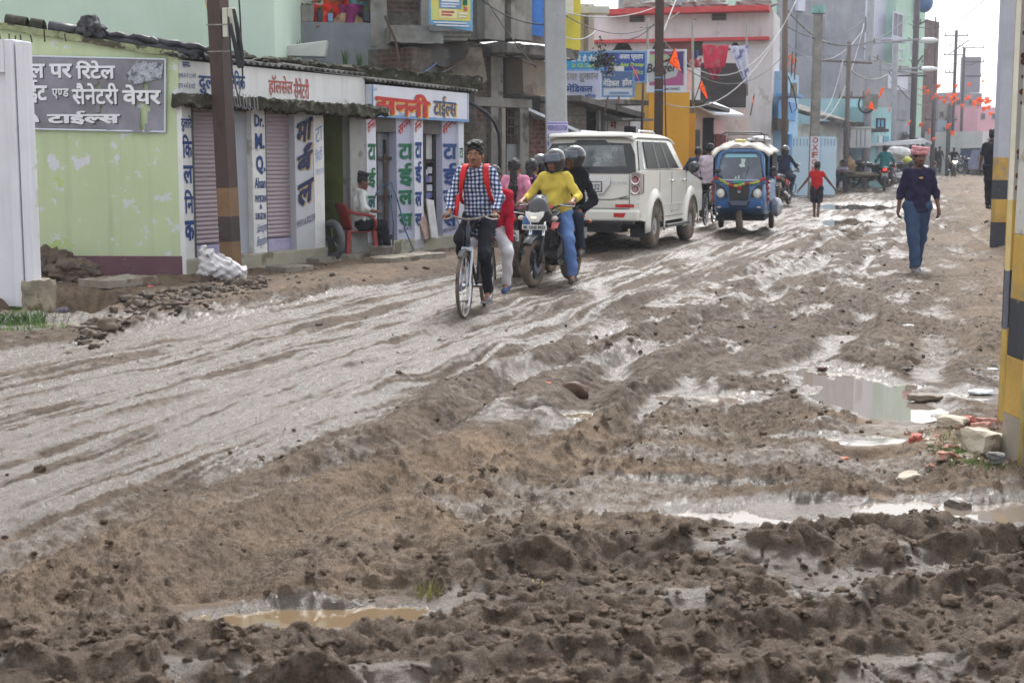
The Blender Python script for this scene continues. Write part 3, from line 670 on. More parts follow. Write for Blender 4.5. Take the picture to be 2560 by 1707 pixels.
# lettering of the clinic
K.text('दुलारे',C_blue,452,288,478,330,-.034,.035,parent=K.o); K.text('िक',C_blue,456,336,480,396,-.034,.04); K.text('ल',C_blue,458,414,482,460,-.034,.045); K.text('िन',C_blue,461,474,484,534,-.034,.04); K.text('क',C_blue,462,552,486,602,-.034,.05)
K.text('ड',C_redf,470,648,479,662,-.034,.02)
for s,a,b,c,d,bo in (('Dr.',636,287,659,318,.05),('M.',638,334,661,373,.06),('Q.',640,389,663,436,.06),('Ahsan',637,444,664,471,.03),('PHYSICIAN',638,488,665,506,.015),('&',649,511,656,523,.03),('SURGEON',639,532,665,549,.02)):
    K.text(s,C_blue,a,b,c,d,-.034,bo)
K.text('Sahebganj',C_blue,641,560,666,590,-.034,.0,.2,arc=.2); K.text('Bhagalpur',C_blue,641,592,667,624,-.034,.0,.2,arc=.2)
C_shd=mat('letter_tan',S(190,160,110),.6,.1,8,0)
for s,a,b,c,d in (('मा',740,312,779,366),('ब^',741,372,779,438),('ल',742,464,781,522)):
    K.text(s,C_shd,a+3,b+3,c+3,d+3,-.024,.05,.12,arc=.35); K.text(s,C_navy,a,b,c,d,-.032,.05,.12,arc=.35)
K.text('9931630239',C_navy,742,552,788,570,-.03,.0,.1,arc=.25); K.text('टा',C_ltblue,789,324,806,360,-.034,0,arc=.4); K.text('िमटी',C_ltblue,789,376,806,408,-.034,0,arc=.4); K.text('53039773',C_ltblue,789,424,810,438,-.034,-.01,arc=.1)
K.text('समय-',C_blue,456,155,476,170,.014,.01); K.text('सुबह-8 से 12 बजे',C_blue,446,181,490,199,.014,.0); K.text('शाम 4 से 8 बजे',C_blue,446,205,488,222,.014,.0)
K.text('दुलारे',C_blue,497,178,556,236,.014,.035); K.text('िक{ल}िनक',C_blue,560,176,613,224,.014,.03)
K.text('हॉलसेल',C_redf,672,190,732,241,.014,.02); K.text('सैनेटरी',C_redf,735,196,773,248,.014,.02)
# hooks of bent wire on the fascia
hk=MB()
for i,u in enumerate((583,590,597,606,613,622,633,641)):
    a=K.h(u,228+2*i,-.45);b=K.h(u+3,262+2*i,-.45); hk.tube([(a[0],-.46,a[1]),(b[0],-.46,b[1]),(b[0]-.03,-.46,b[1]-.02),(b[0]-.05,-.46,b[1]+.02)],.006,5)
hk.build('wire_hooks',C_wirel,K.o)

# ---------------- tile shop
T=Wall('tile_shop',917,21.95,1160,24.6,'narrow tile shop with a white signboard in red and blue lettering above three painted pillars','shop')
tp_=T.h(1060,598)[1]; xT=T.len
zt0=T.h(917,290)[1]; zt1=T.h(1159,304)[1]
MB().box((-.02,-.04,-.15),(xT,3.5,.26)).build('plinth',C_plinth,T.o,bevel=.02)
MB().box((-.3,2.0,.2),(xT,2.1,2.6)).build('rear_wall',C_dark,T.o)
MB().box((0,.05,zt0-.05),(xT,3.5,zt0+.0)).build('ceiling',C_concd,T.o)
MB().box((xT-.1,.05,.2),(xT,3.5,2.6)).build('side_wall',C_brickd,T.o)
Pg=[T.panel('pillar',C_flexw,918,292,941,604,-.03,.25,z=(.26,None)),T.panel('pillar',C_flexb,992,292,1036,600,.02,.28,z=(.24,None)),T.panel('pillar',C_flexw,1036,292,1058,620,-.04,.28,z=(.1,None)),T.panel('pillar',C_flexb,1106,296,1147,592,.02,.25,z=(.26,None)),T.panel('pillar',C_flexw,1147,296,1160,594,-.03,.25,z=(.2,None))]
dg=T.panel('door',mat('door_glass',S(120,124,135),.25,.25,2,.05,5,stain=S(160,165,175),sth=.55,ssc=3,sw=.2),941,292,993,598,.16,.18,z=(.26,None))
dfm=MB()
for a in ((941,292,944,598),(941,392,993,400),(941,488,993,497),(988,292,993,598),(964,350,968,598),(941,588,993,598)):
    x0,z0,x1,z1=T.rect(*a,.12); dfm.box((x0,.11,z0),(x1,.155,z1))
dfm.build('frame',mat('door_frame_dark',(.03,.025,.025),.5,0,1,0),dg)
dd=T.panel('door',mat('door_dark_glass',(.03,.03,.04),.2,0,1,0),1058,296,1107,600,.20,.22,z=(.26,None))
dfm=MB()
for a in ((1058,318,1064,600),(1083,318,1091,600),(1101,318,1107,600),(1058,398,1107,408)):
    x0,z0,x1,z1=T.rect(*a,.15); dfm.box((x0,.14,z0),(x1,.195,z1))
dfm.build('frame',mat('door_frame_dark',(.03,.025,.025),.5,0,1,0),dd)
T.panel('curtain',mat('curtain_white',S(200,200,200),.8,.1,3,.1,8),1066,322,1083,402,.17,.18,parent=dd)
tm=[mat('tile_sample_a',S(205,210,222),.3,.1,4,0),mat('tile_sample_b',S(120,125,180),.3,.3,9,0),mat('tile_sample_c',S(170,165,190),.3,.3,12,0)]
for i,a in enumerate(((1070,418,1090,434),(1062,440,1076,456),(1072,440,1092,456),(1068,462,1090,478),(1064,482,1080,496),(1078,482,1092,492),(1062,424,1069,438),(1074,500,1090,512))):
    T.panel('tile_sample',tm[i%3],*a,.17,.19,parent=dd)
# sign
SB=empty('shop_signboard',T.A,T.rz,'long white flex signboard over the tile shop with big red and blue lettering','signboard')
x0=T.h(917,250)[0];x1=T.h(1159,250)[0]; za,zb_=T.h(917,290,-.1)[1],T.h(1159,304,-.1)[1]; zc,zd=T.h(917,210,-.1)[1],T.h(1159,233,-.1)[1]
mb=MB(); mb.hexa([(x0,-.10,za),(x1,-.10,zb_),(x1,.04,zb_),(x0,.04,za),(x0,-.10,zc),(x1,-.10,zd),(x1,.04,zd),(x0,.04,zc)]); mb.build('face',C_flexw,SB)
bd=MB(); e=.02
bd.hexa([(x0,-.105,za-.01),(x1,-.105,zb_-.01),(x1,-.09,zb_-.01),(x0,-.09,za-.01),(x0,-.105,za+.035),(x1,-.105,zb_+.035),(x1,-.09,zb_+.035),(x0,-.09,za+.035)])
bd.box((x0,-.106,za),(x0+e,-.09,zc)); bd.box((x1-e*2.5,-.106,zb_),(x1-e*1.5,-.09,zd)); bd.build('border',C_ltblue,SB)
def sbt(s,u0,v0,u1,v1,m,b,y,arc=-.02): 
    a0=T.h(u0,v1,y);a1=T.h(u1,v1,y);b0=T.h(u0,v0,y); d=V((a1[0]-a0[0],0,0)); lettering(s,m,SB,(a0[0],y,a0[1]),(1,0,0),(0,0,1),a1[0]-a0[0],b0[1]-a0[1],b,off=0,arc=arc)
sbt('स{न}नी',942,228,1078,287,C_yel,.07,-.108); sbt('स{न}नी',939,224,1075,284,C_red,.055,-.114)
sbt('टाई{ल}स',1088,241,1144,295,C_yel,.03,-.108); sbt('टाई{ल}स',1085,238,1141,292,mat('sign_dull_blue',S(60,80,120),.6,.1,8,0),.03,-.114)
sbt('BALAMCHAK',918,216,944,225,C_ltblue,.0,-.108); sbt('9304247576',997,283,1030,288,C_ltblue,0,-.108)
MB().hexa([(x0,.04,zc-.7),(x1,.04,zd-.7),(x1,3.5,zd-.7),(x0,3.5,zc-.7),(x0,.04,zc),(x1,.04,zd),(x1,3.5,zd+.3),(x0,3.5,zc+.3)]).build('upper_wall',C_concd,T.o)
corrug('roof',C_asb,T.o,x0-.05,x1+.25,zc+.06,zd+.05,-.14,3.5,.45,.45)
for (P,u0,u1,cs,ms,y) in ((0,920,939,'g',C_green,-.034),(1,997,1032,'G',C_green,.014),(2,1038,1054,'b',C_blue,-.044),(3,1108,1142,'B',C_blue,.014)):
    sc=u1-u0; T.text('स{न}नी',C_red,u0-2,298 if y<0 else 308,u1,336 if y<0 else 342,y,.02,.1,arc=.5)
    ys=[(360,398),(408,466),(476,512),(534,566)] if P in(1,3) else ([(360,400),(420,470),(490,520),(538,568)] if P==0 else [(356,396),(404,458),(480,516),(534,566)])
    for t,(a,b) in zip(('टा','ई','ल','स'),ys): T.text(t,ms,u0,a,u1,b,y,.055)
    if P in (1,3): T.text('9632247576' if P==1 else '9931630239',C_navy,u0,572,u1+4,584,y,0,arc=.15)
for t,(a,b) in zip(('टा','ई','ल'),((370,395),(408,440),(455,480))): T.text(t,C_green,1149,a,1158,b,-.034,.02)

# ---------------- tall mint house behind
Mh=Wall('mint_house',-500,24.5,693,24,'tall plain pale mint house rising behind the shop roofs','house')
MB().box((Mh.h(-500,300)[0],0,0),(Mh.len,5,7.5)).build('wall',C_mint,Mh.o)
# ---------------- unfinished concrete and brick house with terrace
U=Wall('terrace_house',690,26,1010,26.5,'half finished grey concrete house with brick terrace and open parapet','house')
xp=U.h(965,100)[0]; zp=U.h(800,56)[1]; 
C_par=mat('parapet_plaster',S(140,146,152),.9,.12,1.2,.3,15,stain=S(120,122,126),sth=.5,ssc=.9,streak=.35,sw=.2)
mb=MB(); zq=U.h(1040,170)[1]; xq=U.h(1042,170)[0]; zk=U.h(965,118)[1]
mb.prism([(-.1,0),(xq,0),(xq,zq),(xp,zk),(xp,zp),(-.1,zp)],lambda a,b:(a,0,b),lambda a,b:(a,.18,b)); mb.build('parapet',C_par,U.o)
MB().box((-.1,.18,zp-.35),(xp,3,zp-.25)).build('terrace_slab',C_conc,U.o)
MB().box((-.3,2.4,0),(xp+2.2,2.6,8)).build('brick_wall',C_brickr,U.o)
MB().box((U.h(926,30)[0],-.02,zk),(xp+.02,.35,8)).build('column',C_conc,U.o)
MB().box((xp+.02,.5,zp-.5),(U.h(1072,30)[0],.6,8)).build('brick_panel',C_brickd,U.o)
MB().box((U.h(1055,30)[0],.1,zp-.1),(U.h(1078,30)[0],.45,8)).build('column',C_conc,U.o)
# overhanging slab with stepped brackets
z1_=U.h(1000,65,-.7)[1]; z2_=U.h(1000,108,-.7)[1]
rough_block('balcony_slab',C_conc,U.o,xp-.02,U.h(1090,80)[0],-.8,.5,z2_,z1_,.02,(20,10,6),21)
for k,(a,b,zc_) in enumerate(((1072,1182,72),(1080,1178,82),(1088,1172,92))):
    xa,zA=U.h(a,zc_-10,-.8); xb,_=U.h(b,zc_,-.8); MB().box((xa,-.85+.08*k,U.h(a,zc_+8,-.8)[1]),(xb,.4,zA)).build('cornice_step',C_conc,U.o,bevel=.02)
MB().prism([(U.h(975,108)[0],z2_),(U.h(1170,100)[0],z2_),(U.h(1150,130)[0],z2_-.25),(U.h(1100,150)[0],z2_-.4),(U.h(1010,118)[0],z2_-.12)],lambda a,b:(a,-.4,b),lambda a,b:(a,-.2,b)).build('bracket',C_concd,U.o)
MB().box((xq-.2,.2,0),(U.h(1190,30)[0],2.6,zp-.3)).build('lower_wall',C_brickd,U.o)
# sloping stair soffit
mb=MB(); q=[U.h(985,128,.1),U.h(1060,100,.1),U.h(1200,215,.1),U.h(1160,215,.1)]
mb.prism([q[0],U.h(1200,120,.1),U.h(1215,200,.1),q[2],q[3],U.h(1100,190,.1)],lambda a,b:(a,-.02,b),lambda a,b:(a,.19,b)); mb.build('stair_soffit',mat('soffit_plaster',S(140,130,118),.9,.15,2,.4,15,stain=S(110,98,88),sth=.55,ssc=1.5),U.o)
# dark mossy ledge behind the shop roofs
rough_block('rear_ledge',C_moss,U.o,U.h(810,160)[0],U.h(1165,200)[0],-1.6,-.1,U.h(900,200,-1.)[1],U.h(900,168,-1.)[1],.05,(60,12,8),31,slope=-.07)
a=U.h(962,40,-1);b=U.h(1004,165,-1); MB().tube([(a[0],-1,a[1]),(b[0]-.1,-1,(a[1]+b[1])/2),(b[0],-1,b[1]-.3)],.025,6).build('leaning_rod',C_rust,U.o)
# ad banner on the terrace corner
Ab=Wall('advert_banner',1073,25.3,1180,25.6,'blue and yellow advertising banner hung on the terrace corner','banner')
q=[Ab.h(1073,61),Ab.h(1180,79),Ab.h(1182,-60),Ab.h(1073,-60)]
mb=MB(); mb.prism(q,lambda a,b:(a,-.02,b),lambda a,b:(a,.02,b)); mb.build('sheet',mat('ad_blue',S(110,170,215),.5,.1,2,0,stain=S(150,200,225),sth=.5,ssc=2,sw=.2),Ab.o)
Ab.panel('yellow_field',mat('ad_yellow',S(225,215,110),.5,.1,3,0,stain=S(170,205,150),sth=.5,ssc=3,sw=.2),1078,-30,1176,52,-.03,-.022); Ab.panel('text_box',mat('ad_cream',S(235,225,170),.5,.05,3,0),1098,24,1142,46,-.04,-.031); Ab.panel('text_box',C_ltblue,1098,-20,1154,22,-.04,-.031)
for i,(u0,v0,u1,v1,m_) in enumerate(((1104,-12,1148,-4,C_wht),(1104,0,1148,5,C_wht),(1103,9,1148,12,C_wht),(1103,15,1140,18,C_wht),(1104,28,1136,33,C_redf),(1104,36,1130,40,C_redf),(1148,33,1170,37,C_wht),(1148,41,1166,44,C_wht),(1084,56,1166,59,C_wht),(1092,63,1172,66,C_wht),(1158,-20,1168,14,C_green),(1160,18,1168,28,C_redf))): Ab.panel('print_block',m_,u0,v0,u1,v1,-.048,-.0415 if u0<1140 and v0<50 and u0>1090 else -.031)
# potted plants and people on the terrace
def toW(W,u,v,y): a=W.h(u,v,y); return W.A+W.d*a[0]-W.n*y+V((0,0,a[1]))
C_leaf=mat('leaf_green',(.06,.12,.03),.7,.4,6,0)
def tuft(name,c,r,h,n,m,label,cat,group=None,kind=None,seed=0,w=.012,parent=None,lean=.5):
    rr=random.Random(seed); mb=MB()
    for i in range(n):
        a=rr.uniform(0,2*PI); d=r*rr.random()**.5; b=V((math.cos(a)*d,math.sin(a)*d,0)); t=b+V((rr.uniform(-1,1)*h*lean,rr.uniform(-1,1)*h*lean,h*rr.uniform(.5,1))); s=V((rr.uniform(-1,1),rr.uniform(-1,1),0)).normalized()*w
        md=b.lerp(t,.55)+V((0,0,h*.12)); mb.add([b-s,b+s,md+s*.8,md-s*.8,t],[(0,1,2,3),(3,2,4)])
    o=mb.build(name,m,parent,loc=c); return tag(o,label,cat,group,kind)
pots=[(768,14,788-20,'pale concrete flower tub on the grey terrace parapet','concrete',34,40),(800,30,0,'dark square flower pot in front of the orange sari on the parapet','dark',15,26),(825,34,0,'small light blue flower pot on the parapet beside the dark one','blue',13,20),(915,30,0,'dark grey flower pot at the right end of the parapet','dark2',16,26)]
for u,vt,_,lab,kk,wpx,hpx in pots:
    c=toW(U,u,56,.09); s=26/FPX; w=wpx*s; h=hpx*s; mt={'concrete':C_conc,'dark':mat('pot_dark',S(60,62,75),.6,.1),'dark2':mat('pot_dark',S(60,62,75),.6,.1),'blue':mat('pot_blue',S(130,165,210),.6,.1)}[kk]
    e=empty('flower_pot',c,U.rz,lab,'flower pot','flower pots on the terrace parapet'); m1=MB(); 
    m1.hexa([(-w*.42,-.08,0),(w*.42,-.08,0),(w*.42,.08,0),(-w*.42,.08,0),(-w*.5,-.1,h),(w*.5,-.1,h),(w*.5,.1,h),(-w*.5,.1,h)]); m1.build('pot',mt,e,bevel=.01)
    MB().box((-w*.46,-.09,h-.01),(w*.46,.09,h+.004)).build('soil',mat('soil',(.05,.035,.02),.9),e)
    tuft('foliage',(0,0,h),w*.4,.12 if kk!='concrete' else .05,30,C_leaf,None,None,parent=e,seed=int(u))
o=lump('burlap_heap',toW(U,868,57,.3),(.30,.15,.17),mat('burlap',S(190,160,125),.9,.3,9,.8,30),'low heap of brown burlap sacking on the terrace parapet','sacking',seed=8,amp=.3)
# ============================================================ BACKGROUND STREET
def simple_bld(name,uA,YA,uB,YB,vt,label,cat,m,depth=6,slab=None,ztop=None,z0=-.2,group=None,vr=None):
    W=Wall(name,uA,YA,uB,YB,label,cat,group); zt=ztop if ztop else W.h((uA+uB)/2,vt)[1]; W.zt=zt
    MB().box((0,0,z0),(W.len,depth,zt)).build('wall',m,W.o)
    if slab: MB().box((-.15,-.2,zt),(W.len+.15,depth+.1,zt+.14)).build('roof',slab,W.o)
    return W
def window(W,u0,v0,u1,v1,mf,mp,y=0.,name='window'):
    x0,z0,x1,z1=W.rect(u0,v0,u1,v1,y); f=MB(); t=min(.09,(x1-x0)*.12)
    f.box((x0,y-.05,z0),(x0+t,y-.003,z1)); f.box((x1-t,y-.05,z0),(x1,y-.003,z1)); f.box((x0+t,y-.05,z0),(x1-t,y-.003,z0+t)); f.box((x0+t,y-.05,z1-t),(x1-t,y-.003,z1)); f.box(((x0+x1)/2-t/3,y-.04,z0+t),((x0+x1)/2+t/3,y-.003,z1-t))
    o=f.build(name,mf,W.o); MB().box((x0+t,y-.012,z0+t),(x1-t,y-.004,z1-t)).build('pane',mp,o); return o
C_pane=mat('pane_dark',(.03,.035,.04),.15,0,1,0); C_yb=mat('yellow_wall',S(238,220,80),.85,.1,2,.2,15,streak=.15); C_bl=mat('blue_paint',S(110,165,220),.7,.12,3,.1,15)
C_wallw=mat('white_wall_far',S(222,218,222),.85,.08,1.5,.2,15,streak=.3,stain=S(190,185,182),sth=.6,ssc=1); C_redb=mat('red_trim',S(205,75,78),.7,.12,3,.1,10)
C_gry=mat('render_grey',S(165,168,178),.9,.12,.8,.3,8,stain=S(138,140,150),sth=.5,ssc=.35,streak=.35,sw=.2); C_gry2=mat('render_grey2',S(150,152,162),.9,.15,.8,.3,8,stain=S(120,122,130),sth=.5,ssc=.5,streak=.4,sw=.2)
C_lav=mat('lavender_wall',S(220,222,240),.85,.05,1,.1,8,streak=.15); C_mint2=mat('mint_wall_far',S(190,225,210),.85,.08,1,.1,8,streak=.3); C_cyan=mat('cyan_wall',S(165,205,212),.85,.1,1,.2,8,streak=.4,stain=S(140,160,160),sth=.6,ssc=1)
C_brkf=mat('brick_far',S(120,100,102),.9,.15,2,.2,8,stain=S(98,84,86),sth=.5,ssc=.8); C_orange=mat('ochre_paint',S(218,160,55),.75,.05,1.2,.1,12,stain=S(200,145,50),sth=.6,ssc=1)
C_pink=mat('pink_wall',S(225,175,190),.85,.08,1,.1,8)
# --- brick & concrete stair building behind the tile shop
B=Wall('brick_house',1165,27,1400,29.5,'unfinished brick and grey concrete building with a grille door beside the tile shop','building')
def bz(v,u=1280,y=0): return B.h(u,v,y)[1]
z1=bz(130,1150); MB().box((B.h(1030,300)[0],0,-.2),(B.h(1232,300)[0],5,z1)).build('brick_wall',C_brickd,B.o)
B.panel('column',C_conc,1228,120,1258,500,-.08,.3,z=(-.2,None)); B.panel('beam',C_conc,1185,246,1330,268,-.12,.3); B.panel('pillar',mat('yellowed_post',S(165,160,145),.9,.2,2,.4,15,streak=.4),1255,270,1264,500,-.15,0,z=(-.2,None))
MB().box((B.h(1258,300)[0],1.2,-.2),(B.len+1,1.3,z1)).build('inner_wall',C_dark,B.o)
B.panel('column',C_conc,1300,268,1322,500,-.08,.3,z=(-.2,None)); B.panel('brick_panel',C_brickr,1322,300,1400,520,-.02,.2,z=(-.2,None))
# door with grille
dr=B.panel('door',mat('door_grey_sheet',S(140,145,150),.6,.1,2,.1,10),1267,360,1299,520,.0,.04,z=(-.1,None)); gm=MB()
x0,z0,x1,z1g=B.rect(1266,275,1300,360,.02)
for k in range(5): gm.box((x0+(x1-x0)*k/4-.01,.0,z0),(x0+(x1-x0)*k/4+.01,.02,z1g))
for k in range(5): gm.box((x0,-.008,z0+(z1g-z0)*k/4-.01),(x1,.012,z0+(z1g-z0)*k/4+.01))
for k in range(6): gm.tube([(x0+(x1-x0)*k/5,.0,z0),(x0+(x1-x0)*min(1,(k+1)/5),.0,z0+(z1g-z0)*.22)],.008,4); gm.tube([(x0+(x1-x0)*min(1,(k+1)/5),.0,z0),(x0+(x1-x0)*k/5,.0,z0+(z1g-z0)*.22)],.008,4)
gm.build('grille',C_rust,dr)
rough_block('floor_slab',C_concd,B.o,B.h(1170,110)[0],B.h(1352,110)[0],-.9,1.5,bz(130,1250,-.9),bz(104,1250,-.9),.03,(40,12,6),41)
B.panel('round_beam',C_conc,1255,130,1340,143,-.5,-.3,bevel=.03)
mb=MB(); mb.prism([B.h(1258,148),B.h(1348,160),B.h(1318,242),B.h(1262,236)],lambda a,b:(a,-.45,b),lambda a,b:(a,-.05,b)); mb.build('stair_soffit',mat('soffit_plaster',S(140,130,118),.9,.15,2,.4,15),B.o)
for k,(a,b) in enumerate(((1165,1200),(1213,1262),(1278,1330))): B.panel('column',C_conc if k else C_concd,a,-60,b,100,-.1-.2*(k>0),.3)
B.panel('upper_brick',C_brickd,1140,-60,1400,100,.35,.5); B.panel('blue_curtain',mat('blue_cloth',S(60,120,200),.8,.25,4,.2,10),1325,-40,1360,90,.1,.14); B.panel('blue_curtain',mat('blue_cloth',S(60,120,200),.8,.25,4,.2,10),1270,-30,1285,30,.1,.14)
B.panel('plank',C_bl,1218,-40,1224,55,-.25,-.2)
MB().box((B.h(1040,300)[0],.5,z1),(B.len,5,z1+.1)).build('slab',C_conc,B.o)
# black drain pipe
pts=[toW(B,u,v,-.35) for u,v in ((1160,250),(1185,262),(1215,282),(1236,306),(1248,335),(1251,380),(1249,430),(1247,500))]; tag(MB().tube(pts,.035,8).build('drain_pipe',mat('pipe_black',(.05,.05,.06),.4,.1),None,smooth=True),'curved black plastic pipe leading down beside the brick house column','pipe')
# lean-to awning right of the brick house
q=[toW(B,1322,270,-.5),toW(B,1322,277,-.5),toW(B,1475,345,-.5),toW(B,1475,337,-.5)]; mb=MB(); back=V((.1,1.2,-.10)); mb.hexa([q[1],q[2],q[2]+back,q[1]+back,q[0],q[3],q[3]+back,q[0]+back]); tag(mb.build('tin_awning',mat('tin_light',S(200,205,215),.5,.15,2,.1,10),None),'pale sloping tin awning behind the concrete pole','awning')
# --- blue pillar + yellow house
Y_=Wall('yellow_house',1396,38,1452,38,'bright yellow house with a white balcony grille and blue pillar','house')
Y_.panel('wall',C_yb,1411,-120,1452,126,0,4); Y_.panel('pillar',C_bl,1396,-120,1412,172,-.3,.1)
x0,z0,x1,z1=Y_.rect(1408,-10,1432,36,-.4); gm=MB()
for k in range(7): gm.box((x0+(x1-x0)*k/6-.012,-.42,z0),(x0+(x1-x0)*k/6+.012,-.4,z1))
for k in range(4): gm.box((x0,-.425,z0+(z1-z0)*k/3-.012),(x1,-.405,z0+(z1-z0)*k/3+.012))
gm.build('balcony_grille',C_wht,Y_.o)
Wc=simple_bld('white_house',1450,40,1483,40,10,'narrow white house strip with a patterned column beside the yellow house','house',C_wallw,4)
Wc.panel('column',C_conc,1462,14,1471,130,-.1,-.005); Wc.panel('eave',mat('tin_light',S(200,205,215),.5,.15,2,.1,10),1452,16,1524,33,-.8,-.2)
# --- white building with red bands
Rd=Wall('red_banded_building',1483,49.5,1926,48,'long white two storey building with red roof band and vent holes','building')
zt=Rd.h(1700,33)[1]; MB().box((0,0,-.2),(Rd.len,3,zt)).build('wall',C_wallw,Rd.o)
a,b=Rd.h(1522,22)[0],Rd.h(1926,10)[0]; MB().box((a,-.7,Rd.h(1700,32,-.7)[1]),(b,3,Rd.h(1700,18,-.7)[1])).build('roof_band',C_redb,Rd.o); MB().box((Rd.h(1482,95)[0],-.35,Rd.h(1700,104,-.35)[1]),(b,0-.003,Rd.h(1700,96,-.35)[1])).build('floor_band',C_redb,Rd.o)
for (u0,v0,u1,v1) in ((1574,39,1611,56),(1780,35,1816,52)):
    x0,z0,x1,z1=Rd.rect(u0,v0,u1,v1,0); f=MB().box((x0,-.03,z0),(x1,-.004,z1)).build('vent',C_dark,Rd.o); g_=MB()
    for r in range(3):
        for c in range(7):
            cx=x0+(c+.5)*(x1-x0)/7; cz=z0+(r+.5)*(z1-z0)/3; s=(x1-x0)/18; g_.add([(cx-s,-.045,cz),(cx,-.045,cz-s),(cx+s,-.045,cz),(cx,-.045,cz+s)],[(0,1,2,3)])
    g_.build('lattice',C_conc,f)
for (u0,u1) in ((1532,1582),(1628,1668),(1820,1856)):
    q=[Rd.h(u0,126),Rd.h(u1,126),Rd.h(u1-14,107),Rd.h(u0+14,107)]; MB().prism(q,lambda a,b:(a,-.02,b),lambda a,b:(a,-.004,b)).build('arch_opening',C_dark,Rd.o)
Rd.panel('recess',mat('brown_red_wall',S(140,88,82),.85,.15,2,0),1664,106,1730,200,-.05,-.004); Rd.panel('window',C_pane,1650,106,1663,124,-.04,-.004); Rd.panel('window',C_pane,1730,104,1757,140,-.04,-.004)
# roof clutter
mb=MB(); rr=random.Random(5)
for i in range(16):
    u=rr.uniform(1560,1900); x,z=Rd.h(u,14,0); mb.ell((x,.3,zt+.25),(rr.uniform(.2,.6),.3,rr.uniform(.1,.28)),8,6,jit=.3,seed=i)
mb.build('roof_clutter',C_conc,Rd.o)
for u in (1543,1548): p=toW(Rd,u,30,.5); 
Ub=simple_bld('rear_block',1545,62,1810,60,-40,'bare concrete block with brick infill standing behind the red banded roof','building',C_gry,6); Ub.panel('brick_panel',C_brickr,1655,-40,1680,14,-.05,-.004)
# --- signboards
def board(name,uA,uB,Y,v0,v1,label,m,edge=None,YB=None,cat='signboard'):
    W=Wall(name,uA,Y,uB,YB or Y,label,cat); z0=W.h((uA+uB)/2,v1)[1];z1=W.h((uA+uB)/2,v0)[1]; MB().box((0,0,z0),(W.len,.08,z1)).build('face',m,W.o)
    if edge:
        t=.045; f=MB(); f.box((-.01,-.02,z1-t),(W.len+.01,-.002,z1)); f.box((-.01,-.02,z0),(W.len+.01,-.002,z0+t)); f.box((-.01,-.018,z0+t),(t,-.002,z1-t)); f.box((W.len-t,-.018,z0+t),(W.len+.01,-.002,z1-t)); f.build('frame',edge,W.o)
    return W
C_cy=mat('board_cyan',S(50,150,200),.5,.08,1,0); C_db=mat('board_blue',S(50,80,165),.5,.08,1,0); C_lg=mat('letter_lime',S(190,220,70),.6,.05,5,0); C_wh2=mat('board_white',S(215,222,235),.5,.08,2,0)
s=board('doctor_signboard',1398,1502,35.5,128,178,'cyan blue doctor signboard with white Hindi and lime English lines, left of the shrub',C_cy,C_ltblue)
s.text('डॉ. के. डी. चौधरी',C_wht,1428,137,1496,155,-.01,.03); s.text('Dr. K.D. Chaudhary',C_lg,1430,159,1500,172,-.01,.03); s.text('kar',C_lg,1402,160,1420,170,-.01,.03); s.text('कार',C_wht,1400,138,1422,152,-.01,.03)
s=board('doctor_signboard',1503,1614,35.8,128,208,'dark blue doctor signboard with Hindi and lime English lines beside the purple board',C_db,C_ltblue)
s.text('डॉ.',C_wht,1524,138,1540,152,-.01,.03); s.text('अजय पर्ताप'.replace('र्ता','्रता'),C_wht,1548,137,1608,153,-.01,.03); s.text('Dr. Ajay Pratap',C_lg,1528,157,1608,169,-.01,.03,.2); s.text('9431018522',C_lg,1575,178,1608,186,-.01,.0)
s=board('paint_signboard',1616,1712,35,124,232,'square purple and green paint shop board with black lettering on a grey lozenge',mat('board_green',S(190,205,165),.5,.05,1,0),C_wh2)
pu=mat('board_purple',S(178,90,145),.5,.08,1,0); dp=mat('board_violet',S(75,50,120),.5,.1,1,0)
s.panel('top_stripe',pu,1618,126,1710,136,-.012,-.002); MB().prism([s.h(1618,175),s.h(1618,214),s.h(1708,214),s.h(1708,150),s.h(1680,140),s.h(1640,190)],lambda a,b:(a,-.008,b),lambda a,b:(a,-.002,b)).build('purple_field',pu,s.o)
MB().prism([s.h(1672,138),s.h(1708,128),s.h(1708,186),s.h(1690,170)],lambda a,b:(a,-.016,b),lambda a,b:(a,-.009,b)).build('violet_field',dp,s.o)
MB().prism([s.h(1619,163),s.h(1640,150),s.h(1696,152),s.h(1700,165),s.h(1690,192),s.h(1645,204),s.h(1619,206)],lambda a,b:(a,-.026,b),lambda a,b:(a,-.017,b)).build('lozenge',mat('board_grey',S(185,187,190),.5,.05,1,0),s.o)
s.panel('bottom_strip',C_wh2,1616,215,1712,231,-.03,-.002); s.text('Berger',mat('letter_black',(.03,.03,.035),.5,0,1,0),1616,160,1690,190,-.032,.035,.12,arc=.05); s.text('Mob. 9334500872',C_concd,1662,219,1700,226,-.034,.01)
for k in range(3):
    q=[s.h(1648+k*7,158-k*1.5),s.h(1668+k*5,148-k*2),s.h(1670+k*5,150-k*2),s.h(1651+k*7,160-k*1.5)]; MB().prism(q,lambda a,b:(a,-.04,b),lambda a,b:(a,-.034,b)).build('logo_stroke',[C_red,C_green,mat('letter_black',(.03,.03,.035),.5,0,1,0)][k],s.o)
s=board('medical_banner',1404,1500,35.0,178,247,'washed out lilac medical store banner under the cyan doctor board',mat('banner_lilac',S(185,190,215),.5,.12,1.5,0,stain=S(150,165,205),sth=.55,ssc=1.5,sw=.2))
s.text('दवा दुकान',C_conc,1412,184,1496,206,-.01,.03); s.text('मेिडकल',C_blue,1416,210,1482,231,-.01,.04); s.text('हॉल',C_blue,1462,234,1490,247,-.01,.03)
s=board('medical_signboard',1503,1584,34.2,178,244,'white and blue medical hall signboard with white Hindi letters',C_wh2,C_ltblue); s.panel('blue_field',mat('board_dull_blue',S(85,115,165),.5,.08,1,0),1507,180,1581,219,-.022,-.003)
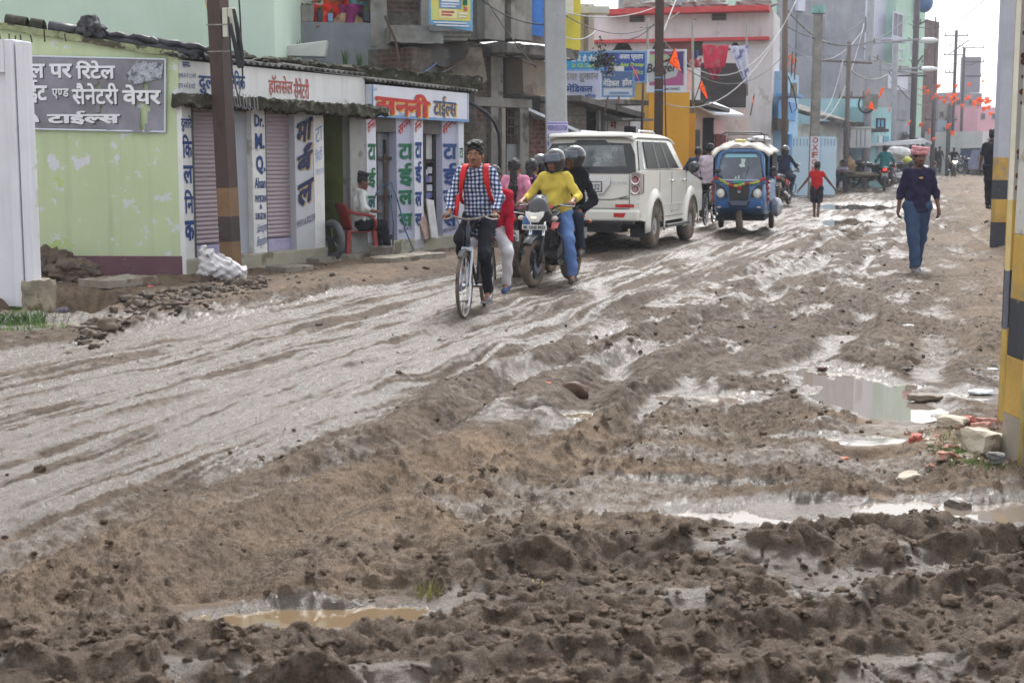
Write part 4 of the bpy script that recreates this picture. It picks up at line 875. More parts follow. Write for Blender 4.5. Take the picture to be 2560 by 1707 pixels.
s.text('शरीराम',C_wh2,1508,184,1538,192,-.026,.02); s.text('मेिडकल',C_wht,1508,197,1548,217,-.026,.035); s.text('हॉल',C_wht,1555,196,1580,217,-.026,.035); s.panel('ribbon',C_ltblue,1524,230,1572,235,-.03,-.021); s.panel('pasted_strip',C_wht,1518,166,1560,178,-.03,.0)
s=board('small_notice',1506,1546,34.4,245,272,'small blank white board hanging under the medical hall signboard',C_wh2)
s=board('faded_board',1710,1748,40,170,250,'tall faded white board with pink stripes beside the purple board',C_wh2); s.panel('pink_stripe',mat('faded_pink',S(225,180,185),.6,.2,3,0),1717,172,1727,228,-.01,-.002)
# shrub growing on the wall in front of the boards
def shrub(name,c,R_,n,label,cat,seed=1,m=None,leaf=.05,group=None,trunk=True):
    rr=random.Random(seed); e=empty(name,c,0,label,cat,group); st=MB(); lf=MB(); tips=[]
    for i in range(9):
        d=V((rr.uniform(-1,1),rr.uniform(-.5,.5),rr.uniform(-.4,1))).normalized(); L_=rr.uniform(.5,1); pts=[V((0,0,0)),V((d.x*R_[0]*L_*.5,d.y*R_[1]*L_*.5,d.z*R_[2]*L_*.5+.05)),V((d.x*R_[0]*L_,d.y*R_[1]*L_,d.z*R_[2]*L_))]; st.tube(pts,.012,5,rs=[.02,.014,.007]); tips+=pts[1:]
    for i in range(n):
        t=tips[rr.randrange(len(tips))]; p=t+V((rr.gauss(0,.13)*R_[0],rr.gauss(0,.2)*R_[1],rr.gauss(0,.15)*R_[2])); a=V((rr.uniform(-1,1),rr.uniform(-1,1),rr.uniform(-1,.6))).normalized(); b=a.cross(V((rr.uniform(-1,1),rr.uniform(-1,1),rr.uniform(-1,1)))).normalized(); l=leaf*rr.uniform(.6,1.4)
        lf.add([p,p+a*l+b*l*.4,p+a*l*2,p+a*l-b*l*.4],[(0,1,2,3)])
    st.build('stem',C_rust,e); lf.build('foliage',m or C_leaf,e); return e
shrub('wall_shrub',at(1508,165,34.0),(.42,.3,.55),420,'dark scraggly shrub growing between the two doctor boards','shrub',2,mat('leaf_dark',S(72,78,70),.8,.5,5,0),.045)
# ochre shop block
O=Wall('ochre_building',1620,36.0,1722,35.95,'ochre yellow plastered block under the purple paint board','building')
MB().box((0,0,-.2),(O.len,4,O.h(1670,231)[1])).build('wall',C_orange,O.o); O.panel('side_strip',mat('ochre_dark',S(205,150,52),.8,.08,1,0),1722,284,1738,420,.3,2,z=(-.2,None)); O.panel('side_wall',mat('ochre_pale',S(212,175,95),.8,.1,1,0),1583,205,1621,420,.1,3,z=(-.2,None))
# grey brick shack with slanting slab roof
Q=Wall('grey_shack',1405,31.5,1590,33.5,'grey block shack with a slanting slab roof and dark shop openings','shack')
MB().box((0,0,-.2),(Q.h(1466,300)[0],3,Q.h(1430,258)[1])).build('block_wall',brick_mat('grey_blocks',S(132,122,114),S(112,104,98),S(92,86,82),bw=.42,bh=.19,patch=S(120,112,105),pth=.6),Q.o)
a=Q.h(1408,240);b=Q.h(1568,284); MB().hexa([(a[0],-.5,a[1]-.12),(b[0],-.5,b[1]-.12),(b[0],2.5,b[1]-.1),(a[0],2.5,a[1]-.1),(a[0],-.5,a[1]),(b[0],-.5,b[1]),(b[0],2.5,b[1]+.02),(a[0],2.5,a[1]+.02)]).build('roof',C_concd,Q.o)
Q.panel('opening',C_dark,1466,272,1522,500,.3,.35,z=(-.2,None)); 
for u in (1497,1512): Q.panel('post',C_conc,u,268,u+5,500,-.1,.0,z=(-.2,None))
pw=Q.panel('painted_wall',mat('wall_pinkish',S(196,188,188),.85,.15,2,.2,10,stain=S(170,150,150),sth=.6,ssc=3),1520,285,1570,500,.0,.2,z=(-.2,None)); Q.text('मे',mat('letter_maroon',S(130,40,50),.6,.1,5,0),1525,300,1542,322,-.008,.05); Q.panel('upper_wall',C_wallw,1545,262,1606,298,.6,2.5); Q.panel('tin_sheet',C_asb,1545,250,1622,262,-.2,2.5); Q.panel('lower_wall',C_wallw,1575,300,1606,500,.3,2,z=(-.2,None)); Q.panel('tin_sheet',C_asb,1556,296,1634,302,-.6,1.0); Q.panel('window',C_dark,1562,316,1590,335,-.02,-.004)
# thin posts with flags
def post(name,u0,v0,u1,v1,Y,r,label,m=None,cat='post',group=None):
    a=at(u0,v0,Y);b=at(u1,v1,Y); o=MB().tube([V((0,0,0)),b-a],r,8).build(name,m or C_rust,None,smooth=True,loc=a); return tag(o,label,cat,group)
post('bamboo_post',1604,345,1608,207,32.5,.03,'thin dark upright stick in front of the pale ochre wall',cat='pole'); post('leaning_stick',1540,285,1548,240,31,.02,'short slanting stick holding the small notice at its right end',cat='stick'); post('leaning_stick',1510,290,1520,242,31,.02,'short slanting stick holding the small notice at its left end',cat='stick')
post('iron_pipe_post',1733,300,1731,50,39,.035,'tall thin iron pipe post rising past the faded board with a hooked top',C_conc,'post'); post('iron_pipe_post',1618,280,1619,48,37.5,.035,'thin grey iron pipe beside the brown pole with a bent top',C_conc,'post'); post('iron_pipe_post',1868,240,1866,58,43.5,.03,'thin grey pipe post rising past the white and blue sheet',C_conc,'post')
tag(MB().tube([at(1731,50,39),at(1736,47,39),at(1742,49,39)],.03,6).build('pipe_hook',C_conc,None),'bent hook end of the pipe above the faded board','hook')
# laundry block
Lb=simple_bld('dark_tin_shed',1722,44,1862,44.4,158,'dark corrugated block of old sheets below the washing line','shed',mat('old_dark_sheet',S(72,68,68),.9,.3,1.5,.3,5,stain=S(100,92,88),sth=.58,ssc=2,anis=(.4,1,2.5)),.5)
Sk=Wall('low_stall',1722,41,1880,41.5,'low white stall with a tin roof and dark doorway under the washing','stall')
zz=Sk.h(1780,268)[1]; MB().box((Sk.h(1732,300)[0],.3,-.2),(Sk.len,3,zz)).build('wall',mat('stall_wall',S(205,192,190),.85,.15,2,.2,10,stain=S(170,150,145),sth=.6,ssc=2),Sk.o)
a=Sk.h(1722,250,-.8);b=Sk.h(1825,272,-.8); MB().hexa([(a[0],-.8,a[1]),(b[0],-.8,b[1]-.1),(b[0],2.5,b[1]),(a[0],2.5,a[1]+.1),(a[0],-.8,a[1]+.1),(b[0],-.8,b[1]),(b[0],2.5,b[1]+.1),(a[0],2.5,a[1]+.2)]).build('roof',C_asb,Sk.o)
a=Sk.h(1785,288,-1);b=Sk.h(1860,292,-1); MB().hexa([(a[0],-1,a[1]),(b[0],-1,b[1]),(b[0],1,b[1]+.4),(a[0],1,a[1]+.4),(a[0],-1,a[1]+.06),(b[0],-1,b[1]+.06),(b[0],1,b[1]+.46),(a[0],1,a[1]+.46)]).build('tin_awning',C_wh2,Sk.o)
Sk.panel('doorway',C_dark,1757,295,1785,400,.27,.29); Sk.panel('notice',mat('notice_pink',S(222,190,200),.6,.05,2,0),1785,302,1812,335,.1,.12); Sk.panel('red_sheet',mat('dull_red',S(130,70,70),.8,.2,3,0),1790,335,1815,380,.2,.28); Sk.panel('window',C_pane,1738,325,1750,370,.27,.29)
# washing
def cloth(name,Y,tl,tr,br,bl,m,label,cat='cloth',group='washing hung on the line',fold=.05,n=7,seed=1,thick=.01):
    a,b,c,d=at(*tl,Y),at(*tr,Y),at(*br,Y),at(*bl,Y); o0=a.copy(); mb=MB()
    def f(i,j):
        p=d.lerp(c,i).lerp(a.lerp(b,i),j)-o0; return (p.x,p.y+fold*math.sin(i*n*2+seed+j*1.3)*(1.2-j*.6),p.z)
    mb.grid(f,28,14); o=mb.build(name,m,None,smooth=True,solid=thick,loc=o0); return tag(o,label,cat,group)
cloth('hanging_cloth',42.6,(1755,112),(1822,114),(1812,168),(1762,172),mat('cloth_red_pattern',S(205,50,85),.8,.2,2,.1,8,stain=S(165,110,110),sth=.52,ssc=3.5),'red and dull pink patterned cloth hung out above the stall',seed=2); cloth('hanging_cloth',42.7,(1766,165),(1808,165),(1792,200),(1780,200),mat('cloth_red_dark',S(160,55,75),.8,.25,4,.1,8),'narrow dark red cloth end hanging below the red patterned cloth',seed=3)
cloth('hanging_cloth',42.5,(1822,115),(1871,115),(1872,215),(1858,205),mat('cloth_white_blue',S(205,208,228),.8,.1,2,.1,8,stain=S(90,95,165),sth=.52,ssc=2.6),'white and blue patterned sheet hung out beside the red one',seed=5)
cloth('hanging_cloth',42.8,(1728,128),(1746,126),(1744,146),(1728,148),mat('cloth_blue',S(60,75,140),.8,.2,4,.1,8),'small blue garment hanging left of the red patterned cloth',seed=6); cloth('hanging_cloth',42.8,(1724,148),(1754,146),(1752,168),(1726,170),mat('cloth_pinkred',S(190,90,110),.8,.4,6,.1,8,stain=S(220,215,215),sth=.55,ssc=6),'bundle of red and white clothes hanging below the small blue garment',seed=7)
# mint house with shops
Mi=Wall('mint_balcony_house',1880,51,1962,51.5,'pale green narrow house with louvred column and balcony behind the auto','house')
MB().box((0,.6,-.2),(Mi.len-.1,3,Mi.h(1930,-60)[1])).build('wall',C_mint2,Mi.o)
Mi.panel('column',mat('green_col',S(160,205,175),.8,.1,2,0),1906,30,1916,300,.2,.6); lv=MB()
x0,z0,x1,z1=Mi.rect(1897,102,1905,168,.3)
for k in range(12): lv.box((x0,.3,z0+(z1-z0)*k/12),(x1,.38,z0+(z1-z0)*(k+.55)/12))
lv.build('louvre',mat('louvre_green',S(70,140,100),.7,.1,2,0),Mi.o)
Mi.panel('roof_slab',C_lav,1905,92,1942,102,-.6,.6); Mi.panel('window',C_pane,1927,48,1945,90,.55,.59); Mi.panel('balcony_wall',C_cyan,1917,180,1955,245,.0,.5); Mi.panel('teal_rim',mat('teal_rim',S(60,190,170),.7,.1,2,0),1917,178,1955,182,-.05,.5); Mi.panel('poster',mat('poster_light',S(225,205,205),.7,.4,4,0,stain=S(120,150,140),sth=.6,ssc=6),1920,130,1950,178,.5,.58); Mi.panel('dark_window',C_pane,1903,168,1911,202,.15,.19)
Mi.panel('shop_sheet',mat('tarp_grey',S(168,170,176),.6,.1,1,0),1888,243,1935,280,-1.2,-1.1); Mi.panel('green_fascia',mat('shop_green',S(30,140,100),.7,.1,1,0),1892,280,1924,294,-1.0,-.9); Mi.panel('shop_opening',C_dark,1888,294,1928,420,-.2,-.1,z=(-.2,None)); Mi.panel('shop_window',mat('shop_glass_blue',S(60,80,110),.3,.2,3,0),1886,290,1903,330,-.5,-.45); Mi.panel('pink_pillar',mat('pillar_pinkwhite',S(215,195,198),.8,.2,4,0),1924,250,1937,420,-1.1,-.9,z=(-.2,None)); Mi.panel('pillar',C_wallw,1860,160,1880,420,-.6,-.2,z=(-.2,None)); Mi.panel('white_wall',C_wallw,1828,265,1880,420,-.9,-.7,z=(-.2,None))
Bb=Wall('blue_house',1955,49,1998,52,'light blue small house with a projecting sill behind the wooden pole','house')
Bb.panel('wall',mat('light_blue_wall',S(170,205,235),.85,.08,1,0),1955,183,1994,460,0,4,z=(-.2,None)); Bb.panel('wall_lower',C_bl,1948,255,1990,300,-.05,-.01); Bb.panel('sill',C_bl,1985,236,2008,243,-.5,.1); Bb.panel('dark_band',mat('dark_wood',S(75,65,60),.8,.2,2,0),1944,298,1972,328,-.2,-.06)
# tall grey block
Tg=simple_bld('grey_tower_block',1962,72,2152,76,-200,'very tall bare grey rendered apartment block without windows','building',C_gry,12); Tg.panel('lavender_panel',C_lav,1996,-60,2014,28,-.2,-.02); Tg.panel('render_patch',C_gry2,1990,40,2060,250,-.05,-.004)
mb=MB()
for v in (170,188,262): 
    x,z=Tg.h(2000,v); mb.box((0,-.03,z),(Tg.len,-.006,z+.06))
mb.build('plaster_line',C_gry2,Tg.o)
Lv=simple_bld('lavender_tower',2150,82,2230,84,-200,'tall pale lavender apartment block rising behind the grey wall','building',C_lav,10); window(Lv,2160,42,2174,82,C_gry2,C_pane)
Mt=simple_bld('mint_tower',2228,83,2300,88,-200,'tall pale mint apartment tower with small barred windows','building',C_mint2,10)
window(Mt,2230,32,2256,96,C_lav,C_gry2); window(Mt,2230,120,2256,150,C_lav,C_mint2); window(Mt,2276,106,2297,138,C_lav,C_gry2); Mt.panel('balcony',C_lav,2228,98,2268,104,-.8,-.01); MB().ell((Mt.h(2286,20)[0],-.6,Mt.h(2286,8)[1]),(.5,.5,.6),12,8).build('water_tank',mat('tank_blue',S(90,120,170),.5,.1),Mt.o)
Bt=simple_bld('brown_brick_tower',2266,95,2336,99,46,'dark brown unfinished brick tower against the white sky','building',C_brkf,10); window(Bt,2297,105,2316,122,C_conc,C_pane)
mb=MB(); rr=random.Random(3)
for k in range(9): mb.box((rr.uniform(0,2),rr.uniform(0,2),Bt.zt),(rr.uniform(.3,.8)+k*.2,2.5,Bt.zt+rr.uniform(.05,.35)))
mb.build('ragged_top',C_brkf,Bt.o)
G2=simple_bld('long_grey_wall_house',2095,70,2272,80,152,'long grey rendered house wall in front of the tall towers','building',C_gry,5); G2.panel('render_patch',C_lav,2220,185,2270,225,-.05,-.01); G2.panel('render_patch',C_gry2,2222,275,2268,300,-.05,-.01)
Cy=simple_bld('cyan_low_house',2078,60,2190,62,248,'low pale cyan house with a dark stained lower wall and a small blue window','house',C_cyan,4,); window(Cy,2194,298,2212,318,mat('dark_wood',S(75,65,60),.8,.2,2,0),mat('window_blue',S(110,175,220),.5,.1,1,0)) if False else None
Cy.panel('roof',mat('dark_roof',S(80,78,80),.9,.2,2,0),2080,304,2160,318,-1.2,-.1)
C2=simple_bld('teal_shutter_house',2158,60,2225,61,268,'pale teal house with a framed bright blue window and dark eaves','house',C_cyan,2); window(C2,2190,296,2212,322,mat('dark_wood',S(75,65,60),.8,.2,2,0),mat('window_blue',S(110,175,220),.5,.1,1,0)); C2.panel('eave',mat('dark_roof',S(80,78,80),.9,.2,2,0),2160,322,2222,330,-.8,-.05); C2.panel('door',mat('door_white',S(205,215,220),.7,.1,1,0),2196,340,2206,400,-.05,-.01); C2.panel('door',mat('door_teal',S(120,165,185),.7,.1,1,0),2208,340,2222,400,-.05,-.01)
Gh=Wall('gatehouse',2036,54,2115,56,'low whitewashed shed with a grey tiled roof above the blue gate','shed'); a=Gh.h(2036,292);b=Gh.h(2120,318)
MB().box((-1.2,.2,0),(Gh.len,3,Gh.h(2060,312)[1])).build('wall',mat('brick_whitewashed',S(200,205,200),.9,.2,3,.4,8),Gh.o); MB().hexa([(-1.5,-.4,a[1]),(b[0],-.4,b[1]),(b[0],2.5,b[1]+.9),(-1.5,2.5,a[1]+.9),(-1.5,-.4,a[1]+.15),(b[0],-.4,b[1]+.15),(b[0],2.5,b[1]+1.05),(-1.5,2.5,a[1]+1.05)]).build('roof',C_asb,Gh.o)
Gt=Wall('blue_gate',1977,49.5,2092,51,'pale blue sheet metal double gate with slotted top between bright blue posts','gate')
C_gate2=mat('gate_pale_blue',S(185,210,228),.6,.06,1,.05,8,streak=.15)
for (a,b) in ((1979,2022),(2050,2090)):
    lf=Gt.panel('gate_leaf',C_gate2,a,366,b,470,0,.06,z=(-.0+gz(50),None)); x0,z0,x1,z1=Gt.rect(a,342,b,366,0); sl_=MB(); sl_.box((x0,0,z1-.08),(x1,.05,z1))
    for k in range(6): sl_.box((x0+(x1-x0)*k/5-.05,0,z0),(x0+(x1-x0)*k/5+.04,.05,z1-.08))
    sl_.build('slotted_top',C_gate2,lf)
for (a,b) in ((1972,1979),(2036,2050)): Gt.panel('gate_post',C_bl,a,336,b,470,-.1,.1,z=(.2,None))
Lp=simple_bld('lilac_shop',2092,56,2108,60,320,'narrow lilac and white shop front beside the blue gate','shop',mat('lilac_wall',S(205,190,215),.8,.2,2,0),3)
Lq=simple_bld('mauve_shop',2108,60,2190,66,335,'low mauve grey shop front behind the seated people','shop',mat('mauve_wall',S(160,150,160),.85,.3,2,.1,5,stain=S(110,105,120),sth=.5,ssc=.8),3); Lq.panel('opening',C_dark,2125,372,2150,420,-.05,-.01); Lq.panel('opening',C_dark,2165,360,2185,420,-.05,-.01); Lq.panel('green_door',mat('door_green',S(80,140,110),.7,.1),2108,366,2114,420,-.05,-.01)
# transformer box
tb=at(2148,346,56); e=empty('electric_cabinet',tb,0,'pale grey electric cabinet on a stand above the far pavement','cabinet'); w_=26/FPX*56; h_=24/FPX*56
MB().box((-w_,-.25,-h_),(w_,.25,h_)).build('box',mat('cabinet_grey',S(200,202,205),.6,.08),e,bevel=.02); MB().box((-w_*1.08,-.3,h_),(w_*1.08,.3,h_+.06)).build('lid',mat('cabinet_grey',S(200,202,205),.6,.08),e); m=MB()
for x in (-w_*.7,w_*.7): m.box((x-.04,-.05,-tb.z+gz(56)),(x+.04,.05,-h_))
m.build('leg',C_conc,e); m=MB()
for k in (-.4,0,.4): m.box((k*w_-.02,-.262,-h_*.9),(k*w_+.02,-.252,h_*.9))
m.build('seam',C_gry2,e)
# far houses
fh=[('far_house',2226,80,2272,84,300,'low grey far house with a slanted white sheet roof behind the turbaned man',C_gry2),('far_house',2270,100,2340,104,240,'dark grey far building below the row of orange pennants',mat('far_dark',S(120,122,135),.9,.2,.5,0)),('far_house',2335,120,2400,124,262,'ochre stained grey far building between the far poles',mat('far_ochre',S(150,148,145),.9,.2,.5,0,stain=S(165,160,120),sth=.55,ssc=.3)),('far_house',2375,135,2448,137,232,'plain slate grey far block below the sky',mat('far_slate',S(150,150,162),.9,.15,.5,0)),('far_house',2440,120,2500,124,268,'pink far house beside the striped pole',C_pink),('far_house',2300,108,2385,112,300,'bluish grey low far building beside the far road end',mat('far_bluish',S(150,165,185),.9,.2,.5,0)),('far_house',2380,110,2450,112,335,'dull mauve row of far shops at the road end',mat('far_mauve',S(140,130,140),.9,.35,.4,0)),('far_house',2455,95,2520,99,330,'white low far house at the right end of the road',C_wallw)]
for n_,a,ya,b,yb,vt,lab,m in fh:
    w_=simple_bld(n_,a,ya,b,yb,vt,lab,'house',m,6)
    rr=random.Random(a)
    for k in range(2): u=a+(b-a)*(.2+.45*k); window(w_,u,vt+16,u+(b-a)*.16,vt+32,C_gry2,C_pane)
tag(MB().box((-.9,-.2,0),(.9,.2,3.3)).build('water_tower',mat('far_slate',S(150,150,162),.9,.15,.5,0),None,loc=at(2424,232,137)),'small tall grey block standing on the far slate roof','tower')
sr=at(2270,336,78); tag(MB().hexa([(0,0,0),(1.3,0,-.55),(1.3,1.5,-.55),(0,1.5,0),(0,0,.14),(1.3,0,-.41),(1.3,1.5,-.41),(0,1.5,.14)]).build('sheet_roof',C_wh2,None,loc=sr),'slanted white sheet roof over a far stall','roof')
C_brg=mat('awning_white',S(225,228,235),.6,.1)
sr=at(2164,360,60); tag(MB().hexa([(0,0,-.1),(2.5,0,0),(2.5,1,0),(0,1,-.1),(0,0,0),(2.5,0,.2),(2.5,1,.2),(0,1,0)]).build('cart_roof',C_brg,None,loc=sr),'small pale cart roof beyond the electric cabinet','roof')
# ---------------- poles
def stripes(e,x0,x1,y0,y1,bands,mk,name='shaft'):
    for i,(a,b,m) in enumerate(bands): mk(a,b).build('painted_band' if i else name,m,e)
C_py=mat('pole_yellow',S(200,162,82),.8,.15,3,.3,25,stain=S(160,145,118),sth=.56,ssc=4,streak=.25); C_pb=mat('pole_black',S(62,64,72),.75,.2,3,.3,25,stain=S(120,116,108),sth=.62,ssc=7,streak=.2)
C_brown=mat('rail_brown',S(76,58,54),.7,.15,2,.25,25,stain=S(60,44,40),sth=.55,ssc=4,anis=(1,1,.3)); C_tan=mat('pole_tan',S(132,102,74),.75,.15,3,.3,25,stain=S(110,88,70),sth=.6,ssc=4)
# P1 rail pole in front of the shutters
b0=ground(574,698); e=empty('rail_pole',b0,R(-14),'brown steel rail pole with tan and dark bands in front of the left shutter','pole')
ax=V((.03,0,1)) # slight lean
def ibeam(z0,z1,w=.085,d=.075,lean=(-.028,0),fl=.014):
    m=MB(); 
    def B(a,b): 
        x0,y0=a;x1,y1=b; m.hexa([(x0+lean[0]*z0,y0,z0),(x1+lean[0]*z0,y0,z0),(x1+lean[0]*z0,y1,z0),(x0+lean[0]*z0,y1,z0),(x0+lean[0]*z1,y0,z1),(x1+lean[0]*z1,y0,z1),(x1+lean[0]*z1,y1,z1),(x0+lean[0]*z1,y1,z1)])
    B((-w,-d),(w,-d+fl)); B((-w,d-fl),(w,d)); B((-.01,-d+fl),(.01,d-fl)); B((w-.002,-d+.001),(w+.004,d+.12)); return m
zz=[at(574,v,b0.y).z for v in (470,541,604)]
for i,(a,b,m) in enumerate(((-.3,zz[2],C_tan),(zz[2],zz[1],mat('band_dark',S(72,62,60),.75,.2,3,.3,25)),(zz[1],zz[0],C_tan),(zz[0],6.5,C_brown))): ibeam(a,b).build('shaft' if i==3 else 'painted_band',m,e)
bx=at(588,58,b0.y-.02)-b0; bxo=MB().box((-.075,-.06,-.18),(.075,.06,.18)).build('junction_box',mat('box_cream',S(205,205,190),.6,.08,3,.05,10),e,bevel=.008,loc=(-.028*bx.z+.19,-.02,bx.z)); MB().box((.0-.004,-.066,-.17),(.004,-.059,.17)).build('seam',C_wirel,bxo)
for z in (3.2,2.87): MB().box((-.1-.028*z,-.09,z),(.2-.028*z,-.082,z+.016)).build('strap',C_conc,e)
cw=MB(); rr=random.Random(2)
for k in range(6):
    x0=.1+.01*k; zt_=4.4; P=[]
    for t in range(15):
        q=t/14; a=q*PI; P.append((x0+.08+.13*math.sin(a)*(.7+.06*k)-.05*q,-.1-.01*k,3.6-1.05*math.sin(a*.5+.2)+ (0 if q<.6 else (q-.6)*1.6)))
    cw.tube(P,.009,5)
cw.tube([(.12,-.1,3.3),(.16,-.11,2.6),(.24,-.12,2.3),(.30,-.11,2.55),(.28,-.1,3.3),(.22,-.1,4.5)],.012,5); cw.build('cable_loops',C_wire,e)
# P2 concrete pole with poster
b0=ground(1394,560); b0=V((b0.x*26/b0.y,26,0)); e=empty('concrete_pole',b0,0,'tall pale grey concrete pole with a purple coaching poster, behind the white car','pole')
z_p0=at(1394,392,26).z; z_p1=at(1394,305,26).z
def frust(z0,z1,w0,w1,d=.14,lean=-.0): return MB().hexa([(-w0,-d,z0),(w0,-d,z0),(w0,d,z0),(-w0,d,z0),(-w1+lean,-d,z1),(w1+lean,-d,z1),(w1+lean,d,z1),(-w1+lean,d,z1)])
frust(-.3,8.5,.205,.165,.16,-.12).build('shaft',mat('pole_concrete',S(172,174,178),.9,.08,3,.3,20,stain=S(150,150,152),sth=.58,ssc=1.5,streak=.2),e,bevel=.025)
po=MB().box((-.205,-.175,z_p0),(.175,-.162,z_p1)).build('poster',mat('poster_lilac',S(205,200,232),.6,.1,3,0),e); C_vio=mat('poster_violet',S(85,75,165),.6,.1,5,0)
for i,(t,h) in enumerate((('VISION EDUCATION',.10),('BPSC 38वी BPSC CLASS',.09),('UPSC',.09),('स्टेट पीएससी'.replace('्',''),.09),('SSC BANK RLY',.08))): lettering(t,C_vio,po,(-.19,-.178,z_p1-.16-i*.135),(1,0,0),(0,0,1),.35,h,.02,off=0)
MB().box((-.2,-.176,z_p1-.04),(.17,-.1755,z_p1-.02)).build('print_line',C_vio,po)
# P3 brown pole
b0=V((px(1643,34),34,.05)); e=empty('rail_pole',b0,0,'dark brown rail pole in front of the ochre building','pole'); ibeam(-.3,8.,.095,.07,(-.004,0)).build('shaft',C_brown,e)
for v in (202,233): z=at(1640,v,34).z; MB().box((-.11,-.085,z),(.11,.1,z+.03)).build('clamp',C_ltblue,e)
MB().tube([(.12,0,3.5),(.17,-.02,2.),(.1,0,.3)],.015,5).build('stay_cable',C_wire,e)
# P4 wooden-looking pole by the mint house
b0=V((px(1958,46),46,.2)); e=empty('weathered_pole',b0,0,'weathered brown pole with a meter box and coiled cable beside the light blue house','pole'); MB().cyl((0,0,-.3),(-.15,0,7.5),.11,.085,10).build('shaft',mat('wood_weather',S(112,98,90),.85,.25,2,.3,20,anis=(1,1,.2)),e,smooth=True)
z=at(1968,240,46).z; MB().box((.12,-.1,z-.25),(.3,.1,z+.2)).build('meter_box',C_conc,e); MB().tube([(.0,-.12,z+.4),(.2,-.15,z-.1),(.3,-.15,z-.6),(.15,-.13,z-.75),(.05,-.12,z-.4)],.02,5).build('cable_coil',C_wire,e)
# P5 OXFORD pole
b0=V((px(2028,47.5),47.5,.2)); e=empty('lettered_pole',b0,0,'grey concrete pole with red vertical OXFORD lettering in front of the blue gate','pole'); frust(-.3,6.,.15,.125,.12,.03).build('shaft',C_conc,e); MB().cyl((.03,0,6.),(.03,0,6.25),.24,.2,10).build('cap',mat('cap_teal',S(120,170,165),.6,.2),e)
zA=at(2028,456,47.5).z-.2; zB=at(2028,342,47.5).z-.2; pnl=MB().box((-.15,-.165,zA),(.16,-.15,zB)).build('white_panel',C_wh2,e)
for i,ch in enumerate('OXFORD'): h=(zB-zA)/6.3; lettering(ch,C_redf,pnl,(-.09,-.17,zB-h*(i+1)+.02),(1,0,0),(0,0,1),.19,h*.8,.05,off=0)
# far poles
def far_pole(u,vt,Y,r,label,m,arms=(),name='utility_pole',lean=0,vb=None):
    b0=V((px(u,Y),Y,gz(Y))); zt=at(u,vt,Y).z-b0.z; e=empty(name,b0,0,label,'pole','poles along the far street'); MB().tube([(0,0,-.3),(lean,0,zt)],r,8).build('shaft',m,e,smooth=True)
    for (v,ul,ur,dy) in arms:
        z=at(u,v,Y).z-b0.z; xl=(ul-u)/FPX*Y; xr=(ur-u)/FPX*Y; a=MB().tube([(xl,0,z-dy),(xr,0,z+dy)],.045,6).build('cross_arm',m,e)
        for k in range(3): x=xl+(xr-xl)*(.05+.45*k); MB().cyl((x,0,z+.03),(x,0,z+.22),.05,.03,6).build('insulator',C_conc,a)
    return e
dk=mat('pole_far_dark',S(95,90,95),.8,.1); lt=mat('pole_far_light',S(165,165,172),.8,.1)
far_pole(2108,105,55,.09,'slim brown pole with one cross arm above the low cyan house',mat('pole_far_brown',S(118,108,105),.8,.1),((155,2040,2165,-.05),(244,2085,2150,0)))
e=far_pole(2158,-40,60,.17,'thick pale pole with a transformer box and grey coils near the teal house',lt,((110,2155,2170,0),(152,2150,2180,0)))
z=at(2160,255,60).z-gz(60); MB().box((-.25,-.3,z-.3),(.35,-.1,z+.3)).build('transformer',C_conc,e); MB().tube([(.33*math.cos(t*.42)-.1,-.2,z-.1+.36*math.sin(t*.42)) for t in range(16)],.04,6).build('cable_coil',C_wire,e)
far_pole(2222,108,62,.13,'pale grey street pole left of the turbaned man',lt,((178,2180,2290,-.1),)); 
far_pole(2271,-10,70,.15,'tall dark pole carrying several arms before the mint tower',dk,((60,2262,2300,.2),(160,2262,2290,.4),(190,2222,2300,0)))
far_pole(2322,250,84,.13,'dark pole below the pennants right of the turbaned man',dk,((300,2300,2330,0),)); far_pole(2360,260,92,.14,'dark pole in front of the ochre stained building',dk,((300,2350,2380,0),))
far_pole(2370,76,105,.12,'tall thin power line pole with four cross arms against the white sky',dk,((90,2340,2400,0),(118,2355,2402,.5),(138,2340,2394,0),(182,2345,2370,0))); far_pole(2391,120,115,.12,'second thin power line pole with three level arms against the sky',dk,((120,2385,2440,0),(155,2390,2442,0),(191,2390,2436,0)))
def lamp(uA,uB,v0,v1,Y,label):
    a=at(uA,v0,Y);b=at(uB,v1,Y); e=empty('street_lamp',a,0,label,'street lamp','street lamps on long arms'); d=b-a; MB().tube([(0,0,0),d],.05,6).build('arm',lt,e); MB().ell(d+V((.2,0,-.05)),(.42,.18,.12),10,6).build('lamp_head',C_wht,e)
lamp(2160,2310,110,98,62,'long lamp arm reaching right from the thick pale pole'); lamp(2222,2310,174,170,64,'lower lamp arm reaching right from the pale grey pole')
post('tv_mast',2336,210,2339,42,94,.05,'thin mast standing behind the brown brick tower',dk,'mast')
# orange/yellow-black striped poles on the right edge
def band_pole(e,shape,bands):
    for i,(a,b,m) in enumerate(bands): shape(a,b).build('shaft' if i==len(bands)-1 else 'painted_band',m,e)
b0=ground(2497,613); Yb=b0.y; e=empty('striped_pole',b0,0,'grey square pole with yellow and black bands nearest the man in black','pole')
zz=[at(2490,v,Yb).z-b0.z for v in (555,498,450,394)]; hw=.125
sq=lambda a,b:MB().box((-hw,-.12,a),(hw*.9,.12,b)); band_pole(e,sq,[(-.3,zz[0],C_pb),(zz[0],zz[1],C_py),(zz[1],zz[2],C_pb),(zz[2],zz[3],C_py),(zz[3],7.,mat('pole_pale',S(185,188,200),.85,.1,2,.2,15,streak=.2))])
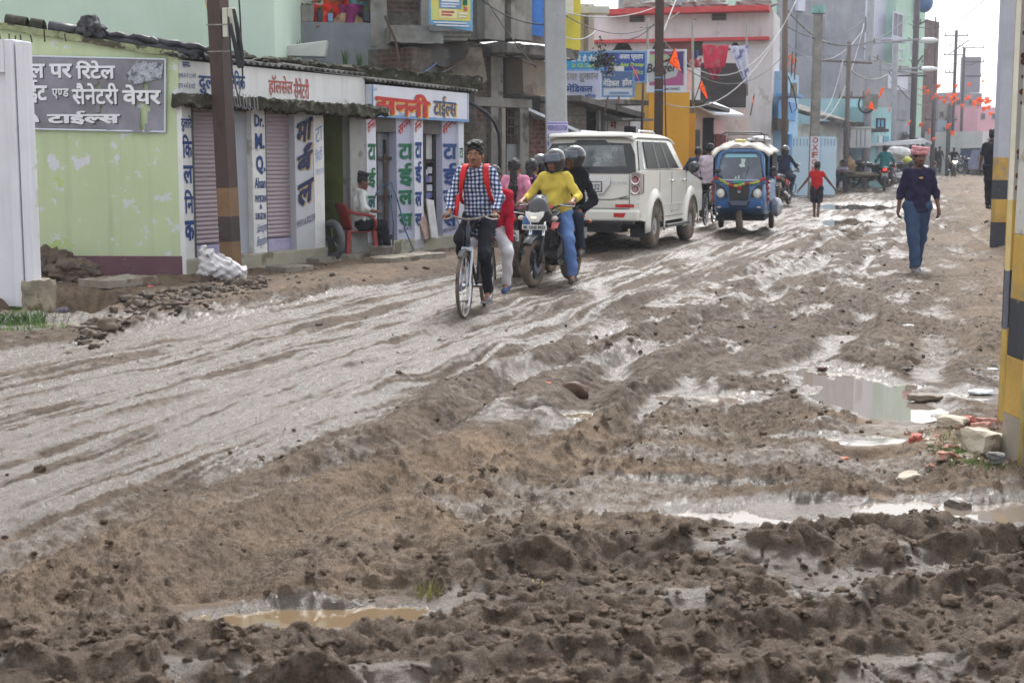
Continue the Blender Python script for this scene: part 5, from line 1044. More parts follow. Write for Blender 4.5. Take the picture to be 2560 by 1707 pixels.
# near channel pole
b0=ground(2512,1040); Yb=b0.y; e=empty('channel_pole',b0,0,'rusty pitted steel channel pole with a cream flange, banded yellow and black','pole')
C_chan=mat('channel_grey',S(176,172,172),.75,.1,3,.4,25,stain=S(110,78,55),sth=.66,ssc=5,stain2=S(140,130,120),st2=.6,s2sc=3); C_cream=mat('flange_cream',S(232,226,208),.7,.1,4,.3,20,stain=S(190,170,130),sth=.66,ssc=6)
s_=1/FPX*Yb
def ch(a,b): return MB().box((-14*s_,.0,a),(26*s_,.03,b)).box((-14*s_,-.05,a),(-10*s_,0-.002,b)).box((24*s_,-.04,a),(27*s_,-.002,b))
zz=[at(2512,v,Yb).z-b0.z for v in (820,675,500)]
band_pole(e,ch,[(-.2,zz[0],C_py),(zz[0],zz[1],C_pb),(zz[1],zz[2],C_py),(zz[2],4.2,C_chan)])
MB().box((-19*s_,-.06,zz[2]),(-12.5*s_,-.02,4.2)).build('flange',C_cream,e); MB().box((-19*s_,-.06,-.2),(-12.5*s_,-.02,zz[0]-.001)).build('flange',mat('flange_yellow',S(200,170,95),.7,.15,4,.3,20),e); MB().box((-19*s_,-.061,zz[0]),(-12.5*s_,-.021,zz[1]-.001)).build('flange',mat('flange_black',S(105,108,122),.7,.15,4,.3,20),e); MB().box((-19*s_,-.06,zz[1]),(-12.5*s_,-.02,zz[2]-.001)).build('flange',mat('flange_paleyellow',S(220,200,140),.7,.15,4,.3,20),e)
rh=MB()
for v in (60,82,140,155,192,230,258,380,394,440,470): z=at(2528,v,Yb).z-b0.z; rh.cyl((8*s_,-.004,z),(8*s_,.002,z),.011+.004*(v%3),n=10)
rh.build('rust_spot',mat('rust_dark',S(110,68,40),.9,.4,20,.3,60),e)
# near concrete pole
b0=ground(2548,1150); Yb=b0.y; s_=Yb/FPX; e=empty('striped_pole',b0,0,'thick whitewashed concrete pole with yellow and black bands at the right photo edge','pole')
C_pw=mat('pole_whitewash',S(205,203,196),.85,.15,2.5,.6,22,stain=S(165,158,145),sth=.56,ssc=5,stain2=S(130,125,115),st2=.68,s2sc=14)
def cp(a,b,zT=4.):
    w=lambda z:(36-13*max(0,min(1.3,z/2.4)))*s_; c=lambda z:(22+ 3*z)*s_
    return MB().hexa([(c(a)-w(a),-.12,a),(c(a)+2.2*w(a),-.12,a),(c(a)+2.2*w(a),.2,a),(c(a)-w(a),.2,a),(c(b)-w(b),-.12,b),(c(b)+2.2*w(b),-.12,b),(c(b)+2.2*w(b),.2,b),(c(b)-w(b),.2,b)])
zz=[at(2548,v,Yb).z-b0.z for v in (1045,900,755,590)]
for i,(a,b,m) in enumerate(((-.2,zz[0],mat('pole_mud',S(158,148,135),.85,.15,3,.4,20,stain=S(135,118,95),sth=.55,ssc=3,stain2=S(190,160,90),st2=.62,s2sc=4)),(zz[0],zz[1],C_py),(zz[1],zz[2],C_pb),(zz[2],zz[3],C_py),(zz[3],4.,C_pw))): cp(a,b).build('shaft' if i==4 else 'painted_band',m,e,bevel=.006)
# steel rod and clamps
zc=[at(2548,v,Yb).z-b0.z for v in (572,150)]
MB().tube([(-2*s_,-.17,zz[3]-1.0),(8*s_,-.17,zz[3]-.3),(20*s_,-.17,zz[3]+.35),(34*s_,-.18,zz[3]+1.5),(38*s_,-.18,4)],.012,8).build('steel_rod',mat('rod_blue_grey',S(140,148,170),.4,.1,3,.1,20,metal=.4),e,smooth=True)
MB().tube([(-28*s_,-.155,-.1),(-22*s_,-.155,.5),(-17*s_,-.15,zz[2]),(-5*s_,-.16,zz[3]-.05)],.0125,8).build('stay_bar',mat('bar_yellow',S(205,185,120),.7,.2,4,.3,20,stain=S(90,92,100),sth=.55,ssc=3),e,smooth=True)
for z in zc:
    c=MB().box((-22*s_,-.15,z-.07),(60*s_,-.125,z-.012)).box((-22*s_,-.15,z+.012),(60*s_,-.125,z+.07)).build('clamp',C_pb,e,bevel=.003); wr=MB()
    for k in range(5): wr.tube([(-16*s_+20*s_*t/8,-.165-.01*math.sin(t*2+k),z-.02+.008*k+.012*math.sin(t*1.4+k)) for t in range(12)],.0035,5)
    wr.build('tie_wire',C_wirel,c)
# ---------------- wires
def wire(name,P0,P1,sag,r,m,label,n=16):
    a=V(P0);b=V(P1); pts=[a.lerp(b,t/n)-V((0,0,4*sag*(t/n)*(1-t/n))) for t in range(n+1)]; o=MB().tube([p-a for p in pts],r,5).build(name,m,None,smooth=True,loc=a); return tag(o,label,'wire','wires slung over the street')
wl=[((1036,196,25),(1230,-30,30),.25,.014,C_ltblue,'blue cable pair rising from the tile shop roof to the concrete house'),((1046,192,25),(1178,131,27.5),.12,.01,C_wirel,'thin grey wire from the tile shop roof to the brick house'),((1178,98,27.5),(1340,165,26.6),.02,.012,C_wire,'dark wire running down across the brick house to a white insulator'),
((1640,18,34),(1370,20,26),.2,.012,C_wirel,'pale wire from the brown pole to the concrete pole'),((1640,250,34),(2000,-20,44),1.3,.013,C_wirel,'thick pale cable sagging in front of the laundry'),((1648,90,34),(1990,5,45),1.5,.012,C_wirel,'thin wire sagging in front of the red band'),((1600,70,36),(1700,30,40),.1,.01,C_wire,'short dark wire in front of the left vent'),((1560,100,34),(1636,60,34),.1,.01,C_wire,'thin dark wire reaching the brown pole from the left'),
((1655,90,38),(1690,0,40),.0,.02,C_wirel,'steep pale stay wire right of the brown pole'),((2025,275,47),(2108,150,55),.9,.012,C_wirel,'pale cable sagging between the lettered pole and the cross arm'),((1960,15,46),(2104,115,55),.3,.03,C_conc,'heavy grey cable from the weathered pole to the slim brown pole'),((1940,190,46),(2030,90,47),.6,.01,C_wirel,'thin pale wire left of the lettered pole'),((2110,160,55),(2222,185,62),.4,.03,C_wirel,'grey cable bundle between the slim pole and the pale pole'),
((1400,88,26),(1500,65,40),.2,.012,C_wirel,'wire from the concrete pole towards the white house'),((1400,146,26),(1440,148,30),.0,.015,C_conc,'short rod wire across the cyan doctor board'),((497,-60,18.6),(530,70,18.5),.0,.006,C_orange,'thin orange string running down to the left rail pole'),((2030,300,47),(2160,60,60),1.2,.015,C_wirel,'thin pale wire sagging from the lettered pole to the thick pole'),((1340,170,26),(1180,-60,27),.1,.01,C_wire,'thin dark wire crossing the balcony cornice'),((2270,95,70),(2370,90,105),.4,.02,C_wire,'dark wire between the tall dark pole and the power pole'),((2272,150,70),(2391,155,115),.4,.02,C_wire,'lower dark wire between the tall dark pole and the second power pole')]
wl+=[((1400,30,26),(1640,60,34),.3,.01,C_wire,'thin dark wire between the concrete pole and the brown pole, upper'),((1643,110,34),(1958,140,46),.9,.012,C_wire,'dark wire crossing the laundry from the brown pole'),((1958,60,46),(2158,50,60),.6,.015,C_wire,'dark wire from the weathered pole to the thick pale pole'),((1958,100,46),(2158,75,60),.9,.015,C_wirel,'pale wire from the weathered pole to the thick pale pole'),((2030,95,47),(2271,40,70),.7,.02,C_wire,'dark wire from the lettered pole to the tall dark pole'),((2158,120,60),(2271,165,70),.3,.025,C_conc,'grey bundle between the thick pole and the tall dark pole'),((2222,180,62),(2322,262,84),.5,.02,C_wire,'dark wire running down to the dark pole below the pennants'),((2271,60,70),(2500,-40,60),.8,.02,C_wire,'dark wire crossing the white sky at the top right'),((2370,138,105),(2500,110,60),.8,.015,C_wire,'thin wire across the white sky from the power pole'),((1180,-20,27),(1395,60,26),.2,.012,C_wire,'dark wire from the brick house balcony to the concrete pole')]
for (a,b,sag,r,m,lab) in wl: wire('cable',at(*a),at(*b),sag,r,m,lab)
# ---------------- flags
C_flag=mat('flag_orange',S(255,125,55,1.),.7,.08,3,0,stain=S(235,90,50),sth=.62,ssc=5); nt=C_flag.node_tree; tb_=nt.nodes.new('ShaderNodeBsdfTranslucent'); tb_.inputs[0].default_value=(1,.28,.06,1); ms=nt.nodes.new('ShaderNodeMixShader'); ms.inputs[0].default_value=.5; nt.links.new(nt.nodes['Principled BSDF'].outputs[0],ms.inputs[1]); nt.links.new(tb_.outputs[0],ms.inputs[2]); nt.links.new(ms.outputs[0],nt.nodes['Material Output'].inputs[0])
def flag(Y,pts,label,pole=None,emblem=True,group='orange pennant flags'):
    P=[at(u,v,Y) for u,v in pts]; c=P[0].copy(); rr=random.Random(int(pts[0][0])); mb=MB()
    a,b,t=P; n=8
    def f(i,j):
        q=a.lerp(b,j).lerp(t,i)-c; return (q.x,q.y+.12*Y/40*math.sin(i*5+j*2+pts[0][0])*i,q.z)
    mb.grid(f,n,4); e=empty('pennant_flag',c,0,label,'flag',group); o=mb.build('cloth',C_flag,e,smooth=True,solid=.006)
    if pole:
        d=at(*pole,Y)-c; MB().tube([(0,0,0),d],.014*Y/34,6).build('stick',C_rust,e)
    if emblem:
        m=(a*.35+b*.3+t*.35)-c; s=.07*Y/36; MB().tube([m+V((s*math.cos(k*.9)*.8,-.07,s*math.sin(k*.9))) for k in range(6)],s*.22,5).build('emblem',mat('emblem_brown',S(190,110,40),.6,.1),e)
    return e
flag(33.2,[(1688,118),(1672,158),(1703,180)],'orange pennant with emblem in front of the purple paint board',(1650,205)); flag(33.,[(1578,161),(1590,182),(1599,208)],'orange pennant hanging right of the medical hall signboard',(1580,163)); flag(38,[(1754,199),(1747,222),(1769,247)],'orange pennant in front of the dark tin shed',(1733,260))
flag(45,[(1981,129),(1976,140),(1970,167)],'slim orange pennant, left one of the pair on the tall grey block',(1978,190)); flag(45,[(1990,136),(1986,150),(1982,180)],'slim orange pennant, right one of the pair on the tall grey block',(1986,200)); flag(43,[(1886,236),(1881,246),(1881,263)],'narrow orange pennant above the auto roof rack',(1876,290),False)
flag(56,[(2176,218),(2168,228),(2166,239)],'small orange pennant beside the thick pale pole',None,False); flag(56,[(2213,217),(2200,225),(2198,246)],'orange pennant hanging before the long grey wall',None,False); flag(56,[(2178,253),(2170,270),(2190,277)],'orange pennant below the transformer box',None,False); flag(56,[(2225,268),(2220,270),(2223,280)],'tiny orange pennant on the pale grey street pole',None,False); flag(64,[(2278,300),(2270,308),(2269,318)],'orange pennant on the tall dark pole, below head height of the pennant row',None,False); flag(75,[(2345,341),(2331,345),(2327,353)],'long orange pennant low on the dark pole right of the turbaned man',None,False)
rr=random.Random(12); far=[(2282,222),(2290,228),(2302,226),(2312,219),(2308,236),(2318,230),(2330,244),(2346,216),(2340,238),(2352,246),(2362,254),(2372,240),(2380,246),(2388,238),(2384,256),(2394,250),(2392,215),(2424,212),(2458,205),(2414,248),(2424,244),(2406,264),(2436,256),(2446,252),(2452,262),(2458,252),(2466,258),(2476,254),(2464,272),(2474,268),(2450,248),(2470,248),(2305,312),(2328,328),(2374,315),(2382,333),(2478,285),(2440,262)]
first=None
wd=mat('wire_dark',(.03,.03,.035),.6,0,1,0)
for i,(u,v) in enumerate(far):
    s=rr.uniform(8,13); e=flag(rr.uniform(78,100),[(u-s*.6,v-s*.4),(u+s*.6,v-s*rr.uniform(.3,.7)),(u-s*rr.uniform(-.1,.7),v+s*.75)],'small orange pennant in the crowded row strung over the far road',None,False,'pennants strung over the far road')
for i,(a,b) in enumerate((((2225,205,64),(2500,262,100)),((2271,210,70),(2500,245,105)))): wire('pennant_string',at(*a),at(*b),.6,.012,wd,('upper','lower')[i]+' string carrying the orange pennants over the far road')
# ============================================================ PEOPLE (implicit surfaces)
def _cap(P,a,b,ra,rb):
    a=np.array(a);b=np.array(b);ab=b-a; L2=max(1e-9,float(ab@ab)); t=np.clip(((P-a)@ab)/L2,0,1); d=np.linalg.norm(P-a-t[...,None]*ab,axis=-1); return d-(ra+(rb-ra)*t)
def _ell(P,c,r,Rm):
    q=(P-np.array(c))@Rm if Rm is not None else P-np.array(c); r=np.array(r); k0=np.linalg.norm(q/r,axis=-1); k1=np.linalg.norm(q/(r*r),axis=-1)+1e-9; return k0*(k0-1)/k1
class SDF:
    def __init__(s): s.p=[]
    def cap(s,a,b,ra,rb=None,k=.03,cutb=False,cuta=False): s.p.append(('c',V(a),V(b),ra,rb if rb is not None else ra,k,1,cuta,cutb)); return s
    def ell(s,c,r,k=.03,M=None,op=1): s.p.append(('e',V(c),r,M,0,k,op,False,False)); return s
    def build(s,name,m,parent=None,res=.008,wr=0.,wf=14.,smooth=1):
        lo=V((9,9,9));hi=V((-9,-9,-9))
        for p in s.p:
            if p[6]<0: continue
            pts=[(p[1],p[3]),(p[2],p[4])] if p[0]=='c' else [(p[1],max(p[2]))]
            for q,r in pts:
                for i in range(3): lo[i]=min(lo[i],q[i]-r);hi[i]=max(hi[i],q[i]+r)
        lo-=V((.04,)*3);hi+=V((.04,)*3); n=[int((hi[i]-lo[i])/res)+2 for i in range(3)]; F=np.full(n,.5,np.float32)
        ax=[lo[i]+res*np.arange(n[i]) for i in range(3)]
        for p in s.p:
            mg=.05
            if p[0]=='c': a0=[min(p[1][i]-p[3],p[2][i]-p[4])-mg for i in range(3)];a1=[max(p[1][i]+p[3],p[2][i]+p[4])+mg for i in range(3)]
            else: rr=max(p[2]); a0=[p[1][i]-rr-mg for i in range(3)];a1=[p[1][i]+rr+mg for i in range(3)]
            sl=tuple(slice(max(0,int((a0[i]-lo[i])/res)),min(n[i],int((a1[i]-lo[i])/res)+2)) for i in range(3))
            P=np.stack(np.meshgrid(ax[0][sl[0]],ax[1][sl[1]],ax[2][sl[2]],indexing='ij'),-1)
            if P.size==0: continue
            if p[0]=='c':
                d=_cap(P,p[1],p[2],p[3],p[4])
                D=(p[2]-p[1]); 
                if D.length>1e-6:
                    D.normalize()
                    if p[8]: d=np.maximum(d,(P-np.array(p[2]))@np.array(D))
                    if p[7]: d=np.maximum(d,(np.array(p[1])-P)@np.array(D))
            else: d=_ell(P,p[1],p[2],None if p[3] is None else np.array(p[3]))
            G=F[sl]; k=p[5]
            if p[6]>0: h=np.clip(.5+.5*(G-d)/k,0,1); F[sl]=G*(1-h)+d*h-k*h*(1-h)
            else: h=np.clip(.5-.5*(G+d)/k,0,1); F[sl]=G*(1-h)-d*h+k*h*(1-h)
        if wr:
            X,Y,Z=np.meshgrid(*ax,indexing='ij'); w=wf
            F+=(wr*(np.sin(X*w+2.1*np.sin(Z*w*.7)+1.3*np.sin(Y*w*.9))*.6+np.sin(Z*w*1.9+2.*np.sin(X*w*.8+Y*w*.6))*.6+.3*np.sin(Y*w*2.9+Z*w*1.3+X*w*2.))).astype(np.float32)
        I=F<0; c=np.zeros([k-1 for k in n],np.int8)
        for dx in (0,1):
            for dy in (0,1):
                for dz in (0,1): c+=I[dx:n[0]-1+dx,dy:n[1]-1+dy,dz:n[2]-1+dz]
        act=(c>0)&(c<8); idx=np.full(act.shape,-1,np.int32); ii=np.argwhere(act); idx[act]=np.arange(len(ii))
        acc=np.zeros((len(ii),3));cnt=np.zeros(len(ii))
        cor=[(a,b,d) for a in(0,1) for b in(0,1) for d in(0,1)]
        for A in cor:
            for ax_ in range(3):
                if A[ax_]: continue
                B=list(A);B[ax_]=1; fa=F[ii[:,0]+A[0],ii[:,1]+A[1],ii[:,2]+A[2]];fb=F[ii[:,0]+B[0],ii[:,1]+B[1],ii[:,2]+B[2]]
                m_=(fa<0)!=(fb<0); t=np.where(m_,fa/(fa-fb+1e-12),0); pt=np.tile(np.array(A,float),(len(ii),1)); pt[:,ax_]=t; acc+=pt*m_[:,None];cnt+=m_
        v=(ii+acc/cnt[:,None])*res+np.array(lo)
        faces=[]
        for ax_ in range(3):
            o1,o2=[k for k in range(3) if k!=ax_]
            s0=[slice(1,n[k]-1) for k in range(3)]; s0[ax_]=slice(0,n[ax_]-1); s1=list(s0); s1[ax_]=slice(1,n[ax_]); e=I[tuple(s0)]!=I[tuple(s1)]; q=np.argwhere(e)
            if len(q)==0: continue
            q=q+np.array([1 if k!=ax_ else 0 for k in range(3)]); 
            def cell(d1,d2):
                r=q.copy(); r[:,o1]-=d1; r[:,o2]-=d2; return idx[r[:,0],r[:,1],r[:,2]]
            faces.append(np.stack([cell(1,1),cell(0,1),cell(0,0),cell(1,0)],1))
        f=np.concatenate(faces); f=f[(f>=0).all(1)]
        me=bpy.data.meshes.new(name); me.from_pydata(v.tolist(),[],f.tolist()); bm=bmesh.new(); bm.from_mesh(me); bmesh.ops.recalc_face_normals(bm,faces=bm.faces)
        for _ in range(smooth): bmesh.ops.smooth_vert(bm,verts=bm.verts,factor=.35,use_axis_x=True,use_axis_y=True,use_axis_z=True)
        bm.to_mesh(me); bm.free()
        me.polygons.foreach_set('use_smooth',[True]*len(me.polygons)); me.materials.append(m); o=bpy.data.objects.new(name,me); COL.objects.link(o); o.parent=parent; return o
SK=mat('skin',S(150,104,82),.55,.10,9,.1,60,stain=S(128,86,68),sth=.6,ssc=9,sw=.2); SKD=mat('skin_dark',S(112,76,60),.55,.12,9,.1,60)
C_hair=mat('hair_black',(.008,.007,.008),.6,.2,40,.6,90,anis=(1,1,.3)); C_eye=mat('eye_white',S(220,215,210),.2,0,1,0); C_iris=mat('iris',(.01,.008,.006),.15,0,1,0); C_lip=mat('lips',S(130,78,70),.5,.1,9,0)
def fabric(n,c,**k):
    a=dict(rough=.95,spec=.12,var=.12,scale=6,bump=.25,bscale=55); a.update(k); return mat('fabric_'+n,c,**a)
def hand(F,w,d,nrm,curl=.8,s=1,th=1):
    """palm + five separate fingers. w wrist, d direction to knuckles, nrm palm normal (fingers curl to it), th=+1/-1 thumb side"""
    w=V(w);d=V(d).normalized();nrm=(V(nrm)-d*V(nrm).dot(d)).normalized(); sd=d.cross(nrm)*th
    F.cap(w,w+d*.045*s+sd*.012*s,.024*s,.024*s,k=.015); F.cap(w+d*.03*s-sd*.012*s,w+d*.075*s-sd*.020*s,.018*s,.014*s,k=.015); F.cap(w+d*.03*s+sd*.010*s,w+d*.078*s+sd*.020*s,.018*s,.014*s,k=.015)
    for i,(o,l) in enumerate(((.030,.070),(.010,.080),(-.011,.074),(-.031,.058))):
        b=w+d*.080*s+sd*o*s; c=curl*(1+.08*i); d1=(d*math.cos(c*.9)+nrm*math.sin(c*.9)); d2=(d*math.cos(c*1.9)+nrm*math.sin(c*1.9)); m=b+d1*l*.52*s; e=m+d2*l*.48*s
        F.cap(b-d*.01*s,m,.0095*s,.0088*s,k=.005); F.cap(m,e,.0088*s,.0072*s,k=.005)
    b=w+d*.028*s+sd*.026*s; m=b+(d*.6+sd*.75+nrm*.25).normalized()*.038*s; e=m+(d*.75+nrm*.65*min(1,curl)+sd*.1).normalized()*.032*s; F.cap(b,m,.0125*s,.0105*s,k=.012); F.cap(m,e,.0102*s,.0085*s,k=.006)
def person(name_label,J,look,cat='person',loc=(0,0,0),rz=0.,res=.008,group=None):
    """J: joints in local space. look: dict of materials and options"""
    J=dict(J)
    g={k:V(v) for k,v in J.items() if k[:2] not in('f','cu','th')}; f=V(J.get('f',(0,1,0))).normalized(); sk=look.get('skin',SK); s=look.get('s',1.); fat=look.get('fat',1.)
    up=(g['hed']-g['nec']).normalized(); up=(V((0,0,1))*.7+up*.3).normalized(); up=(up-f*up.dot(f)).normalized(); rx=f.cross(up).normalized()  # rx = person's right
    B=SDF(); hc=g['hed']; Mh=Matrix((rx,f,up)).transposed()
    P=lambda x,y,z: hc+(rx*x+f*y+up*z)*s
    # head
    B.ell(P(0,-.012,.025),(.076*s,.096*s,.098*s),.02,Mh); B.ell(P(0,.018,-.045),(.060*s,.070*s,.072*s),.03,Mh); B.ell(P(0,.052,-.092),(.030*s,.026*s,.024*s),.03,Mh)
    B.cap(P(0,.078,.012),P(0,.106,-.030),.009*s,.0145*s,k=.012); B.cap(P(-.014,.090,-.034),P(.014,.090,-.034),.009*s,k=.008)
    for q in(-1,1):
        B.ell(P(q*.078,-.008,-.012),(.012*s,.022*s,.034*s),.008,Mh); B.ell(P(q*.031,.092,.004),(.020*s,.012*s,.010*s),.012,Mh,-1); B.cap(P(q*.014,.085,.024),P(q*.048,.074,.024),.008*s,k=.012); B.ell(P(q*.042,.060,-.030),(.02*s,.018*s,.02*s),.02,Mh)
    B.cap(P(-.020,.084,-.062),P(.020,.084,-.062),.007*s,k=.006); B.cap(P(-.016,.083,-.073),P(.016,.083,-.073),.007*s,k=.006)
    # neck, trunk, limbs (continuous)
    chest=g['che']; B.cap(g['nec']-up*.02*s,hc-up*.06*s-f*.012*s,.056*s,.052*s,k=.03)
    shl=(g['shL']-g['shR']); B.cap(g['shL'],g['shR'],.045*s,k=.04); B.cap(chest,g['nec'],.08*s,.05*s,k=.05); B.cap(chest,g['pel'],.10*s*fat,.10*s*fat,k=.05); B.cap(g['hpL'],g['hpR'],.085*s,k=.04)
    for q in 'LR':
        B.cap(g['sh'+q],g['el'+q],.044*s,.036*s,k=.02); B.cap(g['el'+q],g['wr'+q],.037*s,.024*s,k=.015); B.cap(g['hp'+q],g['kn'+q],.075*s,.05*s,k=.03); B.cap(g['kn'+q],g['an'+q],.048*s,.032*s,k=.02)
        B.cap(g['an'+q],g['to'+q],.030*s,.022*s,k=.02)
        hd=J.get('hd'+q); 
        if hd!=0:
            d=V(hd) if hd is not None else (g['wr'+q]-g['el'+q]); nn=V(J.get('hn'+q,(0,0,-1))); hand(B,g['wr'+q],d,nn,J.get('cu'+q,.5),s*.98,J.get('th'+q,1 if q=='L' else -1))
    body=B.build('person',sk,None,res); body.location=loc; body.rotation_euler=(0,0,rz); tag(body,name_label,cat,group)
    # shirt
    if look.get('shirt'):
        Sh=SDF(); lo=look.get('loose',1.); hem=look.get('hem',.10); dn=(g['pel']-chest).normalized(); ht=g['pel']+dn*hem; sx=(g['shR']-g['shL']).normalized()
        Sh.cap(g['shL']+V((0,0,-.01)),g['shR']+V((0,0,-.01)),.060*s*lo,k=.05); w=.050*s*fat
        for q in(-1,1): Sh.cap(chest+sx*w*q*1.25,ht+sx*w*q*1.1,.108*s*lo*fat,.108*s*lo*fat,k=.05,cutb=True)
        Sh.ell(g['pel'].lerp(chest,.35)+J.get('bel',V((0,.05,0)))*1. if look.get('belly') else g['pel'].lerp(chest,.5),(.13*s*fat,(.15 if look.get('belly') else .11)*s,.16*s),.05)
        Sh.cap(chest,g['nec'],.10*s,.062*s,k=.05)
        sl=look.get('sleeve',1.)
        for q in 'LR':
            a,b,c=g['sh'+q],g['el'+q],g['wr'+q]
            if sl>=1: e=b.lerp(c,min(1,sl-1+.0) if sl>1 else 0.001); Sh.cap(a,b,.056*s*lo,.048*s*lo,k=.03); Sh.cap(b,e,.051*s*lo,.040*s*lo,k=.02,cutb=True)
            else: Sh.cap(a,a.lerp(b,sl),.060*s*lo,.054*s*lo,k=.03,cutb=True)
        Sh.build(look.get('shirt_name','shirt'),look['shirt'],body,res,wr=look.get('wr',.0062),wf=24)
        if look.get('collar'):
            cb=MB(); 
            for q in(-1,1):
                a=g['nec']+up*.035*s+rx*q*.052*s-f*.01; b=g['nec']-up*.015*s+rx*q*.012*s+f*.085*s; c=b+rx*q*.055*s-up*.02*s+f*.006; d=a+rx*q*.02*s-up*.035*s+f*.02; cb.add([a,b,c,d],[(0,1,2,3)])
            cb.build('collar',look['shirt'],body,solid=.006)
    if look.get('trousers'):
        Tr=SDF(); tl=look.get('tl',1.); lo=look.get('tloose',1.); Tr.cap(g['hpL']+V((0,0,.03)),g['hpR']+V((0,0,.03)),.105*s*fat,k=.05)
        for q in 'LR':
            a,b,c=g['hp'+q],g['kn'+q],g['an'+q]
            if tl>=1: Tr.cap(a,b,.092*s*lo,.068*s*lo,k=.03); Tr.cap(b,b.lerp(c,min(1.,tl-.0) if tl<=1 else tl-1),.066*s*lo,.052*s*lo,k=.03,cutb=True)
            else: Tr.cap(a,a.lerp(b,tl),.095*s*lo,.085*s*lo,k=.03,cutb=True)
        Tr.build(look.get('tr_name','trousers'),look['trousers'],body,res,wr=.0065,wf=21)
    if look.get('shoe'):
        for q in 'LR':
            d=(g['to'+q]-g['an'+q]); d.z=0; d=d.normalized() if d.length>.01 else f.copy(); b=g['an'+q].copy(); so=SDF(); bt=g['to'+q]-V((0,0,.012)); h=b.copy(); h.z=(b.z+bt.z)/2 if b.z-bt.z<.12 else b.z-.05
            if look.get('sandal'): 
                t=V((0,0,1)); m=MB(); c=g['to'+q]-d*.07-V((0,0,.03)); sd=d.cross(t); m.hexa([c-d*.12-sd*.04,c+d*.13-sd*.045,c+d*.13+sd*.045,c-d*.12+sd*.04]+[x+t*.02 for x in (c-d*.12-sd*.04,c+d*.13-sd*.045,c+d*.13+sd*.045,c-d*.12+sd*.04)]); o=m.build('sandal',look['shoe'],body,bevel=.008); m=MB(); 
                m.grid(lambda i,j:c+d*(-.03+.09*j)+sd*(-.046+.092*i)+t*(.02+.05*math.sin(PI*i)),8,3); m.build('strap',look.get('strap',look['shoe']),o,smooth=True,solid=.006)
            else:
                so.cap(h-d*.03,bt,.040*s,.036*s,k=.02); so.cap(b,h,.042*s,.04*s,k=.02); so.build('shoe',look['shoe'],body,res)
    # hair / head wear
    hs=look.get('hair','short')
    if hs:
        Hh=SDF(); 
        if hs in('short','crew'):
            a=.006 if hs=='crew' else .009; Hh.ell(P(0,-.016,.040),((.077+a)*s,(.094+a)*s,(.095+a*1.3)*s),.01,Mh); Hh.ell(P(0,.088,-.045),(.062*s,.075*s,.092*s),.014,Mh,-1); Hh.ell(P(0,.06,-.09),(.11*s,.085*s,.095*s),.012,Mh,-1); Hh.ell(P(0,.06,-.07),(.2*s,.07*s,.075*s),.012,Mh,-1); Hh.ell(P(0,-.03,-.135),(.2*s,.2*s,.085*s),.01,Mh,-1)
            if hs=='short':
                for i in range(9): [Hh.ell(P(-.060+.015*i,.052-.052*j+.010*math.sin(i*2.1+j),.112+.006*j-.10*abs(i-4)**3/640+.009*math.sin(i*1.7+j*2)),(.022*s,.034*s,.026*s),.010,Mh) for j in range(3)]
        else:
            Hh.ell(P(0,-.016,.034),(.085*s,.103*s,.101*s),.01,Mh); Hh.ell(P(0,.095,-.035),(.09*s,.07*s,.085*s),.012,Mh,-1)
            L_=look.get('hl',.55); b=P(0,-.095,-.01); e1=b+V((0,0,-.25))-f*.09*s; e=b+V((0,0,-L_))-f*look.get('hb',.10); Hh.cap(b,e1,.042*s,.052*s,k=.04); Hh.cap(e1,e,.055*s,.032*s,k=.04)
        Hh.build('hair',C_hair,body,res,wr=.0055,wf=70,smooth=1)
    if look.get('face',1):
        for q in(-1,1):
            e=MB().ell(P(q*.031,.078,.004),(.0115*s,.0085*s,.0040*s),10,6,Mh).build('eye',C_eye,body,smooth=True); MB().ell(P(q*.031,.0875,.003),(.0060*s,.003*s,.0042*s),8,5,Mh).build('iris',C_iris,e)
            MB().tube([P(q*.016,.0905,.023),P(q*.030,.088,.028),P(q*.048,.076,.023)],.003*s,5,rs=[.0035*s,.0035*s,.0015*s]).build('eyebrow',C_hair,body)
        MB().tube([P(-.024,.084,-.066),P(-.010,.092,-.067),P(0,.0935,-.068),P(.010,.092,-.067),P(.024,.084,-.066)],.006*s,6,rs=[.003*s,.006*s,.0065*s,.006*s,.003*s]).build('lips',C_lip,body,smooth=True)
        if look.get('moust'): MB().tube([P(-.028,.086,-.056),P(-.012,.096,-.050),P(.012,.096,-.050),P(.028,.086,-.056)],.0045*s,5,rs=[.0015*s,.0038*s,.0038*s,.0015*s]).build('moustache',C_hair,body)
        if look.get('beard'):
            bd=SDF(); bd.cap(P(-.055,.01,-.07),P(0,.055,-.105),.02*s,k=.02); bd.cap(P(.055,.01,-.07),P(0,.055,-.105),.02*s,k=.02); bd.ell(P(0,.06,-.1),(.034*s,.032*s,.03*s),.02,Mh); bd.build('beard',C_hair,body,res,wr=.002,wf=90)
    if look.get('helmet'):
        Hm=SDF(); Hm.ell(P(0,-.012,.035),(.132*s,.152*s,.138*s),.01,Mh); Hm.ell(P(0,.0,-.05),(.122*s,.125*s,.11*s),.03,Mh); Hm.ell(P(0,.135,-.035),(.088*s,.11*s,.085*s),.015,Mh,-1); Hm.ell(P(0,0,-.17),(.2*s,.2*s,.06*s),.02,Mh,-1)
        hm=Hm.build('helmet',look['helmet'],body,res,smooth=2)
        vz=MB(); zt=.085 if look.get('visor_up',1) else .02
        vz.grid(lambda i,j:P(math.sin((i-.5)*2.5)*(.136-.030*j*j),-.012+math.cos((i-.5)*2.5)*(.163-.040*j*j),.018+.105*j),14,6); vz.build('visor',look.get('visor',mat('visor',S(66,74,92),.12,.1,2,0,spec=.8)),hm,smooth=True,solid=.004)
    for fn in look.get('extra',()): fn(body,P,g,f,up,rx)
    return body
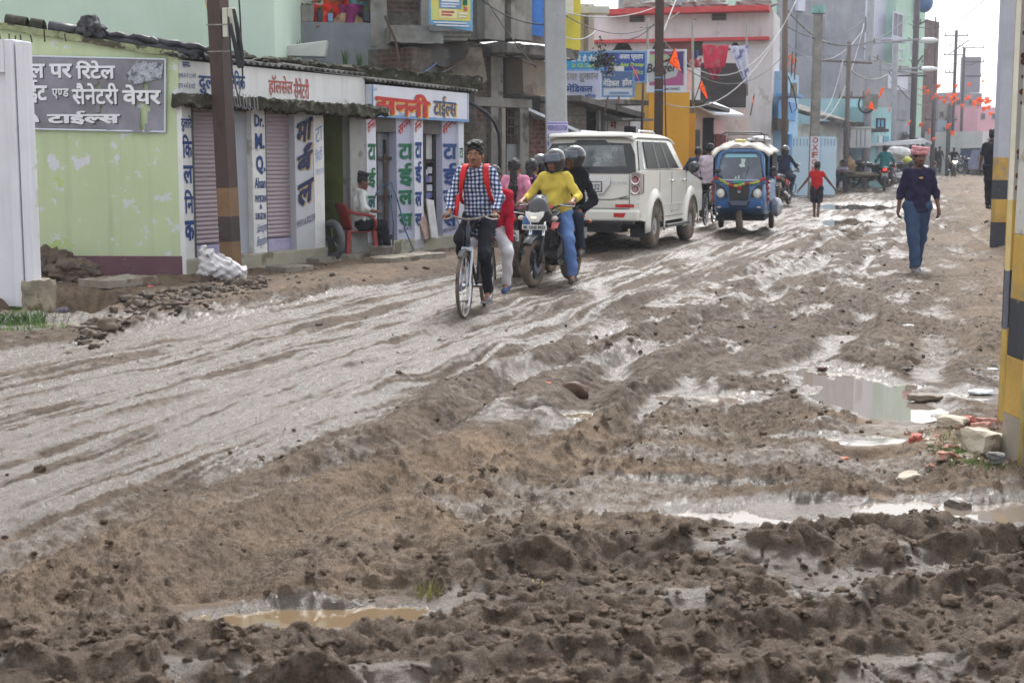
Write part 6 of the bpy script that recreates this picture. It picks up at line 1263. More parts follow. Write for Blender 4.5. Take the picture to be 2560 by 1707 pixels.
def stand(h=1.7,step=.0,turn=0,arm=.15,ak=.1,f=(0,-1,0),lead='L'):
    """standing / walking figure facing f in local space"""
    f=V(f).normalized(); r=f.cross(V((0,0,1))); k=h/1.7; J={'f':f}
    J['pel']=V((0,0,.93*k)); J['che']=V((0,0,1.27*k))-f*.01; J['nec']=V((0,0,1.45*k)); J['hed']=V((0,0,1.575*k))+f*.015
    for q,sg in(('L',-1),('R',1)):
        st=step*(1 if q==lead else -1); J['sh'+q]=J['nec']+r*sg*.155*k-V((0,0,.07*k)); J['hp'+q]=J['pel']+r*sg*.085*k-V((0,0,.03)); sw=-st*.6
        J['el'+q]=J['sh'+q]+r*sg*arm*.6+f*sw*.25-V((0,0,.27*k)); J['wr'+q]=J['el'+q]+r*sg*ak*.5+f*(sw*.3+.06)-V((0,0,.24*k))
        J['kn'+q]=J['hp'+q]*1+f*(st*.5+.03)-V((0,0,.43*k)); J['kn'+q]-=r*sg*.01; J['an'+q]=V((J['hp'+q].x,J['hp'+q].y,.075*k))+f*st-r*sg*.02; J['to'+q]=J['an'+q]+f*.15*k-V((0,0,.045*k))
        J['hn'+q]=-r*sg
    return J
def ride(seat=(0,-.12,.82),lean=.12,hands=(.33,.36,1.02),peg=(.2,.02,.36),h=1.7,f=(0,1,0),kneeup=.0,kw=.2):
    k=h/1.7; J={'f':V(f)}; p=V(seat); J['pel']=p+V((0,0,.06)); J['che']=p+V((0,lean*.55,.40*k)); J['nec']=p+V((0,lean*.9,.58*k)); J['hed']=J['nec']+V((0,.03,.125*k))
    for q,sg in(('L',-1),('R',1)):
        J['sh'+q]=J['nec']+V((sg*.150*k,0,-.05*k)); w=V((sg*hands[0],hands[1]-.07,hands[2]+.03)); J['wr'+q]=w; m=J['sh'+q].lerp(w,.5); J['el'+q]=m+V((sg*.09,-.06,-.10)); J['hp'+q]=p+V((sg*.09,0,.02)); J['an'+q]=V((sg*peg[0],peg[1]-.05,peg[2]+.07)); J['to'+q]=J['an'+q]+V((0,.15,-.05)); J['kn'+q]=V((sg*kw,p.y+.40,p.z-.04+kneeup)); J['hd'+q]=V((0,1,-.05)); J['hn'+q]=V((0,0,-1)); J['cu'+q]=1.25
    return J
# ============================================================ VEHICLES
C_rub=mat('tyre_rubber',(.03,.028,.027),.75,.2,8,.4,60,stain=S(120,105,90),sth=.46,ssc=3,sw=.3); C_rubm=mat('tyre_muddy',S(112,98,86),.9,.3,6,.5,50,stain=(.03,.028,.027),sth=.58,ssc=5); C_chr=mat('chrome',(.6,.6,.62),.22,0,1,0,metal=1.); C_blk=mat('black_plastic',(.022,.022,.025),.42,.15,5,.05,30,stain=S(95,85,76),sth=.66,ssc=4); C_eng=mat('engine_metal',(.09,.09,.095),.5,.3,14,.4,40,metal=.6,stain=S(120,105,92),sth=.6,ssc=6)
C_mred=mat('paint_red',S(200,30,30),.25,.05,2,0,coat=.6); C_alu=mat('alloy',(.45,.45,.46),.4,.1,5,.1,30,metal=.7,stain=S(120,108,95),sth=.58,ssc=6); C_lens=mat('headlamp_glass',S(235,235,230),.08,.15,12,.15,14,spec=.8); C_amb=mat('amber_lens',S(220,120,70),.2,.1,3,0); C_plate=mat('plate_white',S(225,228,228),.5,.06,5,0); C_ink=mat('ink_black',(.02,.02,.025),.6,0,1,0); C_redl=mat('red_lens',S(200,25,30),.2,.1,4,0)
def wheel(name,c,r,w,parent,tyre=C_rub,rim=C_alu,spokes=5,thin=False,bike=False,ax=(1,0,0)):
    c=V(c); tr=w*.5; prof=[(r-tr*1.9,-tr*.8),(r-tr*.9,-tr),(r-tr*.25,-tr*.85),(r,-tr*.4),(r+.002,0),(r,tr*.4),(r-tr*.25,tr*.85),(r-tr*.9,tr),(r-tr*1.9,tr*.8)]
    if bike: prof=[(r-2*tr+tr*(1-math.cos(a)),tr*math.sin(a)) for a in [k*PI/6-PI for k in range(13)]]; prof=[(r-tr+tr*math.cos(a),tr*math.sin(a)) for a in [k*2*PI/10 for k in range(10)]]
    wh=empty(name,(0,0,0)); wh.parent=parent
    MB().lathe(prof,c,ax,40,closed=True).build('tyre',tyre,wh,smooth=True)
    m=MB(); ri=r-tr*(1.9 if not bike else 1.9)
    m.lathe([(ri+.006,-tr*.75),(ri-.014,-tr*.6),(ri-.014,tr*.6),(ri+.006,tr*.75)],c,ax,36,closed=True); d=V(ax)
    m.cyl(c-d*tr*.9,c+d*tr*.9,.03 if bike else r*.18,n=14); rm=m.build('rim',rim,wh,smooth=False)
    t=V((0,0,1)).cross(d).normalized(); u=V((0,0,1)); m=MB()
    if bike:
        for k in range(28):
            a=2*PI*k/28; e=t*math.cos(a)+u*math.sin(a); m.cyl(c+d*(.025 if k%2 else -.025),c+e*(ri),.0016,n=4,cap=False)
        m.build('spoke_set',C_chr,rm)
    elif spokes:
        for k in range(spokes):
            a=2*PI*k/spokes+.3; e=t*math.cos(a)+u*math.sin(a); q=d.cross(e); p0=c+e*r*.14;p1=c+e*ri; wd=r*(.10 if not thin else .07); o=tr*.75 if not thin else .012
            m.hexa([p0-q*wd-d*o,p1-q*wd*.8-d*o,p1+q*wd*.8-d*o,p0+q*wd-d*o,p0-q*wd+d*o,p1-q*wd*.8+d*o,p1+q*wd*.8+d*o,p0+q*wd+d*o])
        m.build('spokes',rim,rm)
    return wh
def bicycle(label,loc,rz,frame_col,steer=0.,carrier=True,group=None,hub=(.2,.2,.2)):
    e=empty('bicycle',loc,rz,label,'bicycle',group); r=.335; fw=(0,.56,r);rw=(0,-.54,r)
    wheel('wheel',fw,r,.038,e,C_rubm,C_chr,0,bike=True); wheel('wheel',rw,r,.038,e,C_rubm,C_chr,0,bike=True)
    m=MB(); hd0=V((0,.40,.72));hd1=V((0,.36,.92));bb=V((0,-.04,.29));st=V((0,-.20,.82)); m.tube([hd0,bb],.018,8).tube([hd1-V((0,-.01,.05)),st-V((0,0,.08))],.016,8).tube([bb,st],.016,8).tube([hd0-V((0,0,.02)),hd1],.02,8)
    for s in(-1,1): m.tube([bb+V((s*.03,0,0)),V((s*.055,-.54,r))],.009,6).tube([st+V((s*.02,0,-.1)),V((s*.055,-.54,r))],.008,6)
    m.build('frame',frame_col,e,smooth=True); m=MB()
    for s in(-1,1): m.tube([hd0+V((s*.045,0,-.03)),hd0+V((s*.05,.03,-.10)),V((s*.055,.56,r))],.011,7,rs=[.013,.014,.008])
    m.box((-.055,.38,.67),(.055,.44,.71)); m.build('fork',mat('fork_white_paint',S(205,212,225),.35,.05,3,0),e,smooth=False)
    m=MB(); m.tube([hd1,hd1+V((0,-.02,.08))],.013,8); z=1.02; m.tube([(-.26,.27,z),(-.20,.30,z),(-.11,.38,z-.02),(0,.36,z-.04),(.11,.38,z-.02),(.20,.30,z),(.26,.27,z)],.012,8); hb=m.build('handlebar',mat('handlebar_steel',S(140,130,125),.35,.15,8,.1,30,metal=.5),e,smooth=True)
    for s in(-1,1): MB().cyl((s*.27,.25,z),(s*.19,.305,z),.017,n=8).build('grip',C_blk,hb); MB().tube([(s*.17,.34,z-.01),(s*.23,.31,z-.035),(s*.28,.27,z-.03)],.006,5).build('brake_lever',C_chr,hb); MB().tube([(s*.17,.34,z),(s*.10,.47,z-.03),(s*.03,.44,.85),(s*.04,.45,.72)],.004,5).build('brake_cable',C_blk,hb)
    for c,a0,a1 in ((fw,.95,2.0),(rw,.9,3.3)):
        m=MB(); pts=[(0,c[1]+(r+.03)*math.cos(a),c[2]+(r+.03)*math.sin(a)) for a in [a0+(a1-a0)*k/12 for k in range(13)]]
        vs=[];
        for p in pts: vs+=[(-.028,p[1],p[2]-.008),(0,p[1],p[2]+.004),(.028,p[1],p[2]-.008)]
        m.add(vs,[(3*k+j,3*k+j+1,3*k+4+j,3*k+3+j) for k in range(12) for j in(0,1)]); m.build('mudguard',C_eng,e,smooth=True,solid=.003)
    MB().ell((0,-.22,.90),(.095,.14,.04),14,8).build('saddle',C_blk,e,smooth=True)
    m=MB(); m.cyl((-.06,-.04,.29),(.06,-.04,.29),.025,n=10); m.lathe([(.02,-.003),(.09,-.003),(.09,.003),(.02,.003)],(.06,-.04,.29),(1,0,0),24,closed=True); m.tube([(.08,-.04,.29),(.085,-.04,.13)],.008,6).tube([(-.08,-.04,.29),(-.085,-.04,.45)],.008,6); ck=m.build('crank',C_chr,e); MB().box((.08,-.08,.105),(.17,.0,.13)).build('pedal',C_blk,ck); MB().box((-.17,-.08,.44),(-.08,.0,.465)).build('pedal',C_blk,ck)
    if carrier:
        m=MB(); 
        for x in(-.06,0,.06): m.tube([(x,-.32,.75),(x,-.80,.75)],.006,5)
        for y in(-.34,-.55,-.78): m.tube([(-.07,y,.75),(.07,y,.75)],.006,5)
        for s in(-1,1): m.tube([(s*.07,-.6,.75),(s*.06,-.54,r)],.006,5)
        m.build('carrier',C_eng,e)
    return e
def motorcycle(label,loc,rz,paint,accent,group=None,fairing=True,plate='BR 10AB 8955',tail=True,muddy=True,lit=False,rearbag=None,lean=0.,taillit=False):
    e=empty('motorcycle',loc,rz,label,'motorcycle',group); e.rotation_euler=(0,lean,rz); r=.295; fy=.64; ry=-.63
    w1=wheel('wheel',(0,fy,r),r,.095,e,C_rubm if muddy else C_rub,mat('black_alloy',(.03,.03,.035),.4,.2,5,0),6,True); wheel('wheel',(0,ry,r),r,.11,e,C_rubm if muddy else C_rub,mat('black_alloy',(.03,.03,.035),.4,.2,5,0),6,True)
    MB().lathe([(.06,-.06),(.12,-.06),(.12,-.064),(.06,-.064)],(0,fy,r),(1,0,0),28,closed=True).build('brake_disc',C_chr,w1)
    m=MB()
    for s in(-1,1): m.tube([(s*.085,fy+.005,r),(s*.085,.54,.62)],.026,8)
    m.build('fork_lower',C_blk,e,smooth=True); m=MB()
    for s in(-1,1): m.tube([(s*.085,.54,.60),(s*.085,.45,.90)],.019,8)
    m.box((-.12,.42,.86),(.12,.49,.90)).box((-.11,.49,.70),(.11,.54,.73)); m.build('fork_upper',C_chr,e)
    m=MB(); pts=[(a,) for a in np.linspace(.8,2.1,14)]; vs=[]
    for (a,) in pts:
        y=fy+(r+.035)*math.cos(a);z=r+(r+.035)*math.sin(a); vs+=[(-.062,y-.02*math.cos(a),z-.02*math.sin(a)-.012),(-.045,y,z+.008),(0,y,z+.018),(.045,y,z+.008),(.062,y-.02*math.cos(a),z-.02*math.sin(a)-.012)]
    m.add(vs,[(5*k+j,5*k+j+1,5*k+6+j,5*k+5+j) for k in range(13) for j in range(4)]); m.build('front_mudguard',mat('guard_silver_black',(.035,.035,.04),.25,.05,2,0,coat=.5),e,smooth=True,solid=.006)
    # fairing and headlamp
    fr=SDF(); fr.ell((0,.49,.98),(.155,.11,.155),.03); fr.ell((0,.44,1.05),(.11,.10,.12),.05); fr.cap((-.12,.40,.93),(-.16,.30,.98),.05,.03,k=.05); fr.cap((.12,.40,.93),(.16,.30,.98),.05,.03,k=.05); fr.cap((0,.53,.86),(0,.50,.80),.06,.03,k=.04)
    fo=fr.build('headlamp_fairing',paint,e,.010,smooth=2); fo.location.z=-.07
    q=[(-.125,.585,.985),(.125,.585,.985),(.115,.60,.93),(.055,.615,.855),(-.055,.615,.855),(-.115,.60,.93)]
    m=MB(); m.add([V(p) for p in q]+[V((0,.645,.93))],[(0,5,6),(5,4,6),(4,3,6),(3,2,6),(2,1,6),(1,0,6)]); lm=C_lens
    if lit: lm=mat('headlamp_lit',S(255,240,210),.2,0,1,0,emis=6.)
    m.build('headlamp',lm,fo,smooth=True,weld=True); b=mat('lamp_glow',S(255,225,170),.3,0,1,0,emis=1.6)
    if fairing: MB().ell((.0,.632,.915),(.035,.01,.012),10,6).build('bulb',b,fo)
    m=MB(); m.grid(lambda i,j:((i-.5)*.27*(1-.5*j*j),.52-.14*j+.06*math.cos((i-.5)*2.6),1.02+.16*j),10,6); m.build('windscreen',mat('smoked_screen',S(90,98,112),.1,.05,1,0,spec=.9),fo,smooth=True,solid=.004)
    for s in(-1,1): m=MB(); m.hexa([(s*.07,.57,1.0),(s*.16,.44,1.02),(s*.16,.42,1.05),(s*.06,.55,1.03),(s*.075,.585,1.0),(s*.17,.45,1.02),(s*.17,.43,1.06),(s*.065,.56,1.035)]); m.build('decal',accent,fo)
    # handlebar
    m=MB(); m.tube([(-.37,.24,1.03),(-.24,.30,1.04),(-.10,.40,.98),(.10,.40,.98),(.24,.30,1.04),(.37,.24,1.03)],.013,8); hb=m.build('handlebar',C_blk,e,smooth=True); hb.location.z=-.05
    for s in(-1,1):
        MB().cyl((s*.25,.295,1.04),(s*.38,.235,1.03),.019,n=8).build('grip',C_rub,hb); MB().tube([(s*.22,.35,1.04),(s*.30,.345,1.03),(s*.40,.29,1.02)],.007,5).build('lever',C_chr,hb)
        MB().ell((s*.22,.49,.83),(.045,.03,.03),10,6).build('indicator',mat('indicator_clear',S(220,200,190),.2,.1,5,0),e,smooth=True)
        if rearbag is None and not fairing: m=MB(); m.tube([(s*.24,.3,1.05),(s*.30,.33,1.20)],.006,5); mi=m.build('mirror',C_blk,hb); MB().ell((s*.33,.33,1.23),(.06,.012,.04),12,6).build('mirror_glass',C_chr,mi)
    if plate:
        pl=MB().box((-.16,.60,.695),(.16,.606,.755)).build('front_plate',C_plate,e); lettering(plate,C_ink,pl,(.14,.608,.705),(-1,0,0),(0,0,1),.28,.04,.02,off=.002)
        pr=MB().box((-.10,-.955,.52),(.10,-.95,.66)).build('rear_plate',C_plate,e); t=plate.split(' ',1); lettering(t[0],C_ink,pr,(-.08,-.956,.60),(1,0,0),(0,0,1),.16,.045,.02,off=.002); lettering(t[-1][-4:],C_ink,pr,(-.08,-.956,.535),(1,0,0),(0,0,1),.16,.05,.02,off=.002)
    # tank, seat, side panels, tail
    tk=SDF(); tk.ell((0,.16,.86),(.15,.26,.12),.04); tk.ell((.09,.30,.80),(.07,.13,.10),.04); tk.ell((-.09,.30,.80),(.07,.13,.10),.04); tk.build('fuel_tank',paint,e,.012,smooth=2)
    for s in(-1,1): m=MB(); m.hexa([(s*.13,.42,.70),(s*.17,.30,.70),(s*.16,.20,.76),(s*.13,.38,.78),(s*.145,.43,.70),(s*.185,.31,.70),(s*.175,.20,.77),(s*.145,.39,.79)]); m.build('tank_shroud',accent,e,bevel=.01); MB().hexa([(s*.12,-.10,.50),(s*.12,-.45,.66),(s*.12,-.42,.76),(s*.12,-.05,.74),(s*.16,-.12,.52),(s*.15,-.45,.67),(s*.15,-.42,.75),(s*.16,-.06,.73)]).build('side_panel',accent,e,bevel=.01)
    se=SDF(); se.cap((0,-.05,.80),(0,-.42,.82),.085,.09,k=.05); se.cap((0,-.42,.83),(0,-.78,.86),.085,.07,k=.05); se.build('seat',C_blk,e,.012,smooth=2)
    tl=SDF(); tl.cap((0,-.55,.76),(0,-.92,.82),.09,.055,k=.04); tl.build('tail_cowl',paint,e,.012,smooth=2); MB().ell((0,-.965,.80),(.075,.03,.035),10,6).build('tail_lamp',mat('tail_lit',S(255,40,30),.3,0,1,0,emis=2.5) if taillit else C_redl,e,smooth=True)
    m=MB(); m.tube([(-.10,-.5,.84),(-.12,-.92,.88),(0,-1.0,.90),(.12,-.92,.88),(.10,-.5,.84)],.012,7); m.build('grab_rail',C_chr,e,smooth=True)
    m=MB(); m.hexa([(-.055,-.84,.78),(.055,-.84,.78),(.055,-.99,.42),(-.055,-.99,.42),(-.055,-.86,.80),(.055,-.86,.80),(.055,-1.01,.44),(-.055,-1.01,.44)]); m.build('rear_mudguard',C_blk,e)
    for s in(-1,1): MB().ell((s*.16,-.90,.74),(.035,.03,.025),8,5).build('indicator',C_amb,e,smooth=True)
    # engine, frame, exhaust, swing arm, shocks, guard
    m=MB(); m.cyl((-.13,.05,.36),(.13,.05,.36),.13,n=18).cyl((-.14,-.12,.37),(.10,-.12,.37),.10,n=16)
    for k in range(7): m.box((-.085,.12,.46+.026*k),(.085,.30,.474+.026*k))
    m.box((-.06,.14,.45),(.06,.28,.66)); m.build('engine',C_eng,e,bevel=.004)
    m=MB(); m.tube([(0,.42,.88),(0,.36,.60),(0,.30,.36),(0,.0,.24),(0,-.2,.30),(0,-.3,.75)],.02,7); m.tube([(0,.42,.80),(0,-.3,.74)],.018,7); m.build('frame',C_blk,e,smooth=True)
    m=MB(); m.tube([(.05,.30,.5),(.08,.36,.36),(.12,.2,.24),(.15,-.2,.25),(.17,-.35,.30)],.02,7); m.tube([(.17,-.33,.30),(.18,-.85,.40)],.045,10); m.build('exhaust',C_chr,e,smooth=True)
    m=MB()
    for s in(-1,1): m.box((s*.09-.012,-.66,.275),(s*.09+.012,-.18,.325)); m.tube([(s*.12,-.58,.34),(s*.12,-.42,.70)],.022,8)
    m.build('swing_arm',C_eng,e)
    m=MB()
    for s in(-1,1): m.tube([(0,.34,.70),(s*.20,.36,.66),(s*.27,.34,.58),(s*.27,.32,.40),(s*.18,.30,.32),(0,.28,.34)],.012,7)
    m.build('leg_guard',C_blk,e,smooth=True); MB().box((-.26,-.03,.31),(.26,.01,.335)).build('footrest',C_rub,e)
    return e
# ------------------------------------------------ SUV
def heading(dx,dy): return math.atan2(-dx,dy)   # rz turning local +y to (dx,dy)
def suv(loc,rz):
    e=empty('car',loc,rz,'white boxy off-road car seen from behind with black rear glass and roof rack, muddy wheels','car'); W=.91; Lr=-2.30; Lf=2.24; rw=.375; ya=-1.30; yf=1.32
    PW=mat('car_white',S(232,230,222),.28,.03,1,.0,coat=.5,stain=S(205,196,180),sth=.64,ssc=1.2,sw=.2); GL=mat('car_glass',(.02,.024,.028),.06,.1,1,0,spec=.8); BP=C_blk
    # side outline (y,z) with wheel arches
    def arch(c,r,n=14): return [(c+r*math.cos(PI-PI*k/n),.40+r*math.sin(PI-PI*k/n)*1.0) for k in range(n+1)]
    z0=.50
    pts=[(Lr,z0+.02),(ya-.47,z0-.04)]+[(y,max(z,z0-.04)) for y,z in arch(ya,.46)][0:]+[(ya+.47,z0-.06),(yf-.47,z0-.06)]+[(y,max(z,z0-.06)) for y,z in arch(yf,.46)]+[(yf+.47,z0),(Lf,z0+.05),(Lf+.02,.92),(Lf-.1,1.12),(1.35,1.25),(1.02,1.32),(Lr+.04,1.34),(Lr,1.24),(Lr-.02,.8)]
    m=MB()
    n=len(pts); xs=[(-W+.03,0,0),(-W,0,0)]
    def sec(x,s=0.): return [(x,y,z) for y,z in pts]
    vs=[];
    for x in (-W,W): vs+=sec(x)
    m.v=vs; m.f=[(i,(i+1)%n,n+(i+1)%n,n+i) for i in range(n)]+[tuple(range(n)),tuple(range(2*n-1,n-1,-1))]; m.m=[0]*len(m.f)
    o=m.build('body',PW,e,bevel=.03,seg=3)
    me=o.data; bm=bmesh.new(); bm.from_mesh(me); bmesh.ops.triangulate(bm,faces=[f for f in bm.faces if len(f.verts)>6]); bm.to_mesh(me); bm.free()
    # greenhouse
    zb=1.33; zt=1.90; yb0,yb1=Lr+.03,.98; yt0,yt1=Lr+.20,.32; wb=W-.05; wt=W-.17
    def gh_(i,j):  # quad points on corners
        return None
    c=[V((-wb,yb0,zb)),V((wb,yb0,zb)),V((wb,yb1,zb)),V((-wb,yb1,zb)),V((-wt,yt0,zt)),V((wt,yt0,zt)),V((wt,yt1,zt)),V((-wt,yt1,zt))]
    MB().hexa(c).build('cabin',PW,e,bevel=.05,seg=3)
    # roof skin with rounded, slightly raised centre
    m=MB(); 
    def rf(i,j):
        x=(i*2-1)*(wt+.03); y=yt0-.12+(yt1-yt0+.32)*j; t=abs(i*2-1); return (x,y,zt+.075-.085*t**5-.10*max(0,(j-.8)/.2)**2-.05*max(0,(.10-j)/.10)**2)
    m.grid(rf,24,24); m.build('roof',PW,e,smooth=True,solid=.03)
    # roof spoiler lip
    MB().hexa([(-wt,yt0-.16,zt+.0),(wt,yt0-.16,zt+.0),(wt,yt0+.02,zt+.02),(-wt,yt0+.02,zt+.02),(-wt*.97,yt0-.13,zt+.05),(wt*.97,yt0-.13,zt+.05),(wt*.97,yt0+.02,zt+.07),(-wt*.97,yt0+.02,zt+.07)]).build('spoiler',PW,e,bevel=.02)
    # glass panels: bilinear points on a face, pushed out
    def on(a,b,c_,d,i,j,off=.012):
        p=a.lerp(b,i).lerp(d.lerp(c_,i),j); nn=(b-a).cross(d-a).normalized(); return p+nn*off
    def glass(name,quad,poly,mt=GL,off=.012,th=.012,parent=None):
        a,b,c_,d=quad; m=MB(); nn=(b-a).cross(d-a).normalized(); P=[on(a,b,c_,d,i,j,off) for i,j in poly]; k=len(P); m.v=[tuple(p) for p in P]+[tuple(p-nn*th) for p in P]; m.f=[tuple(range(k)),tuple(range(2*k-1,k-1,-1))]+[(i,(i+1)%k,k+(i+1)%k,k+i) for i in range(k)]; m.m=[0]*len(m.f); return m.build(name,mt,parent or e)
    rear=(c[0],c[1],c[5],c[4]); right=(c[1],c[2],c[6],c[5]); left=(c[3],c[0],c[4],c[7]); frt=(c[2],c[3],c[7],c[6])
    glass('rear_surround',rear,[(.02,-.06),(.98,-.06),(.99,.5),(.955,.80),(.70,.83),(.66,.90),(.34,.90),(.30,.83),(.045,.80),(.01,.5)],mat('gloss_black',(.03,.03,.035),.12,.05,1,0),.016)
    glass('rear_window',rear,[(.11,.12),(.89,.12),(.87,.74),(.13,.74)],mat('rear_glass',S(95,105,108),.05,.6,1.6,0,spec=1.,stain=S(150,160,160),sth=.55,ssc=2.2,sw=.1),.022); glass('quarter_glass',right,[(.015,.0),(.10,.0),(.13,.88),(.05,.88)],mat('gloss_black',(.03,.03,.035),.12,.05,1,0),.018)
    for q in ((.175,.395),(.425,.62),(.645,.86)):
        a,b=q; top=.86; glass('side_window',right,[(a,.06),(b,.06),(min(b,.86)-(.06 if b>.8 else 0),top),(a,top)],mat('side_glass',(.02,.022,.02),.3,.3,2,0,spec=.03,stain=S(78,76,52),sth=.56,ssc=3,sw=.1),.02); glass('side_window',left,[(1-b,.06),(1-a,.06),(1-a,top),(1-b+(.06 if b>.8 else 0),top)],GL,.02)  # yellowish blotches in side_glass are reflections painted into the pane colour
    glass('windscreen',frt,[(.04,.04),(.96,.04),(.95,.95),(.05,.95)],GL,.02)
    # black strips between side windows, chrome line, door lines, handles
    m=MB()
    for a in (.41,.632): 
        P=[on(*right,a-.018,.04,.024),on(*right,a+.018,.04,.024),on(*right,a+.016,.88,.024),on(*right,a-.016,.88,.024)]; m.add(P,[(0,1,2,3)])
    m.build('window_pillar',BP,e)
    m=MB(); X=W+.012
    for y in (.92,-.18,-1.02): m.box((W-.001,y-.006,.58),(W+.004,y+.006,1.31))
    m.box((W-.001,-.90,.515),(W+.004,.90,.525)); m.build('door_gap',mat('gap_dark',(.05,.05,.05),.8,0,1,0),e)
    for y in (-.05,.78-1.0+.98): pass
    for y in (-.02-.15,.86-.15): MB().tube([(W+.01,y-.09,1.14),(W+.035,y-.06,1.15),(W+.035,y+.05,1.15),(W+.01,y+.08,1.14)],.015,8).build('door_handle',C_chr,e,smooth=True)
    MB().box((W-.01,-.85,.72),(W+.012,.9,.735)).build('side_crease',PW,e); MB().hexa([(W,-.28,.60),(W,.42,.60),(W,.42,.75),(W,-.28,.72),(W+.006,-.26,.61),(W+.006,.41,.61),(W+.006,.41,.74),(W+.006,-.26,.71)]).build('door_sticker',mat('sticker_grey',S(200,198,190),.5,.1,5,0),e)
    # fender flares
    for cy in (ya,yf):
        for s in(-1,1):
            m=MB(); vs=[];N_=18
            for k in range(N_+1):
                a=PI*(-.06+1.12*k/N_); 
                for rr_,xx in ((.45,W+.035),(.48,W+.045),(.56,W+.025),(.63,W-.01)): vs.append((s*xx,cy+rr_*math.cos(a),.40+rr_*math.sin(a)*1.0))
            m.add(vs,[(4*k+j,4*k+j+1,4*k+5+j,4*k+4+j) for k in range(N_) for j in range(3)]); m.build('wheel_arch',PW,e,smooth=True,solid=.02)
    # wheels
    for cy in (ya,yf):
        for s in(-1,1): wheel('wheel',(s*(W-.10),cy,rw),rw,.235,e,C_rubm if s>0 else C_rub,C_alu,10)
    MB().box((-W+.12,-2.0,.36),(W-.12,1.9,.52)).build('underbody',C_dark,e); MB().box((-W+.25,Lr+.12,.30),(W-.35,Lr+.5,.45)).build('rear_axle_box',C_blk,e)
    for s in(-1,1):
        MB().box((s*W-.17*s-.14,ya-.50,.20),(s*W-.17*s+.14,ya-.475,.52)).build('mud_flap',C_blk,e); MB().box((s*(W-.02)-.10,ya+.50,.34),(s*(W-.02)+.12,yf-.50,.385)).build('side_step',C_blk,e,bevel=.01); MB().box((s*(W+.07)-.012,ya+.52,.335),(s*(W+.07)+.012,yf-.52,.39)).build('step_trim',C_alu,e)
    # rear: bumper, lamps, plate
    MB().box((-W+.0,Lr-.12,.50),(W,Lr+.1,.69)).build('rear_bumper',PW,e,bevel=.04,seg=3); MB().box((-W+.08,Lr-.14,.46),(W-.08,Lr,.505)).build('bumper_lip',BP,e)
    for s in(-1,1):
        lb=MB().hexa([(s*(W-.15),Lr-.035,.94),(s*(W+.008),Lr-.02,.94),(s*(W+.008),Lr+.16,.94),(s*(W-.15),Lr,.94),(s*(W-.15),Lr-.03,1.31),(s*(W+.004),Lr-.015,1.31),(s*(W+.004),Lr+.14,1.31),(s*(W-.15),Lr,1.31)]).build('tail_lamp',mat('lamp_smoke',S(165,150,150),.15,.2,6,0),e,bevel=.015)
        for z in(1.03,1.19): MB().lathe([(0,-.02),(.045,-.012),(.06,.0),(.075,.0)],(s*(W-.075),Lr-.038,z),(0,-1,0),18).build('lamp_ring',C_redl if True else C_chr,lb,smooth=True); MB().lathe([(.058,.01),(.078,.012),(.078,0),(.058,0)],(s*(W-.075),Lr-.040,z),(0,-1,0),20,closed=True).build('chrome_ring',C_chr,lb)
        MB().box((s*(W-.31)-.17,Lr-.032,.80-.0),(s*(W-.31)+.17,Lr-.022,.85)).build('reflector',C_redl,e) if False else None
        MB().box((min(s*(W-.10),s*(W-.42)),Lr-.03,.73),(max(s*(W-.10),s*(W-.42)),Lr-.015,.78)).build('reflector',C_redl,e); MB().hexa([(s*(W-.24),Lr-.126,.57),(s*(W-.42),Lr-.126,.57),(s*(W-.42),Lr-.10,.57),(s*(W-.24),Lr-.10,.57),(s*(W-.21),Lr-.126,.64),(s*(W-.42),Lr-.126,.64),(s*(W-.42),Lr-.10,.64),(s*(W-.21),Lr-.10,.64)]).build('fog_lamp',C_redl,e)
        MB().box((s*W-.02 if s>0 else -W,Lr+.19,.96),(s*W+.012 if s>0 else -W+.02,Lr+.2,1.28)).build('panel_gap',mat('gap_dark',(.05,.05,.05),.8,0,1,0),e)
    m=MB()
    for (a,b) in (((-.72,1.29),(.72,1.29)),((-.72,.71),(.72,.71)),((-.73,.71),(-.73,1.29)),((.73,.71),(.73,1.29))): m.tube([(a[0],Lr-.028,a[1]),(b[0],Lr-.028,b[1])],.006,5)
    m.tube([(-.70,Lr-.03,.92),(-.45,Lr-.03,.86),(.45,Lr-.03,.86),(.70,Lr-.03,.92)],.008,5); m.build('tailgate_line',mat('gap_soft',S(120,118,112),.8,0,1,0),e,smooth=True)
    ch=MB().prism([(-.46,1.22),(.40,1.22),(.40,1.10),(.28,.94),(-.40,.94),(-.46,1.02)],lambda a,b:(a,Lr-.05,b),lambda a,b:(a,Lr-.02,b)).build('plate_surround',C_chr,e,bevel=.01)
    MB().box((-.40,Lr-.062,.98),(.26,Lr-.051,1.16)).build('plate_frame',C_blk,ch); pl=MB().box((-.385,Lr-.070,.995),(.245,Lr-.063,1.145)).build('rear_plate',C_plate,ch); lettering('BR 02AA 3152',C_ink,pl,(-.36,Lr-.0705,1.02),(1,0,0),(0,0,1),.58,.095,.02,.1,off=.002)
    lettering('SCORPIO',C_chr,e,(.42,Lr-.034,1.12),(1,0,0),(0,0,1),.26,.05,.04,off=.003); lettering('mHAWK',C_blk,e,(.56,Lr-.034,.86),(1,0,0),(0,0,1),.16,.035,.04,.2,off=.003); MB().lathe([(.05,0),(.065,0),(.065,.01),(.05,.01)],(-.05,Lr-.03,1.27),(0,-1,0),24,closed=True).build('badge',C_chr,e)
    # wiper, roof rails, mirror, sticker
    a=on(*rear,.5,.06,.05); b=on(*rear,.16,.34,.05); MB().tube([a,a.lerp(b,.6)+V((0,-.02,.03)),b],.012,6).build('rear_wiper',C_blk,e)
